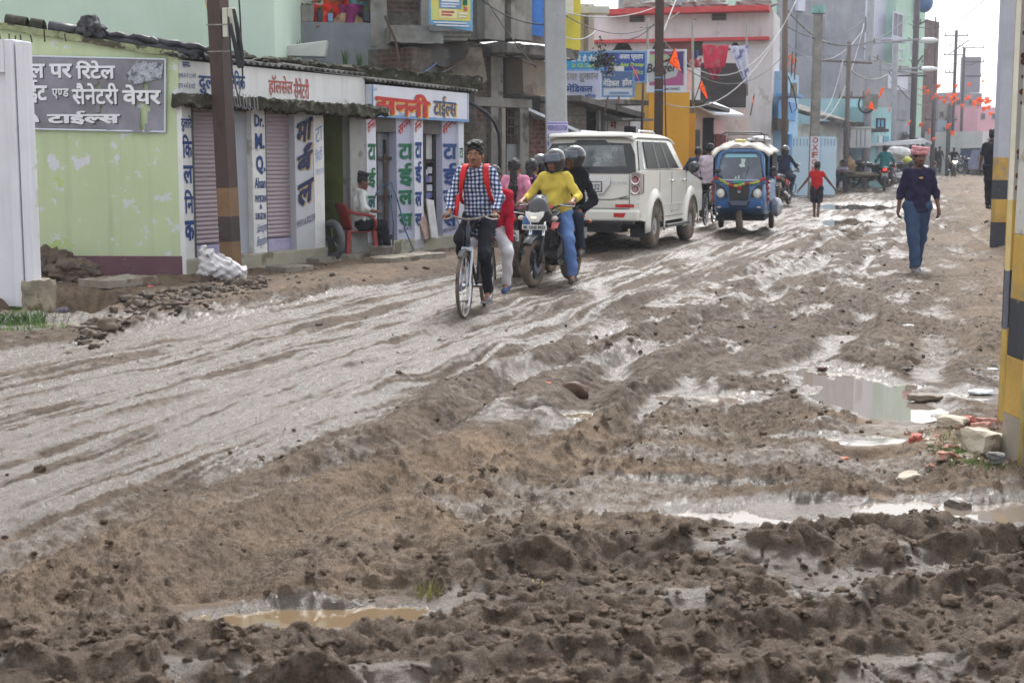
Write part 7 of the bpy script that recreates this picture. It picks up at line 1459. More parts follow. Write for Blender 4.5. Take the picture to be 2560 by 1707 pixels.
    for s in(-1,1): MB().tube([(s*.52,-1.1,zt+.06),(s*.52,-1.0,zt+.115),(s*.52,-.1,zt+.115),(s*.52,.1,zt+.05)],.018,8).build('roof_rail',C_alu,e,smooth=True); mr=MB().ell((s*(W+.14),.92,1.38),(.11,.06,.105),14,8).build('door_mirror',BP,e,smooth=True); MB().ell((s*(W+.14),.875,1.38),(.09,.03,.085),14,8).build('mirror_glass',GL,mr,smooth=True); MB().tube([(s*(W-.05),.9,1.3),(s*(W+.08),.92,1.34)],.02,6).build('mirror_arm',BP,mr)
    lettering('श्री'.replace('श्','श'),mat('sticker_ink',S(170,175,180),.5,.1,4,0),e,tuple(on(*rear,.72,.45,.03)),tuple((c[1]-c[0]).normalized()),tuple((c[4]-c[0]).normalized()),.12,.12,.02,off=.002,name='window_sticker')
    return e
p=ground(1650,612); ang=R(20.5); hd=V((math.sin(ang),math.cos(ang),0)); rt=V((math.cos(ang),-math.sin(ang),0))
rwp=V((.0994*24.9,24.9,gz(24.9)-.01)); CARLOC=rwp-rt*.90+hd*1.30
suv(tuple(CARLOC),-ang)
# ------------------------------------------------ three wheeler
def auto(loc,rz):
    e=empty('auto_rickshaw',loc,rz,'blue three wheeled auto rickshaw with garland, seen from the front','auto rickshaw'); BL=mat('auto_blue',S(70,116,168),.35,.10,1.5,.05,20,coat=.3,stain=S(110,120,125),sth=.62,ssc=2,sw=.15); BD=mat('auto_blue_lower',S(38,88,150),.5,.12,2,.1,20,stain=S(105,100,92),sth=.56,ssc=2.5,sw=.2)
    # front is local +y ; nose at y=1.35
    def sect(y,w,z0,z1,r=.12): return y,w,z0,z1
    prof=[(1.32,.50,.52,1.00),(1.20,.57,.46,1.06),(.95,.60,.36,1.10),(.3,.64,.30,1.12),(-1.2,.66,.30,1.12)]
    m=MB(); vs=[];K_=16
    for y,w,z0,z1 in prof:
        for k in range(K_):
            a=2*PI*k/K_; cx=abs(math.cos(a))**.35*(1 if math.cos(a)>0 else -1); cz=abs(math.sin(a))**.35*(1 if math.sin(a)>0 else -1); vs.append((w*cx,y,(z0+z1)/2+(z1-z0)/2*cz))
    n_=len(prof); m.add(vs,[(i*K_+k,i*K_+(k+1)%K_,(i+1)*K_+(k+1)%K_,(i+1)*K_+k) for i in range(n_-1) for k in range(K_)]+[tuple(range(K_)),tuple(range((n_-1)*K_,n_*K_))]); m.build('body',BL,e,smooth=True)
    MB().box((-.52,1.08,.47),(.52,1.335,.66)).build('lower_nose',BD,e,bevel=.06,seg=3)
    # cabin frame around windscreen
    zb=1.03;zt=1.62; wb=.565;wt=.45; yb=1.22;yt=.98
    out=[(-wb,yb,zb),(wb,yb,zb),(wt+.02,yt,zt-.06),(wt-.10,yt-.02,zt+.02),(-wt+.10,yt-.02,zt+.02),(-wt-.02,yt,zt-.06)]
    m=MB(); m.tube([V(p) for p in out],.055,8,closed=True); m.build('windscreen_frame',BL,e,smooth=True); inn=[V(p)*1+V((0,.012,0)) for p in out]
    cc=sum(inn,V((0,0,0)))/6; inn=[cc+(p-cc)*.92 for p in inn]; m=MB(); m.add(inn,[tuple(range(6))]); gl=m.build('windscreen',mat('auto_glass',S(72,82,100),.06,.35,2.2,0,spec=.9,stain=S(105,115,135),sth=.55,ssc=2.5,sw=.1),e)
    mm=MB(); mm.tube(inn,.012,6,closed=True); mm.build('rubber_seal',C_blk,gl)
    def onf(x,t,off=.02): # x in -1..1, t 0..1
        w=(wb*(1-t)+wt*t)*.86; return V((x*w,yb+(yt-yb)*t+off,zb+.04+(zt-zb-.08)*t))
    m=MB(); m.add([onf(-.92,.86),onf(.92,.86),onf(.86,.98),onf(-.86,.98)],[(0,1,2,3)]); m.build('sun_strip',mat('sun_strip',S(130,190,205),.4,.1,2,0),gl)
    m=MB(); m.add([onf(-.25,.50,.016),onf(-.02,.46,.016),onf(.1,.56,.016),onf(-.03,.62,.016),onf(-.03,.82,.016),onf(-.28,.80,.016),onf(-.20,.62,.016)],[(0,1,2,3,4,5,6)]); m.build('painted_window_reflection',mat('idol_reflection_pale',S(185,205,200),.4,.1,2,0),gl)  # pale flat patch paints a reflection onto the windscreen
    for x,h in((.06,.16),(.2,.12)): m=MB(); m.add([onf(x-.05,.03,.016),onf(x+.04,.03,.016),onf(x+.02,h,.016),onf(x-.03,h,.016)],[(0,1,2,3)]); m.build('dashboard_idol',mat('idol_reflection_pale',S(185,205,200),.4,.1,2,0),gl)
    MB().tube([onf(-.22,-.03,.04),onf(-.45,.55,.045)],.006,5).build('wiper',C_blk,e)
    # roof / canopy / sides
    m=MB(); 
    def cf(i,j):
        a=(i*2-1); y=1.02-2.3*j; w=.62+.10*min(1,j*4); return (a*w,y,1.72+.10*min(1,j*3)-.20*abs(a)**3+.02*math.sin(i*23+j*9)+.015*math.sin(j*31))
    m.grid(cf,26,20); m.build('canopy',mat('canopy_canvas',S(205,200,192),.85,.15,3,.5,10,stain=S(165,160,155),sth=.56,ssc=3),e,smooth=True,solid=.03)
    for s in(-1,1):
        m=MB(); m.grid(lambda i,j:(s*(.66+.02*math.sin(i*20)),.55-.0-1.8*i,1.10+.52*j),14,4); m.build('side_curtain',C_dark,e,smooth=True,solid=.01); m=MB(); m.box((s*.60-.02,.60,1.08),(s*.60+.02,.64,1.62)); m.build('door_post',BL,e)
    MB().box((-.62,-1.25,.4),(.62,-1.2,1.7)).build('rear_panel',C_dark,e)
    rk=MB(); rk.tube([(-.50,.75,1.82),(-.48,.72,1.97),(-.38,.70,2.01),(.38,.70,2.01),(.48,.72,1.97),(.50,.75,1.82)],.014,7); rk.tube([(-.50,-1.,1.84),(-.48,-1.,2.0),(.48,-1.,2.0),(.50,-1.,1.84)],.014,7)
    for x in(-.48,.48): rk.tube([(x,.72,1.97),(x,-1.,1.98)],.012,6)
    for x in(-.3,0,.3): rk.tube([(x,.70,1.88),(x,-1.,1.88)],.01,6)
    rk.build('roof_rack',C_blk,e,smooth=True); MB().box((-.10,.88,1.81),(.16,.98,1.87)).build('roof_sign',mat('sign_pale_yellow',S(225,215,130),.5,.1),e,bevel=.02)
    # nose details
    MB().prism([(-.20,.66),(.20,.66),(.24,.88),(.17,1.0),(-.17,1.0),(-.24,.88)],lambda a,b:(a,1.33,b),lambda a,b:(a,1.345,b)).build('grille_panel',C_blk,e,bevel=.008)
    for x in (-.03,.03): pass
    MB().lathe([(.02,0),(.034,0),(.034,.008),(.02,.008)],(0,1.35,.84),(0,1,0),16,closed=True).build('badge',C_chr,e)
    MB().hexa([(-.22,1.30,.52),(.22,1.30,.52),(.28,1.28,.66),(-.28,1.28,.66),(-.17,1.46,.55),(.17,1.46,.55),(.24,1.40,.66),(-.24,1.40,.66)]).build('front_mudguard',mat('guard_dark_blue',S(62,70,92),.5,.1,3,0),e,bevel=.03,seg=2)
    for s in(-1,1):
        h=MB().prism([(.25,.72),(.50,.70),(.52,.98),(.40,.96),(.30,.86)],lambda a,b:(s*a,1.28 if a>.45 else 1.32,b),lambda a,b:(s*a,1.335 if a>.45 else 1.35,b)).build('headlamp_housing',C_blk,e); MB().ell((s*.41,1.335,.80),(.085,.04,.085),18,10).build('headlamp',C_lens,h,smooth=True); MB().lathe([(.082,0),(.094,0),(.094,.02),(.082,.02)],(s*.41,1.34,.80),(0,1,0),22,closed=True).build('lamp_rim',C_chr,h)
        MB().ell((s*.44,1.33,.52),(.05,.015,.022),10,6).build('indicator',mat('indicator_clear',S(220,200,190),.2,.1,5,0),e,smooth=True)
        mi=MB().tube([(s*.56,1.1,1.12),(s*.60,1.2,1.2),(s*.48,1.28,1.25)] if s>0 else [(s*.56,1.1,1.12),(s*.70,1.1,1.25)],.01,6).build('mirror_arm',C_blk,e); MB().ell((s*.48,1.30,1.24) if s>0 else (s*.73,1.1,1.28),(.075,.03,.05),12,8).build('mirror',C_blk,mi,smooth=True)
        m=MB(); m.hexa([(s*.10,1.345,.98),(s*.50,1.24,1.07),(s*.50,1.24,1.085),(s*.10,1.345,.995),(s*.10,1.35,.98),(s*.50,1.25,1.07),(s*.50,1.25,1.085),(s*.10,1.35,.995)]); m.build('pink_stripe',mat('stripe_pink',S(205,60,120),.5,.1),e)
    MB().box((-.14,1.335,1.0),(.14,1.35,1.045)).build('green_plate',mat('plate_green',S(40,160,130),.5,.1),e); MB().box((-.42,1.30,1.055),(.42,1.315,1.07)).build('white_strip',C_wht,e)
    gd=MB(); gm=[mat('garland_lime',S(185,195,90),.8,.3,20,.3,30),mat('garland_red',S(190,50,60),.8,.3,20,.3,30)]; rr=random.Random(3)
    for k in range(60):
        t=k/59; x=-.56+1.12*t; z=1.10-.15*(1-abs(2*t-1)**1.6)-.02*math.sin(t*12); y=1.30+.08*(1-abs(2*t-1)); mi=0 if (k//6)%3 else 1; gd.ell((x,y,z),(.026,.026,.026),6,4,jit=.3,seed=k,mi=mi)
    gd.ell((0,1.39,.91),(.045,.03,.045),8,6,jit=.2,seed=3,mi=1); gd.build('garland',gm,e)
    for s in(-1,1):
        m=MB()
        for k in range(26): m.ell((s*(.60+.03*math.sin(k)),1.05-.02*k*.3,1.04-.018*k),(.035,.03,.03),6,4,jit=.4,seed=k,mi=k%2)
        m.build('tassel',[mat('tassel_red',S(175,60,70),.8,.3,20,.3,30),mat('tassel_orange',S(200,120,80),.8,.3,20)],e)
    # wheels
    MB().tube([(-.02,1.0,.30),(-.02,1.12,.62)],.035,8).build('fork',C_blk,e); wheel('wheel',(0,1.12,.25),.25,.13,e,C_rubm,C_alu,4); 
    for s in(-1,1): wheel('wheel',(s*.60,-.85,.225),.225,.12,e,C_rub,C_alu,4)
    MB().box((-.55,-1.2,.24),(.55,.95,.34)).build('chassis',C_dark,e); return e
fa=at(1864,583,29); fa=V((fa.x,29,gz(29))); ah=V((-.47,-2.0,0)).normalized(); AL=fa-ah*1.10-V((.13,0,0))
ao=auto(tuple(AL),heading(ah.x,ah.y)); ao.scale=(.89,1,1)
sb=lump('sack',AL+ah*.3+V((.70,0,.50)),(.12,.18,.20),mat('sack_plastic',S(190,195,205),.5,.2,5,.3,20),'pale plastic sack hanging on the right side of the auto rickshaw',seed=4,amp=.25,cat='sack')
sb=lump('tarpaulin_bundle',AL+V((.28,-.1,1.88)),(.24,.30,.07),mat('bundle_white',S(215,215,218),.8,.15,5,.3,20),'white cloth bundle lying on the auto rickshaw roof',seed=6,amp=.3,cat='bundle')
# ================================================= PLACEMENT OF BIKES AND RIDERS
def rzv(h): return heading(h.x,h.y)
def on_hand(body): pass
# --- foreground cyclist
h1=V((-.20,-1.05,0)).normalized(); c1=V((-.475,14.22,0))-h1*.56; rz1=rzv(h1); c1.z=gh(c1.x,c1.y)-.005
bicycle('muddy bicycle with white fork ridden by the man in the checked shirt',tuple(c1),rz1,mat('frame_blue_black',S(52,60,80),.35,.1,3,0))
def plaid():
    m=bpy.data.materials.new('fabric_plaid'); m.use_nodes=True;nt=m.node_tree;N=nt.nodes;L=nt.links;b=N['Principled BSDF'];b.inputs['Roughness'].default_value=.9
    tc=N.new('ShaderNodeTexCoord');sp=N.new('ShaderNodeSeparateXYZ'); nz=N.new('ShaderNodeTexNoise'); nz.inputs['Scale'].default_value=4; vm=N.new('ShaderNodeVectorMath'); vm.operation='MULTIPLY_ADD'; vm.inputs[1].default_value=(.05,.05,.05); L.new(tc.outputs['Object'],nz.inputs[0]); L.new(nz.outputs['Color'],vm.inputs[0]); L.new(tc.outputs['Object'],vm.inputs[2]); L.new(vm.outputs[0],sp.inputs[0])
    def st(src,f,ph,th):
        a=N.new('ShaderNodeMath');a.operation='MULTIPLY_ADD';a.inputs[1].default_value=f;a.inputs[2].default_value=ph;L.new(src,a.inputs[0]);s=N.new('ShaderNodeMath');s.operation='FRACT';L.new(a.outputs[0],s.inputs[0]);g=N.new('ShaderNodeMath');g.operation='GREATER_THAN';g.inputs[1].default_value=th;L.new(s.outputs[0],g.inputs[0]);return g.outputs[0]
    def mx(f,a,bb):
        x=N.new('ShaderNodeMix');x.data_type='RGBA';L.new(f,x.inputs[0])
        for k,t in((6,a),(7,bb)):
            if isinstance(t,tuple):x.inputs[k].default_value=(*t,1)
            else:L.new(t,x.inputs[k])
        return x.outputs[2]
    w=S(228,230,238);mid=S(105,122,165);nv=S(28,34,72); fx=st(sp.outputs[0],24,.1,.5);fz=st(sp.outputs[2],24,.3,.5)
    a=mx(fx,w,mid); c=mx(fx,mid,nv); o=mx(fz,a,c); L.new(o,b.inputs['Base Color']); return m
C_plaid=plaid()
J=ride(seat=(0,-.20,.93),lean=.20,hands=(.275,.27,1.00),peg=(.12,-.02,.2),h=1.68,kw=.12)
J['f']=V((.02,1,-.03)); J['hed']+=V((.0,.02,.0)); J['nec']+=V((0,.0,.0))
J['knL']=V((-.125,.17,.62)); J['anL']=V((-.125,-.02,.22)); J['toL']=J['anL']+V((-.0,.14,-.07)); J['knR']=V((.115,.24,.80)); J['anR']=V((.125,.02,.50)); J['toR']=J['anR']+V((0,.14,-.06))
for q,sg in(('L',-1),('R',1)): J['el'+q]=V((sg*.255,.02,1.20)); J['wr'+q]=V((sg*.235,.20,1.035)); J['hd'+q]=V((sg*.0,1,-.25)); J['hn'+q]=V((0,-.15,-1)); J['cu'+q]=1.5
def straps(body,P,g,f,up,rx):
    pass
cyc=person('young man in blue and white checked shirt riding a bicycle towards the viewer',J,dict(shirt=C_plaid,trousers=fabric('black_trousers',S(42,42,50)),shoe=mat('sandal_grey',S(140,142,150),.8,.1),strap=mat('sandal_grey',S(140,142,150),.8,.1),sandal=True,sleeve=1.82,collar=True,moust=True,hair='short',loose=1.02,fat=.92,hem=.20,tl=1.,tloose=.98),loc=tuple(c1),rz=rz1,res=.0065)
bp=empty('backpack',c1,rz1,'red backpack with straps over the shoulders of the man in the checked shirt','backpack'); C_bpk=fabric('red_nylon',S(212,48,52),rough=.55)
bk=SDF(); bk.ell((0,-.27,1.28),(.15,.09,.22),.03); bk.ell((0,-.33,1.20),(.11,.06,.12),.03); bk.build('bag',C_bpk,bp,.012,smooth=2)
for s in(-1,1):
    m=MB(); ch=J['che'];nk=J['nec']; pts=[(s*.115,nk.y-.10,nk.z+.00),(s*.105,nk.y-.01,nk.z+.045),(s*.112,nk.y+.085,nk.z-.02),(s*.128,nk.y+.115,nk.z-.12),(s*.145,nk.y+.09,nk.z-.24),(s*.165,nk.y+.0,nk.z-.34),(s*.16,nk.y-.12,nk.z-.38)]
    vs=[]
    for k,p in enumerate(pts): w=.030 if k<4 else .016; vs+=[(p[0]-w,p[1],p[2]),(p[0]+w,p[1]-.006,p[2])]
    m.add(vs,[(2*k,2*k+1,2*k+3,2*k+2) for k in range(len(pts)-1)]); m.build('strap',C_bpk,bp,smooth=True,solid=.016,sub=2)
MB().tube([(.17,.06,1.22),(.19,.10,1.05),(.18,.12,.98)],.022,6,rs=[.02,.03,.012]).build('loose_strap',C_bpk,bp,smooth=True)
# girl on the carrier
J=ride(seat=(-.04,-.62,.80),lean=.05,hands=(.16,-.50,.70),peg=(.15,-.5,.2),h=1.50,kw=.2); J['shL']+=V((-.05,0,-.06)); J['che']+=V((-.05,0,0)); J['hed']+=V((-.03,0,-.02))
J['elL']=V((-.25,-.54,.93)); J['wrL']=V((-.27,-.42,.70)); J['hdL']=V((0,.2,-1)); J['hnL']=V((1,0,0)); J['cuL']=.4; J['knL']=V((-.27,-.32,.62)); J['anL']=V((-.24,-.42,.27)); J['toL']=J['anL']+V((0,.14,-.05)); J['knR']=V((.20,-.30,.64)); J['anR']=V((.20,-.34,.30)); J['toR']=J['anR']+V((.02,.14,-.05))
person('girl in a red sweater and white leggings sitting on the bicycle carrier',J,dict(shirt=fabric('red_sweater',S(190,38,62)),shirt_name='sweater',trousers=fabric('white_leggings',S(215,212,218)),shoe=fabric('blue_sock',S(80,100,135)),sleeve=1.95,hair='long',hl=.3,hem=.10,loose=1.08,s=.93,tr_name='leggings'),loc=tuple(c1),rz=rz1,res=.010)
# --- motorcycle with the man in yellow
h2=V((-.50,-1.17,0)).normalized(); c2=V((.255,17.25,0))-h2*.64; c2.z=gh(c2.x,c2.y); rz2=rzv(h2)
motorcycle('black and red motorcycle with a lit headlamp carrying the man in yellow',tuple(c2),rz2,mat('paint_black',(.018,.018,.024),.15,.05,1,0,coat=.7),C_mred)
J=ride(seat=(0,-.16,.81),lean=.10,hands=(.33,.27,.98),peg=(.2,.02,.34),h=1.66,kw=.22); J['f']=V((.30,1,-.16)); J['knL']=V((-.28,.20,.56)); J['anL']=V((-.31,.10,.12)); J['toL']=J['anL']+V((-.03,.15,-.06))
for q,sg in(('L',-1),('R',1)): J['wr'+q]=V((sg*.33,.20,1.025)); J['hd'+q]=V((0,1,-.3)); J['hn'+q]=V((0,-.1,-1)); J['cu'+q]=1.4; J['el'+q]=V((sg*.33,-.02,1.08))
HB=mat('helmet_black',(.02,.02,.025),.12,.05,1,0,coat=.8)
person('bearded man in a yellow sweater and black helmet astride the motorcycle',J,dict(shirt=fabric('yellow_knit',S(214,192,88)),shirt_name='sweater',trousers=fabric('jeans_blue',S(105,135,190),stain=S(165,185,218),sth=.56,ssc=2.2,sw=.2),shoe=mat('shoe_brown',S(70,58,50),.6,.2),helmet=HB,hair=None,sleeve=1.62,beard=True,moust=True,belly=True,fat=1.08,loose=1.06,tloose=1.22,hem=.12),loc=tuple(c2),rz=rz2,res=.0075)
J=ride(seat=(-.03,-.56,.86),lean=.05,hands=(.24,-.22,.86),peg=(.2,-.42,.40),h=1.64,kw=.27); J['elL']=V((-.36,-.52,1.02)); J['wrL']=V((-.27,-.24,.90)); J['hdL']=V((.2,1,-.4)); J['hnL']=V((0,0,-1)); J['cuL']=.7; J['elR']=V((.34,-.50,1.12)); J['wrR']=V((.2,-.28,.97)); J['shL']+=V((-.02,0,0)); J['f']=V((.6,1,-.1)); J['anL']=V((-.27,-.30,.42)); J['toL']=J['anL']+V((-.02,.16,-.05)); J['hed']+=V((-.06,0,0))
person('pillion rider in a black jacket and black helmet behind the man in yellow',J,dict(shirt=fabric('black_jacket',S(34,34,40)),shirt_name='jacket',trousers=fabric('dark_jeans',S(52,60,74)),shoe=mat('shoe_black_white',S(58,58,64),.5,.3,9,0,stain=S(210,210,215),sth=.6,ssc=12),helmet=HB,hair=None,sleeve=1.95,loose=1.12,fat=1.04,skin=SKD,hem=.08),loc=tuple(c2),rz=rz2,res=.010)
# --- second motorcycle riding away
h3=V((.34,.94,0)).normalized(); rw3=ground(1281,694); c3=V((rw3.x+.10,rw3.y+.25,0))+h3*.63; c3.z=gh(c3.x,c3.y)-.0; rz3=rzv(h3)
motorcycle('dark red trimmed motorcycle seen from behind carrying two girls and a helmeted rider',tuple(c3),rz3,mat('paint_black',(.018,.018,.024),.15,.05,1,0,coat=.7),C_mred,fairing=False,plate='BR 02 4471')
J=ride(seat=(.02,.02,.79),lean=.10,hands=(.33,.26,1.0),peg=(.2,.02,.34),h=1.66,kw=.22)
person('helmeted motorcycle rider in front of the two girls',J,dict(shirt=fabric('white_blue_shirt',S(190,200,225)),trousers=fabric('black_trousers',S(42,42,50)),shoe=C_blk,helmet=HB,hair=None,sleeve=1.5),loc=tuple(c3),rz=rz3,res=.011)
J=ride(seat=(.03,-.32,.82),lean=.06,hands=(.2,.0,1.0),peg=(.2,-.3,.42),h=1.52,kw=.24)
person('girl in a dark patterned top with a pink hair band, middle rider',J,dict(shirt=fabric('purple_print',S(70,50,85),stain=S(180,150,200),sth=.57,ssc=10,var=.3),trousers=fabric('black_trousers',S(42,42,50)),shoe=C_blk,hair='long',hl=.5,sleeve=1.5,extra=[lambda b,P,g,f,up,rx: MB().lathe([(.045,-.015),(.062,0),(.045,.015)],P(0,-.135,-.13),(0,0,1),14,closed=True).build('hair_band',mat('band_pink',S(240,130,190),.6,.2,9,0),b,smooth=True)]),loc=tuple(c3),rz=rz3,res=.010)
J=ride(seat=(-.06,-.66,.83),lean=.03,hands=(.24,-.50,.90),peg=(.22,-.5,.42),h=1.52,kw=.25); J['f']=V((-.25,1,0)); J['elR']=V((.21,-.76,1.06)); J['wrR']=V((.14,-.72,.80)); J['hdR']=V((-.1,.3,-1)); J['hnR']=V((-1,0,0)); J['cuR']=.5; J['elL']=V((-.30,-.62,1.12)); J['wrL']=V((-.24,-.42,.95)); J['hed']+=V((-.02,-.02,0))
person('girl in a pink top with a very long black ponytail',J,dict(shirt=fabric('pink_top',S(228,150,180)),shirt_name='top',trousers=fabric('brown_check_skirt',S(120,105,95),stain=S(80,68,62),sth=.55,ssc=9),shoe=C_blk,hair='long',hl=.72,hb=.17,sleeve=1.75,hem=.04,fat=.86,loose=.98),loc=tuple(c3),rz=rz3,res=.0085)
# --- walking man with turban
def turban(body,P,g,f,up,rx):
    t=MB(); ct=mat('turban_pink',S(205,130,140),.9,.2,12,.3,40,stain=S(225,180,185),sth=.52,ssc=22,anis=(1,1,3))
    for k in range(5): t.tube([P(math.cos(a)*(.092+.008*math.sin(k)),math.sin(a)*(.108)-.012,.062+.017*k-.012*math.sin(a)+.014*math.sin(a+k*1.9)) for a in [2*PI*i/22 for i in range(22)]],.026-.001*k,8,closed=True)
    t.ell(P(-.10,.0,.11),(.04,.05,.035),8,6,jit=.2,seed=2); t.build('turban',ct,body,smooth=True)
b=ground(2288,676); J=stand(1.70,step=.20,f=(0,-1,0),lead='R',arm=.13,ak=.05); J['hed']+=V((0,0,-.0)); J['cuL']=.7;J['cuR']=.6
person('man in a dark purple sweatshirt, jeans and pink turban walking alone',J,dict(shirt=fabric('purple_sweat',S(46,42,68)),shirt_name='sweatshirt',trousers=fabric('jeans_mid',S(62,80,108),stain=S(88,108,136),sth=.58,ssc=2.4,sw=.2),shoe=mat('shoe_grey',S(140,140,150),.6,.2,6,0),skin=SKD,hair='crew',sleeve=1.45,extra=[turban,lambda b,P,g,f,up,rx: MB().ell(g['che']+V((.0,-.135,.03)),(.03,.01,.014),10,6).build('chest_print',mat('print_orange',S(225,170,120),.6,.1),b)],moust=True,beard=True,tloose=1.22,loose=1.06,fat=1.03),loc=(b.x,b.y,gh(b.x,b.y)),res=.0085)
# --- boy
b=ground(2040,545); J=stand(1.33,step=.03,f=(.35,1,0),arm=.25,ak=.2); J['wrL']+=V((-.05,.02,.0)); J['wrR']+=V((.03,.02,.05)); J['elR']+=V((.02,0,.0))
person('small boy in a red sleeveless sweater and dark shorts walking away',J,dict(shirt=fabric('red_vest',S(195,35,40)),shirt_name='vest',trousers=fabric('navy_shorts',S(48,46,60)),tr_name='shorts',tl=.95,skin=SKD,hair='short',sleeve=.35,s=.86,fat=.95,hem=.12,tloose=1.2),loc=tuple(b),res=.012)
# --- man in black at the right pole
b=V((px(2470,32),32,.42)); J=stand(1.74,step=.05,f=(.6,.8,0),arm=.12)
person('man in black clothes standing beside the grey striped pole, partly hidden',J,dict(shirt=fabric('black_kurta',S(36,38,48)),trousers=fabric('black_trousers',S(42,42,50)),shoe=C_blk,skin=SKD,hair='short',sleeve=.8,face=0,tloose=1.1),loc=tuple(b),res=.014)
# --- seated man with chair
b=ground(892,652); cy_=b.y; chl=V((b.x,cy_,gh(b.x,cy_))); crz=R(-62)
CR=mat('chair_red_plastic',S(160,62,56),.45,.12,3,.05,20)
def chair(loc,rz):
    e=empty('plastic_chair',loc,rz,'dark red moulded plastic armchair in front of the green recess','chair')
    m=MB(); m.grid(lambda i,j:((i-.5)*.44,-.20+.42*j,.42-.02*math.sin(PI*i)-.02*math.sin(PI*j)),8,8); m.build('seat',CR,e,smooth=True,solid=.012)
    def bk_(i,j):
        a=(i-.5)*2; z=.44+.40*j*(1-.12*a*a*a*a); return (a*(.23+.02*j),-.21-.10*j+.06*a*a,z)
    m=MB(); m.grid(bk_,12,8); m.build('backrest',CR,e,smooth=True,solid=.014)
    for sx in(-1,1):
        for sy,l in((-1,-.24),(1,.24)): MB().hexa([(sx*.24-.025,l-.03,0),(sx*.24+.025,l-.03,0),(sx*.24+.025,l+.03,0),(sx*.24-.025,l+.03,0),(sx*.20-.03,l*.85-.03,.43),(sx*.20+.03,l*.85-.03,.43),(sx*.20+.03,l*.85+.03,.43),(sx*.20-.03,l*.85+.03,.43)]).build('leg',CR,e,bevel=.008)
        MB().tube([(sx*.23,-.26,.74),(sx*.27,-.10,.68),(sx*.27,.14,.65),(sx*.25,.22,.55),(sx*.22,.20,.42)],.024,8).build('armrest',CR,e,smooth=True)
    return e
chair(tuple(chl),crz)
J=ride(seat=(0,.03,.46),lean=.02,hands=(.25,.20,.68),peg=(.12,.42,.02),h=1.66,kw=.12); J['knL']=V((-.12,.36,.50));J['knR']=V((.14,.38,.50)); J['anL']=V((-.10,.42,.10));J['anR']=V((.14,.46,.10)); J['toL']=J['anL']+V((0,.15,-.05));J['toR']=J['anR']+V((0,.15,-.05)); J['hed']+=V((.0,.02,0)); J['f']=V((.1,1,-.1)); J['che']+=V((0,-.04,0)); J['nec']+=V((0,-.03,0)); J['elR']=V((.29,-.0,.76)); J['wrR']=V((.26,.18,.71)); J['elL']=V((-.30,-.02,.78)); J['wrL']=V((-.24,.18,.70))
for q in 'LR': J['cu'+q]=.6
person('man in a white shirt sitting on the red plastic chair',J,dict(shirt=fabric('white_shirt',S(212,216,214)),trousers=fabric('black_trousers',S(42,42,50)),shoe=C_blk,hair='short',sleeve=1.6,loose=1.05,s=1.05,fat=.9,skin=SKD),loc=tuple(chl),rz=crz,res=.010)
# --- two riders beyond the white car
def rider(u,v,hdg,label,look,bike='b',blabel='',res=.016,h=1.7,group='far riders',Y=None,**kw):
    b=ground(u,v); 
    if Y: b=V((px(u,Y),Y,gz(Y)))
    hv=V((math.sin(hdg),math.cos(hdg),0)); rz=-hdg; 
    if bike=='b': bicycle(blabel,tuple(b),rz,C_blk,group='bicycles ridden down the street'); J=ride(seat=(0,-.20,.93),lean=.12,hands=(.275,.27,1.0),peg=(.12,0,.22),h=h,kw=.12); J['knL']=V((-.13,.16,.62)); J['anL']=V((-.12,-.02,.2)); J['toL']=J['anL']+V((0,.14,-.05))
    else: motorcycle(blabel,tuple(b),rz,look.get('paint',C_blk),look.get('acc',C_mred),group='motorcycles down the street',fairing=False,plate=kw.get('plate','BR 10'),lit=kw.get('lit',False),taillit=kw.get('tl',False)); J=ride(seat=(0,-.16,.86),lean=.10,hands=(.33,.27,1.03),h=h,kw=.22)
    return person(label,J,look,loc=tuple(b),rz=rz,res=res)
rider(1772,540,R(17),'man in a pale pink shirt cycling away beside the auto rickshaw',dict(shirt=fabric('pale_pink_shirt',S(222,205,218)),trousers=fabric('black_trousers',S(42,42,50)),shoe=C_blk,hair='short',sleeve=1.6,loose=1.12,face=0,skin=SKD),'b','black bicycle ridden away by the man in the pale pink shirt',.013,Y=32)
rider(1742,540,R(17),'man in a slate blue shirt riding away behind the car mirror',dict(shirt=fabric('slate_shirt',S(75,80,105)),trousers=fabric('dark_jeans',S(52,60,74)),shoe=C_blk,hair='crew',sleeve=.9,loose=1.15,face=0,skin=SKD),'m','dark red motorcycle ridden away behind the white car',.014,Y=34.5)
rider(1957,492,R(22),'helmeted man in a dark navy shirt riding away right of the auto rickshaw',dict(shirt=fabric('navy_shirt',S(45,52,75)),trousers=fabric('dark_jeans',S(52,60,74)),shoe=C_blk,helmet=HB,hair=None,sleeve=1.2,face=0,skin=SKD),'m','black motorcycle with red lamp ridden away right of the auto rickshaw',.016,Y=42)
rider(2205,461,R(14),'man in a teal shirt riding away with the tail lamp lit',dict(shirt=fabric('teal_shirt',S(45,110,115)),trousers=fabric('dark_jeans',S(52,60,74)),shoe=C_blk,hair='short',sleeve=1.2,loose=1.15,face=0,skin=SKD),'m','motorcycle with glowing red tail lamp ridden by the man in teal',.018,tl=True,Y=55)
rider(2376,432,R(190),'dark clad rider approaching far away behind the lit headlamp',dict(shirt=fabric('black_jacket',S(34,34,40)),trousers=fabric('dark_jeans',S(52,60,74)),shoe=C_blk,hair='short',sleeve=1.5,face=0,skin=SKD),'m','far motorcycle approaching with a bright headlamp',.022,lit=True,Y=84)
rider(2330,430,R(20),'far rider in dark clothes beside the bright headlamp',dict(shirt=fabric('black_jacket',S(34,34,40)),trousers=fabric('dark_jeans',S(52,60,74)),shoe=C_blk,hair='short',sleeve=1.5,face=0,skin=SKD),'m','far dark motorcycle left of the bright headlamp',.022,Y=88)
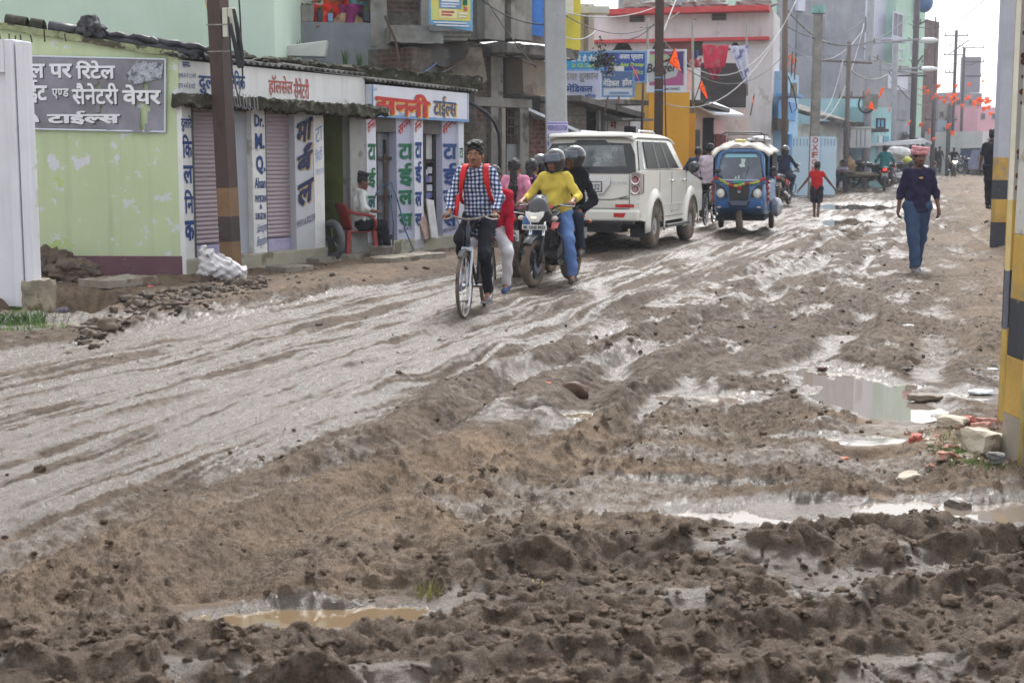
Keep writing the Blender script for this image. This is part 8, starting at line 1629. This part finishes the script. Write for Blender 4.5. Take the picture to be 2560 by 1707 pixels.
# parked bikes, seated people at the pavement
for i,(u,Y,a,lab) in enumerate(((2170,56,R(60),'parked dark motorcycle behind the teal rider, nearest the cabinet'),(2262,60,R(-60),'parked motorcycle in front of the covered white bundle'),(2420,92,R(70),'parked far motorcycle near the right poles'))):
    motorcycle(lab,(px(u,Y),Y,gz(Y)+.1),a,C_blk,C_blk,group='motorcycles down the street',fairing=False,plate=None)
bc=at(2247,383,58); tag(lump('covered_bundle',bc,(.50,.35,.26),mat('bundle_white',S(215,215,218),.8,.15,5,.3,20),'white plastic wrapped bundle on a parked motorcycle',seed=9,amp=.2,cat='bundle'),)
tag(lump('yellow_bag',at(2268,400,57.5),(.18,.14,.12),mat('bag_yellowgreen',S(205,210,110),.7,.2),'yellow green bag beside the white wrapped bundle',seed=2,amp=.2,cat='bag'))
for i,(u,Y,cs,lab) in enumerate(((2100,55,S(165,160,185),'child in a lilac shirt squatting by the blue gate'),(2122,57,S(50,55,60),'person in dark clothes sitting behind the child by the gate'))):
    J=ride(seat=(0,-.06,.30),lean=.05,hands=(.2,.25,.50),peg=(.12,.35,.0),h=1.5,kw=.12); J['knL']=V((-.12,.3,.5));J['knR']=V((.12,.3,.5))
    person(lab,J,dict(shirt=fabric('c%d'%i,cs),trousers=fabric('dark_jeans',S(52,60,74)),shoe=C_blk,hair='short',sleeve=1.2,face=0,skin=SKD),loc=(px(u,Y),Y,gz(Y)+.1),rz=R(160),res=.02)
for i,(u,v,Y,r,c,lab) in enumerate(((2120,415,56,(.30,.25,.32),S(175,150,115),'tan jute sack standing on the far pavement'),(2143,420,56.5,(.28,.22,.30),S(60,90,160),'blue plastic drum bag beside the tan sack'),(2105,432,55,(.5,.3,.12),S(90,80,70),'dark low pile of bricks at the blue gate corner'),(2150,438,55,(.8,.3,.12),S(110,98,80),'low heap of rubbish on the far kerb'))):
    tag(lump('sack',at(u,v,Y),r,mat('sackc%d'%i,c,.85,.25,4,.3,10),lab,seed=i+3,amp=.25,cat='sack'))
for i,(u,v,c) in enumerate(((2165,440,S(215,215,215)),(2180,444,S(215,200,120)),(2195,442,S(200,200,205)),(2255,440,S(225,228,235)),(2300,420,S(220,220,225)),(2140,445,S(180,150,120)))):
    tag(lump('litter_bag',at(u,v,56+i),(.32,.2,.14),mat('lit%d'%i,c,.7,.3,5,.2,10),'crumpled plastic litter on the far kerb, %s'%('pale','yellowish','grey','white','bright white','brown')[i],seed=i+13,amp=.4,cat='litter'))
# far traffic jam: parked autos / cars as simple bodied vehicles
def far_auto(u,Y,c,lab,w=.9,h=1.8):
    e=empty('parked_auto',(px(u,Y),Y,gz(Y)),R(15),lab,'auto rickshaw','vehicles crowded at the road end'); m=mat('fa%d'%int(u),c,.5,.2,2,0)
    MB().prism([(-1.3,.35),(1.2,.35),(1.35,.8),(1.1,1.1),(.9,1.6),(-1.3,1.6)],lambda a,b:(-w*.7,a,b),lambda a,b:(w*.7,a,b)).build('body',m,e,bevel=.06); MB().box((-w*.75,-1.35,1.6),(w*.75,.95,1.72)).build('canopy',mat('canopy_dark',S(75,80,95),.8,.2),e,bevel=.05); MB().box((-w*.6,-1.32,1.05),(w*.6,-1.305,1.5)).build('rear_window',C_pane,e)
    for x,y in((-.6,-.9),(.6,-.9),(0,1.0)): wheel('wheel',(x*w,y,.22),.22,.12,e,C_rub,C_alu,0)
for u,Y,c,lab in ((2405,98,S(95,110,150),'blue grey auto rickshaw in the far jam, left one'),(2432,94,S(70,85,130),'dark blue auto rickshaw in the far jam under the pennants'),(2462,90,S(150,150,185),'lilac auto rickshaw in the far jam beside the striped pole'),(2385,104,S(160,185,170),'pale green auto rickshaw in the far jam'),(2350,108,S(110,105,110),'grey auto rickshaw farthest down the road')): far_auto(u,Y,c,lab)
for i,(u,Y,c,lab) in enumerate(((2340,92,S(50,50,60),'dark figure standing by the far poles'),(2415,97,S(190,205,215),'pale shirted figure in the far jam'),(2285,74,S(70,95,150),'figure in blue behind the turbaned man'),(2447,90,S(95,80,110),'mauve dressed figure in the far jam'))):
    person(lab,stand(1.7,f=(0,-1,0)),dict(shirt=fabric('f%d'%i,c),trousers=fabric('dark_jeans',S(52,60,74)),shoe=C_blk,hair='short',sleeve=1.2,face=0,skin=SKD),loc=(px(u,Y),Y,gz(Y)+.1),res=.026)
# terrace women
def terr(u,Yoff,cs,cl,lab,hair='long'):
    c=toW(U,u,57,Yoff); J=ride(seat=(0,-.06,.30),lean=.05,hands=(.2,.25,.50),peg=(.12,.35,.0),h=1.5,kw=.12); J['knL']=V((-.12,.3,.35));J['knR']=V((.12,.3,.35)); J['anL']=V((-.1,.4,.06));J['anR']=V((.1,.4,.06)); J['toL']=J['anL']+V((0,.14,-.02)); J['toR']=J['anR']+V((0,.14,-.02))
    return person(lab,J,dict(shirt=cs,trousers=cl,hair=hair,shirt_name='blouse',tr_name='sari',sleeve=.8,hem=.1,face=0,skin=SKD,tloose=1.5,hl=.3),loc=tuple(c-V((0,0,.15))),rz=R(150),res=.014)
w1=terr(828,.45,fabric('sari_orange',S(220,90,50)),fabric('sari_red',S(205,50,45),stain=S(225,100,60),sth=.55,ssc=4),'woman in a red and orange sari sitting on the terrace behind the flower pots')
m=MB(); m.grid(lambda i,j:((i-.5)*(.25+.45*(1-j)),-.12-.12*(1-j)+.03*math.sin(i*14),.10+.95*j),14,8); m.build('sari_drape',fabric('sari_red',S(205,50,45)),w1,smooth=True,solid=.01)
w1.data.materials[0]=SK
terr(893,.5,fabric('teal_blouse',S(110,165,175)),fabric('magenta_skirt',S(130,50,100)),'woman in a magenta skirt and teal blouse sitting at the right end of the terrace')
# ================================================= SMALL THINGS
def wl(u,v): 
    g_=ground(u,v); return V((g_.x,g_.y,gh(g_.x,g_.y)))
# leaning wheel by the pillar
b=V((px(838,20.9),20.9,0)); b.z=gh(b.x,b.y); e=empty('spare_wheel',b,R(-62),'motorcycle wheel with grey tyre leaning against the clinic pillar','wheel'); e.rotation_euler=(R(-14),0,R(38)); wheel('wheel',(0,0,.30),.30,.085,e,mat('tyre_grey',S(98,100,106),.8,.2,5,.3,30),mat('black_alloy',(.03,.03,.035),.4,.2,5,0),5,True)
# air hose stand
b=V((px(966,22.0),22.0,0)); b.z=gh(b.x,b.y); e=empty('air_pump_stand',b+V((0,0,.02)),0,'thin iron stand carrying looped blue air hoses in front of the tile shop door','pump stand'); h=1.55
MB().cyl((0,0,0),(-.02,0,h),.02,n=8).build('post',C_rust,e); MB().box((-.12,-.1,0),(.12,.1,.03)).build('base',C_rust,e)
hs=mat('hose_blue',S(75,105,140),.5,.15,5,0); m=MB(); m.tube([(0,-.03,1.1),(.10,-.05,1.12),(.20,-.06,.8),(.30,-.06,.4),(.42,-.06,.1),(.30,-.1,.03),(.1,-.12,.03),(-.1,-.1,.03)],.013,6).tube([(0,-.03,1.08),(.06,-.05,1.0),(.12,-.06,.5),(.10,-.06,.05)],.012,6).tube([(-.02,-.03,1.1),(-.10,-.05,1.05),(-.25,-.08,.7),(-.40,-.1,.35),(-.6,-.2,.12),(-.8,-.3,.05)],.012,6); m.build('hose',hs,e,smooth=True)
b=wl(955,655); rough_block('brick_block',mat('stone_block',S(120,112,104),.9,.25,4,.5,20),None,-.17,.17,-.12,.12,0,.19,.02,(12,8,7),5).location=b; o=bpy.data.objects['brick_block']; tag(o,'rough grey stone block lying on the shop forecourt slab','stone block')
# tiles leaning at the dark door
b=toW(T,1074,590,-.35); 
tg=V((0,0,0))
for i,(du,t,lab,c) in enumerate(((1072,.10,'patterned beige floor tile leaning at the dark shop door',S(190,165,155)),(1088,.2,'white framed tile leaning beside the patterned tile',S(215,215,215)))):
    p=toW(T,du,600,-.12-.06*i); p.z=.26; o=MB().hexa([(-.11,0,0),(.11,0,0),(.11,.02,0),(-.11,.02,0),(-.11,.14,.62),(.11,.14,.62),(.11,.16,.62),(-.11,.16,.62)]).build('leaning_tile',mat('ltile%d'%i,c,.35,.2,6,0,stain=S(150,110,100) if i==0 else None,sth=.52,ssc=8),None); o.location=p; o.rotation_euler=(0,R(-12+20*i),T.rz); tag(o,lab,'tile')
# kerb slabs over the drain in front of the shops
C_slab=mat('slab_concrete',S(150,142,130),.9,.2,3,.5,20,stain=S(115,102,88),sth=.52,ssc=2.5)
for i,(ua,va,ub,vb,w,lab) in enumerate(((800,668,960,650,.55,'long concrete drain slab under the chair'),(975,668,1115,652,.45,'concrete drain slab right of the stone block'),(715,690,785,684,.4,'short broken drain slab beside the clinic plinth'),(270,735,395,722,.5,'tilted concrete slab over the open drain by the green house'),(900,640,1140,620,.6,'pale concrete strip along the tile shop plinth'))):
    a=wl(ua,va);b=wl(ub,vb); a.z=b.z=max(a.z,b.z) if i!=3 else .08; d=(b-a); L_=d.length; o=rough_block('drain_slab',C_slab,None,0,L_,0,w,-.02,.07,.012,(30,10,4),50+i); o.location=a; o.rotation_euler=(0,0,math.atan2(d.y,d.x)); tag(o,lab,'slab','slabs over the roadside drain')
MB_=MB(); a=wl(400,735)
# white sack
b=wl(548,712); lp=SDF(); lp.ell((0,0,.14),(.22,.18,.14),.05); lp.cap((-.16,0,.12),(-.17,0,.38),.09,.05,k=.08); lp.ell((.18,0,.10),(.17,.16,.12),.06); lp.cap((-.1,0,.3),(.22,0,.14),.08,.07,k=.06)
e=lp.build('rubbish_sack',mat('sack_white',S(205,203,205),.75,.10,4,.6,12,stain=S(140,120,115),sth=.58,ssc=6,stain2=S(165,160,185),st2=.6,s2sc=3),None,.012,wr=.02,wf=34,smooth=1); e.location=b-V((0,0,.02)); tag(e,'tall crumpled white plastic sack of rubbish in front of the rail pole','sack')
# clay heap by the green wall
C_clay=mat('clay_heap',S(112,96,84),.9,.3,5,.8,25,stain=S(75,66,60),sth=.52,ssc=5)
for i,(u,v,r,lab) in enumerate(((120,700,(.34,.3,.30),'big dark clay heap against the green house wall'),(185,712,(.30,.26,.18),'lower brown clay lump right of the big heap'))):
    b=wl(u,v); tag(lump('clay_heap',b+V((0,0,.08)),r,C_clay,lab,'clay heap',seed=20+i,amp=.35,sub=5,fr=2.))
# debris along the ditch
def rocks(name,pos,m,label,cat,seed=0,fr=1.6,amp=.5):
    """many irregular soft lumps merged into one mass; pos: (x,y,z,rx,ry,rz)"""
    rr=random.Random(seed); base=[]
    for k in range(7):
        bm=bmesh.new(); bmesh.ops.create_icosphere(bm,subdivisions=3,radius=1); o_=V((k*5.1,seed,k))
        for q in bm.verts: d=q.co.normalized(); q.co=d*(1+mnoise.noise(d*fr+o_)*amp+abs(mnoise.noise(d*fr*2.7+o_))*amp*1.3+abs(mnoise.noise(d*fr*6+o_))*amp*.6-.15)
        base.append(([q.co.copy() for q in bm.verts],[tuple(x.index for x in f.verts) for f in bm.faces])); bm.free()
    mb=MB()
    for (x,y,z,rx,ry,rz_) in pos:
        v,f=base[rr.randrange(7)]; M=Matrix.Rotation(rr.uniform(0,6.28),3,'Z')@Matrix.Rotation(rr.uniform(-.5,.5),3,'X'); mb.add([V((x,y,z))+M@V((p.x*rx,p.y*ry,p.z*rz_)) for p in v],f)
    o=mb.build(name,m,None,smooth=True); return tag(o,label,cat,kind='stuff')
rr=random.Random(9); pos=[]
for i in range(420):
    t=rr.random(); u=215+430*t+rr.gauss(0,18); v=842-130*t**.8+rr.gauss(0,13); g_=ground(u,v); z=0; r=rr.uniform(.012,.045)*(1 if rr.random()<.9 else 1.9); pos.append((g_.x,g_.y,z+r*.2,r*rr.uniform(.9,1.9),r*rr.uniform(.7,1.2),r*rr.uniform(.4,.9)))
zz=ghs(pos); pos=[(p[0],p[1],p[2]+zz[i])+p[3:] for i,p in enumerate(pos)]
rocks('debris',pos,mat('debris_mud',S(104,90,79),.85,.35,5,.9,30,stain=S(66,56,49),sth=.5,ssc=3),'mud clumps and debris piled along the open drain edge','debris',2)
for i,(u,v,c,sz,lab) in enumerate(((318,765,S(215,225,235),.06,'white blue plastic scrap on the drain debris'),(290,790,S(195,150,165),.06,'pinkish wrapper on the drain debris'),(362,770,S(175,165,150),.10,'pale flat stone on the drain debris'),(375,725,S(235,120,140),.05,'red and white wrapper on the bare earth'),(275,724,S(150,70,50),.06,'reddish brick chip on the bare earth'),(555,735,S(200,175,160),.10,'pale brick piece below the white sack'),(153,715,S(215,220,225),.05,'white paper scrap on the clay heap'),(75,765,S(200,180,120),.07,'yellowish scrap in the weeds by the gate pillar'),(1370,960,S(215,90,70),.03,'small red scrap on the churned mud'),(2110,1120,S(215,110,70),.035,'orange scrap in the rut before the wide puddle'),(1340,1432,S(190,190,80),.03,'yellow green scrap on the mud near the front ruts'),(1925,818,S(90,80,150),.04,'small violet wrapper on the mud far from the road'),(2272,815,S(235,235,235),.06,'white paper flake on the brown earth beyond the puddle'),(2476,1092,S(215,215,215),.04,'white shard left of the striped pole foot'),(2482,917,S(225,228,235),.05,'small white cup beside the striped pole'),(2455,968,S(235,238,245),.10,'crumpled white plastic bag beside the striped pole'),(2055,912,S(95,55,50),.05,'dark red brick piece at the left rim of the mirror puddle'),(2265,914,S(50,35,32),.06,'dark round stone at the right rim of the mirror puddle'),(2310,985,S(120,105,90),.13,'long muddy stone at the lower edge of the mirror puddle'),(1430,965,S(90,66,54),.12,'upright dark clod beside the small brown puddle'))):
    b=wl(u,v); z=.6 if i not in (19,) else 1.7; sz*=.68; tag(lump('scrap' if 'stone' not in lab and 'clod' not in lab else 'stone',b+V((0,0,sz*.2)),(sz*1.3,sz*.8,sz*.5*z),mat('scrap%d'%i,c,.7,.15,20,.2,30),lab,'stone' if 'stone' in lab or 'clod' in lab or 'brick' in lab else 'litter',seed=40+i,amp=.4,sub=3))
# rubble and grass by the right pole
C_rub2=mat('broken_brick_pink',S(185,135,120),.9,.25,12,.5,30,stain=S(175,165,155),sth=.5,ssc=9); C_stone=mat('pale_stone',S(200,188,170),.9,.15,5,.5,20,stain=S(150,140,125),sth=.55,ssc=5)
for i,(u,v,r,c,lab) in enumerate(((2380,1065,.075,C_stone,'pale cream stone block at the back of the brick rubble'),(2465,1125,.13,C_stone,'big pale stone slab beside the pole in the grass'),(2440,1098,.09,C_stone,'flat grey stone behind the big pale slab'),(2415,1062,.045,mat('brick_red_bright',S(178,98,84),.8,.2,9,.3,30),'bright red brick piece beside the cream stone'),(2290,1092,.045,mat('brick_red_bright',S(178,98,84),.8,.2,9,.3,30),'red brick piece standing alone left of the rubble'),(2355,1153,.04,C_rub2,'pink brick piece in the near grass edge'),(2270,1180,.06,C_stone,'flat tan stone in the mud before the rubble'),(2490,1165,.06,mat('grey_stone',S(120,118,118),.8,.2),'small grey stone at the foot of the striped pole'),(2470,1062,.06,C_rub2,'pinkish broken pot piece behind the slab'),(2395,1240,.05,mat('wet_stone',S(110,98,88),.4,.2,8,.4,30),'rounded wet stone in front of the grassy rubble'),(2450,1075,.05,C_rub2,'second pinkish pot piece nearest the channel pole'))):
    b=wl(u,v); bm=bmesh.new(); bmesh.ops.create_icosphere(bm,subdivisions=3,radius=1.15)
    for q in bm.verts: q.co=V([max(-.8,min(.8,x)) for x in (Matrix.Rotation(i,3,'Z')@Matrix.Rotation(.5*i,3,'X')@q.co)]); n_=mnoise.noise(q.co*1.1+V((i*3,0,0)))*.30+mnoise.noise(q.co*3+V((i*3,5,0)))*.14; q.co=V((q.co.x*r*1.25,q.co.y*r*.8,q.co.z*r*.6))*(1+n_)
    me=bpy.data.meshes.new('stone'); bm.to_mesh(me); bm.free(); me.materials.append(c); o=bpy.data.objects.new('rubble_stone',me); COL.objects.link(o); o.location=b+V((0,0,r*.35)); o.rotation_euler=(rr.uniform(-.2,.2),rr.uniform(-.2,.2),rr.uniform(0,3)); tag(o,lab,'stone','rubble by the striped pole')
dm=MB()
for i in range(70):
    u=2380+rr.gauss(0,55); v=1115+rr.gauss(0,28); g_=ground(u,v); z=gh(g_.x,g_.y); r=rr.uniform(.006,.022); dm.ell((g_.x,g_.y,z+r*.4),(r*rr.uniform(.8,2),r,r*.7),6,4,jit=.4,seed=i,mi=i%2)
tag(dm.build('brick_chips',[C_rub2,C_stone],None),'small brick and stone chips scattered by the striped pole','rubble',kind='stuff')
C_grass=mat('grass_green',S(105,145,60),.7,.4,9,0)
gm=MB(); gp=[]
for i in range(2600):
    if i<1900: u=2420+rr.gauss(0,48)-abs(rr.gauss(0,20)); v=1140+rr.gauss(0,22)+(u-2400)*.12
    else: u=60+rr.gauss(0,70); v=795+rr.gauss(0,22)+abs(u-60)*.1
    g_=ground(u,v); gp.append((g_.x,g_.y))
gz_=ghs(gp); ga=np.array(gp); gf=fbm(ga[:,0]*7,ga[:,1]*7,5,2)
for i,(x,y) in enumerate(gp):
    if i<1900 and gf[i]<.5: continue
    h=rr.uniform(.015,.05)*(1 if i<1900 else 1.6); a=rr.uniform(0,6.28); s_g=.0022 if i<1900 else .005; d=V((math.cos(a),math.sin(a),0)); b=V((x,y,gz_[i]-.005)); t=b+V((rr.uniform(-.6,.6)*h,rr.uniform(-.6,.6)*h,h)); gm.add([b-d*s_g,b+d*s_g,t],[(0,1,2)])
tag(gm.build('grass',C_grass,None),'short green grass growing between the rubble and by the gate pillar','grass',kind='stuff')
tuft('weed',wl(40,795),.28,.14,160,C_leaf,'broad leaved green weeds growing at the foot of the gate pillar','weed',seed=5,w=.008,lean=.9)
tuft('weed',wl(1068,1462),.05,.07,40,mat('dry_weed',S(150,145,90),.8,.3),'tuft of pale dry grass in the mud near the front rut','weed',seed=6,w=.003)
for i,(u,v,y,lab) in enumerate(((706,115,.0,'thin weed growing beside the parapet left edge'),(745,125,-.4,'weed on the shop roof before the parapet'),(862,150,-.9,'weed on the mossy ledge, centre'),(900,158,-.9,'weed on the mossy ledge, right'))):
    tuft('weed',toW(U,u,v+12,y),.05,.28,14,C_leaf,lab,'weed',seed=70+i,w=.012,lean=.3)
# white broken sink on the shop roof
b=toW(U,745,140,-1.2); m=MB(); m.hexa([(-.35,0,0),(.45,0,-.02),(.45,.3,-.02),(-.35,.3,0),(-.32,.02,.16),(.5,0,.26),(.5,.25,.26),(-.28,.25,.18)]); o=m.build('roof_trough',mat('trough_white',S(205,208,205),.6,.1,2,.2,10,stain=S(120,118,108),sth=.62,ssc=3),None,bevel=.02,loc=b); tag(o,'broken white trough lying on the shop roof','trough')
# purple cloth and yellow rope by the footing
tag(MB().tube([wl(108,745)+V((0,0,.25)),wl(118,748)+V((0,0,.10)),wl(150,768)+V((0,0,.05)),wl(165,772)+V((0,0,.03))],.05,7,rs=[.02,.06,.07,.03]).build('rag',mat('rag_purple',S(105,95,115),.9,.25,6,.4,20),None,smooth=True),'purple grey rag draped over the drain edge by the gate pillar','rag')
# ============================================================ CAMERA, LIGHT, WORLD
CLOUD=6.0; EXPO=.96; HAZE=.0006
cd=bpy.data.cameras.new('camera'); cam=bpy.data.objects.new('camera',cd); COL.objects.link(cam)
cd.sensor_width=36; cd.lens=36*FPX/2560; cd.clip_start=.1; cd.clip_end=5000
cam.location=(0,0,CH); cam.rotation_euler=(PI/2-PITCH,0,0); SC.camera=cam
cd.dof.use_dof=True; cd.dof.focus_distance=10.5; cd.dof.aperture_fstop=5.6
w=bpy.data.worlds.new('World'); SC.world=w; w.use_nodes=True; nt=w.node_tree; N=nt.nodes; L=nt.links; bg=N['Background']
SUN_EL=R(48); SUN_AZ=R(12)   # azimuth measured from +Y (view direction) towards +X
sky=N.new('ShaderNodeTexSky'); sky.sky_type='NISHITA'; sky.sun_disc=False; sky.sun_elevation=SUN_EL; sky.sun_rotation=SUN_AZ; sky.dust_density=4; sky.air_density=1.2; sky.altitude=50
# high cloud layer: whitened sky with soft cloud structure
tc=N.new('ShaderNodeTexCoord'); mp=N.new('ShaderNodeMapping'); mp.inputs['Scale'].default_value=(1,1,2.5); L.new(tc.outputs['Generated'],mp.inputs[0])
nz=N.new('ShaderNodeTexNoise'); nz.inputs['Scale'].default_value=2.2; nz.inputs['Detail'].default_value=6; L.new(mp.outputs[0],nz.inputs['Vector'])
mr=N.new('ShaderNodeMapRange'); mr.inputs[1].default_value=.35; mr.inputs[2].default_value=.7; mr.inputs[3].default_value=.75; mr.inputs[4].default_value=1.; L.new(nz.outputs['Fac'],mr.inputs[0])
bw=N.new('ShaderNodeRGBToBW'); L.new(sky.outputs[0],bw.inputs[0])
sc_=N.new('ShaderNodeMath'); sc_.operation='MULTIPLY_ADD'; sc_.inputs[1].default_value=.55; sc_.inputs[2].default_value=CLOUD; L.new(bw.outputs[0],sc_.inputs[0])
cc=N.new('ShaderNodeMix'); cc.data_type='RGBA'; cc.blend_type='MULTIPLY'; cc.inputs[0].default_value=1; cc.inputs[6].default_value=(.96,.98,1,1); L.new(sc_.outputs[0],cc.inputs[7])
mx=N.new('ShaderNodeMix'); mx.data_type='RGBA'; L.new(mr.outputs[0],mx.inputs[0]); L.new(sky.outputs[0],mx.inputs[6]); L.new(cc.outputs[2],mx.inputs[7])
L.new(mx.outputs[2],bg.inputs[0]); bg.inputs[1].default_value=.105
sl=bpy.data.lights.new('sun','SUN'); sl.energy=2.5; sl.angle=R(12); sl.color=(1,.98,.95); so=bpy.data.objects.new('sun',sl); COL.objects.link(so)
d=V((math.sin(SUN_AZ)*math.cos(SUN_EL),math.cos(SUN_AZ)*math.cos(SUN_EL),math.sin(SUN_EL))); so.rotation_euler=d.to_track_quat('Z','Y').to_euler(); so.location=d*50
SC.view_settings.view_transform='Standard'; SC.view_settings.look='None'; SC.view_settings.gamma=1; SC.view_settings.exposure=EXPO
SC.cycles.max_bounces=6; SC.cycles.diffuse_bounces=3; SC.cycles.glossy_bounces=3; SC.cycles.transmission_bounces=4; SC.cycles.use_adaptive_sampling=True; SC.cycles.adaptive_threshold=.02
SC.cycles.use_denoising=True; SC.cycles.sample_clamp_indirect=4; SC.cycles.sample_clamp_direct=6

hz_=MB().box((-420,-60,-1.6),(420,720,27)).build('haze',None,None)
hm_=bpy.data.materials.new('haze_air'); hm_.use_nodes=True; hn=hm_.node_tree; hn.nodes.remove(hn.nodes['Principled BSDF']); pv=hn.nodes.new('ShaderNodeVolumePrincipled'); pv.inputs['Color'].default_value=(.86,.91,1,1); pv.inputs['Density'].default_value=HAZE; pv.inputs['Anisotropy'].default_value=.3
hn.links.new(pv.outputs[0],hn.nodes['Material Output'].inputs['Volume']); hz_.data.materials.clear(); hz_.data.materials.append(hm_); tag(hz_,kind='stuff')
SC.cycles.volume_bounces=0
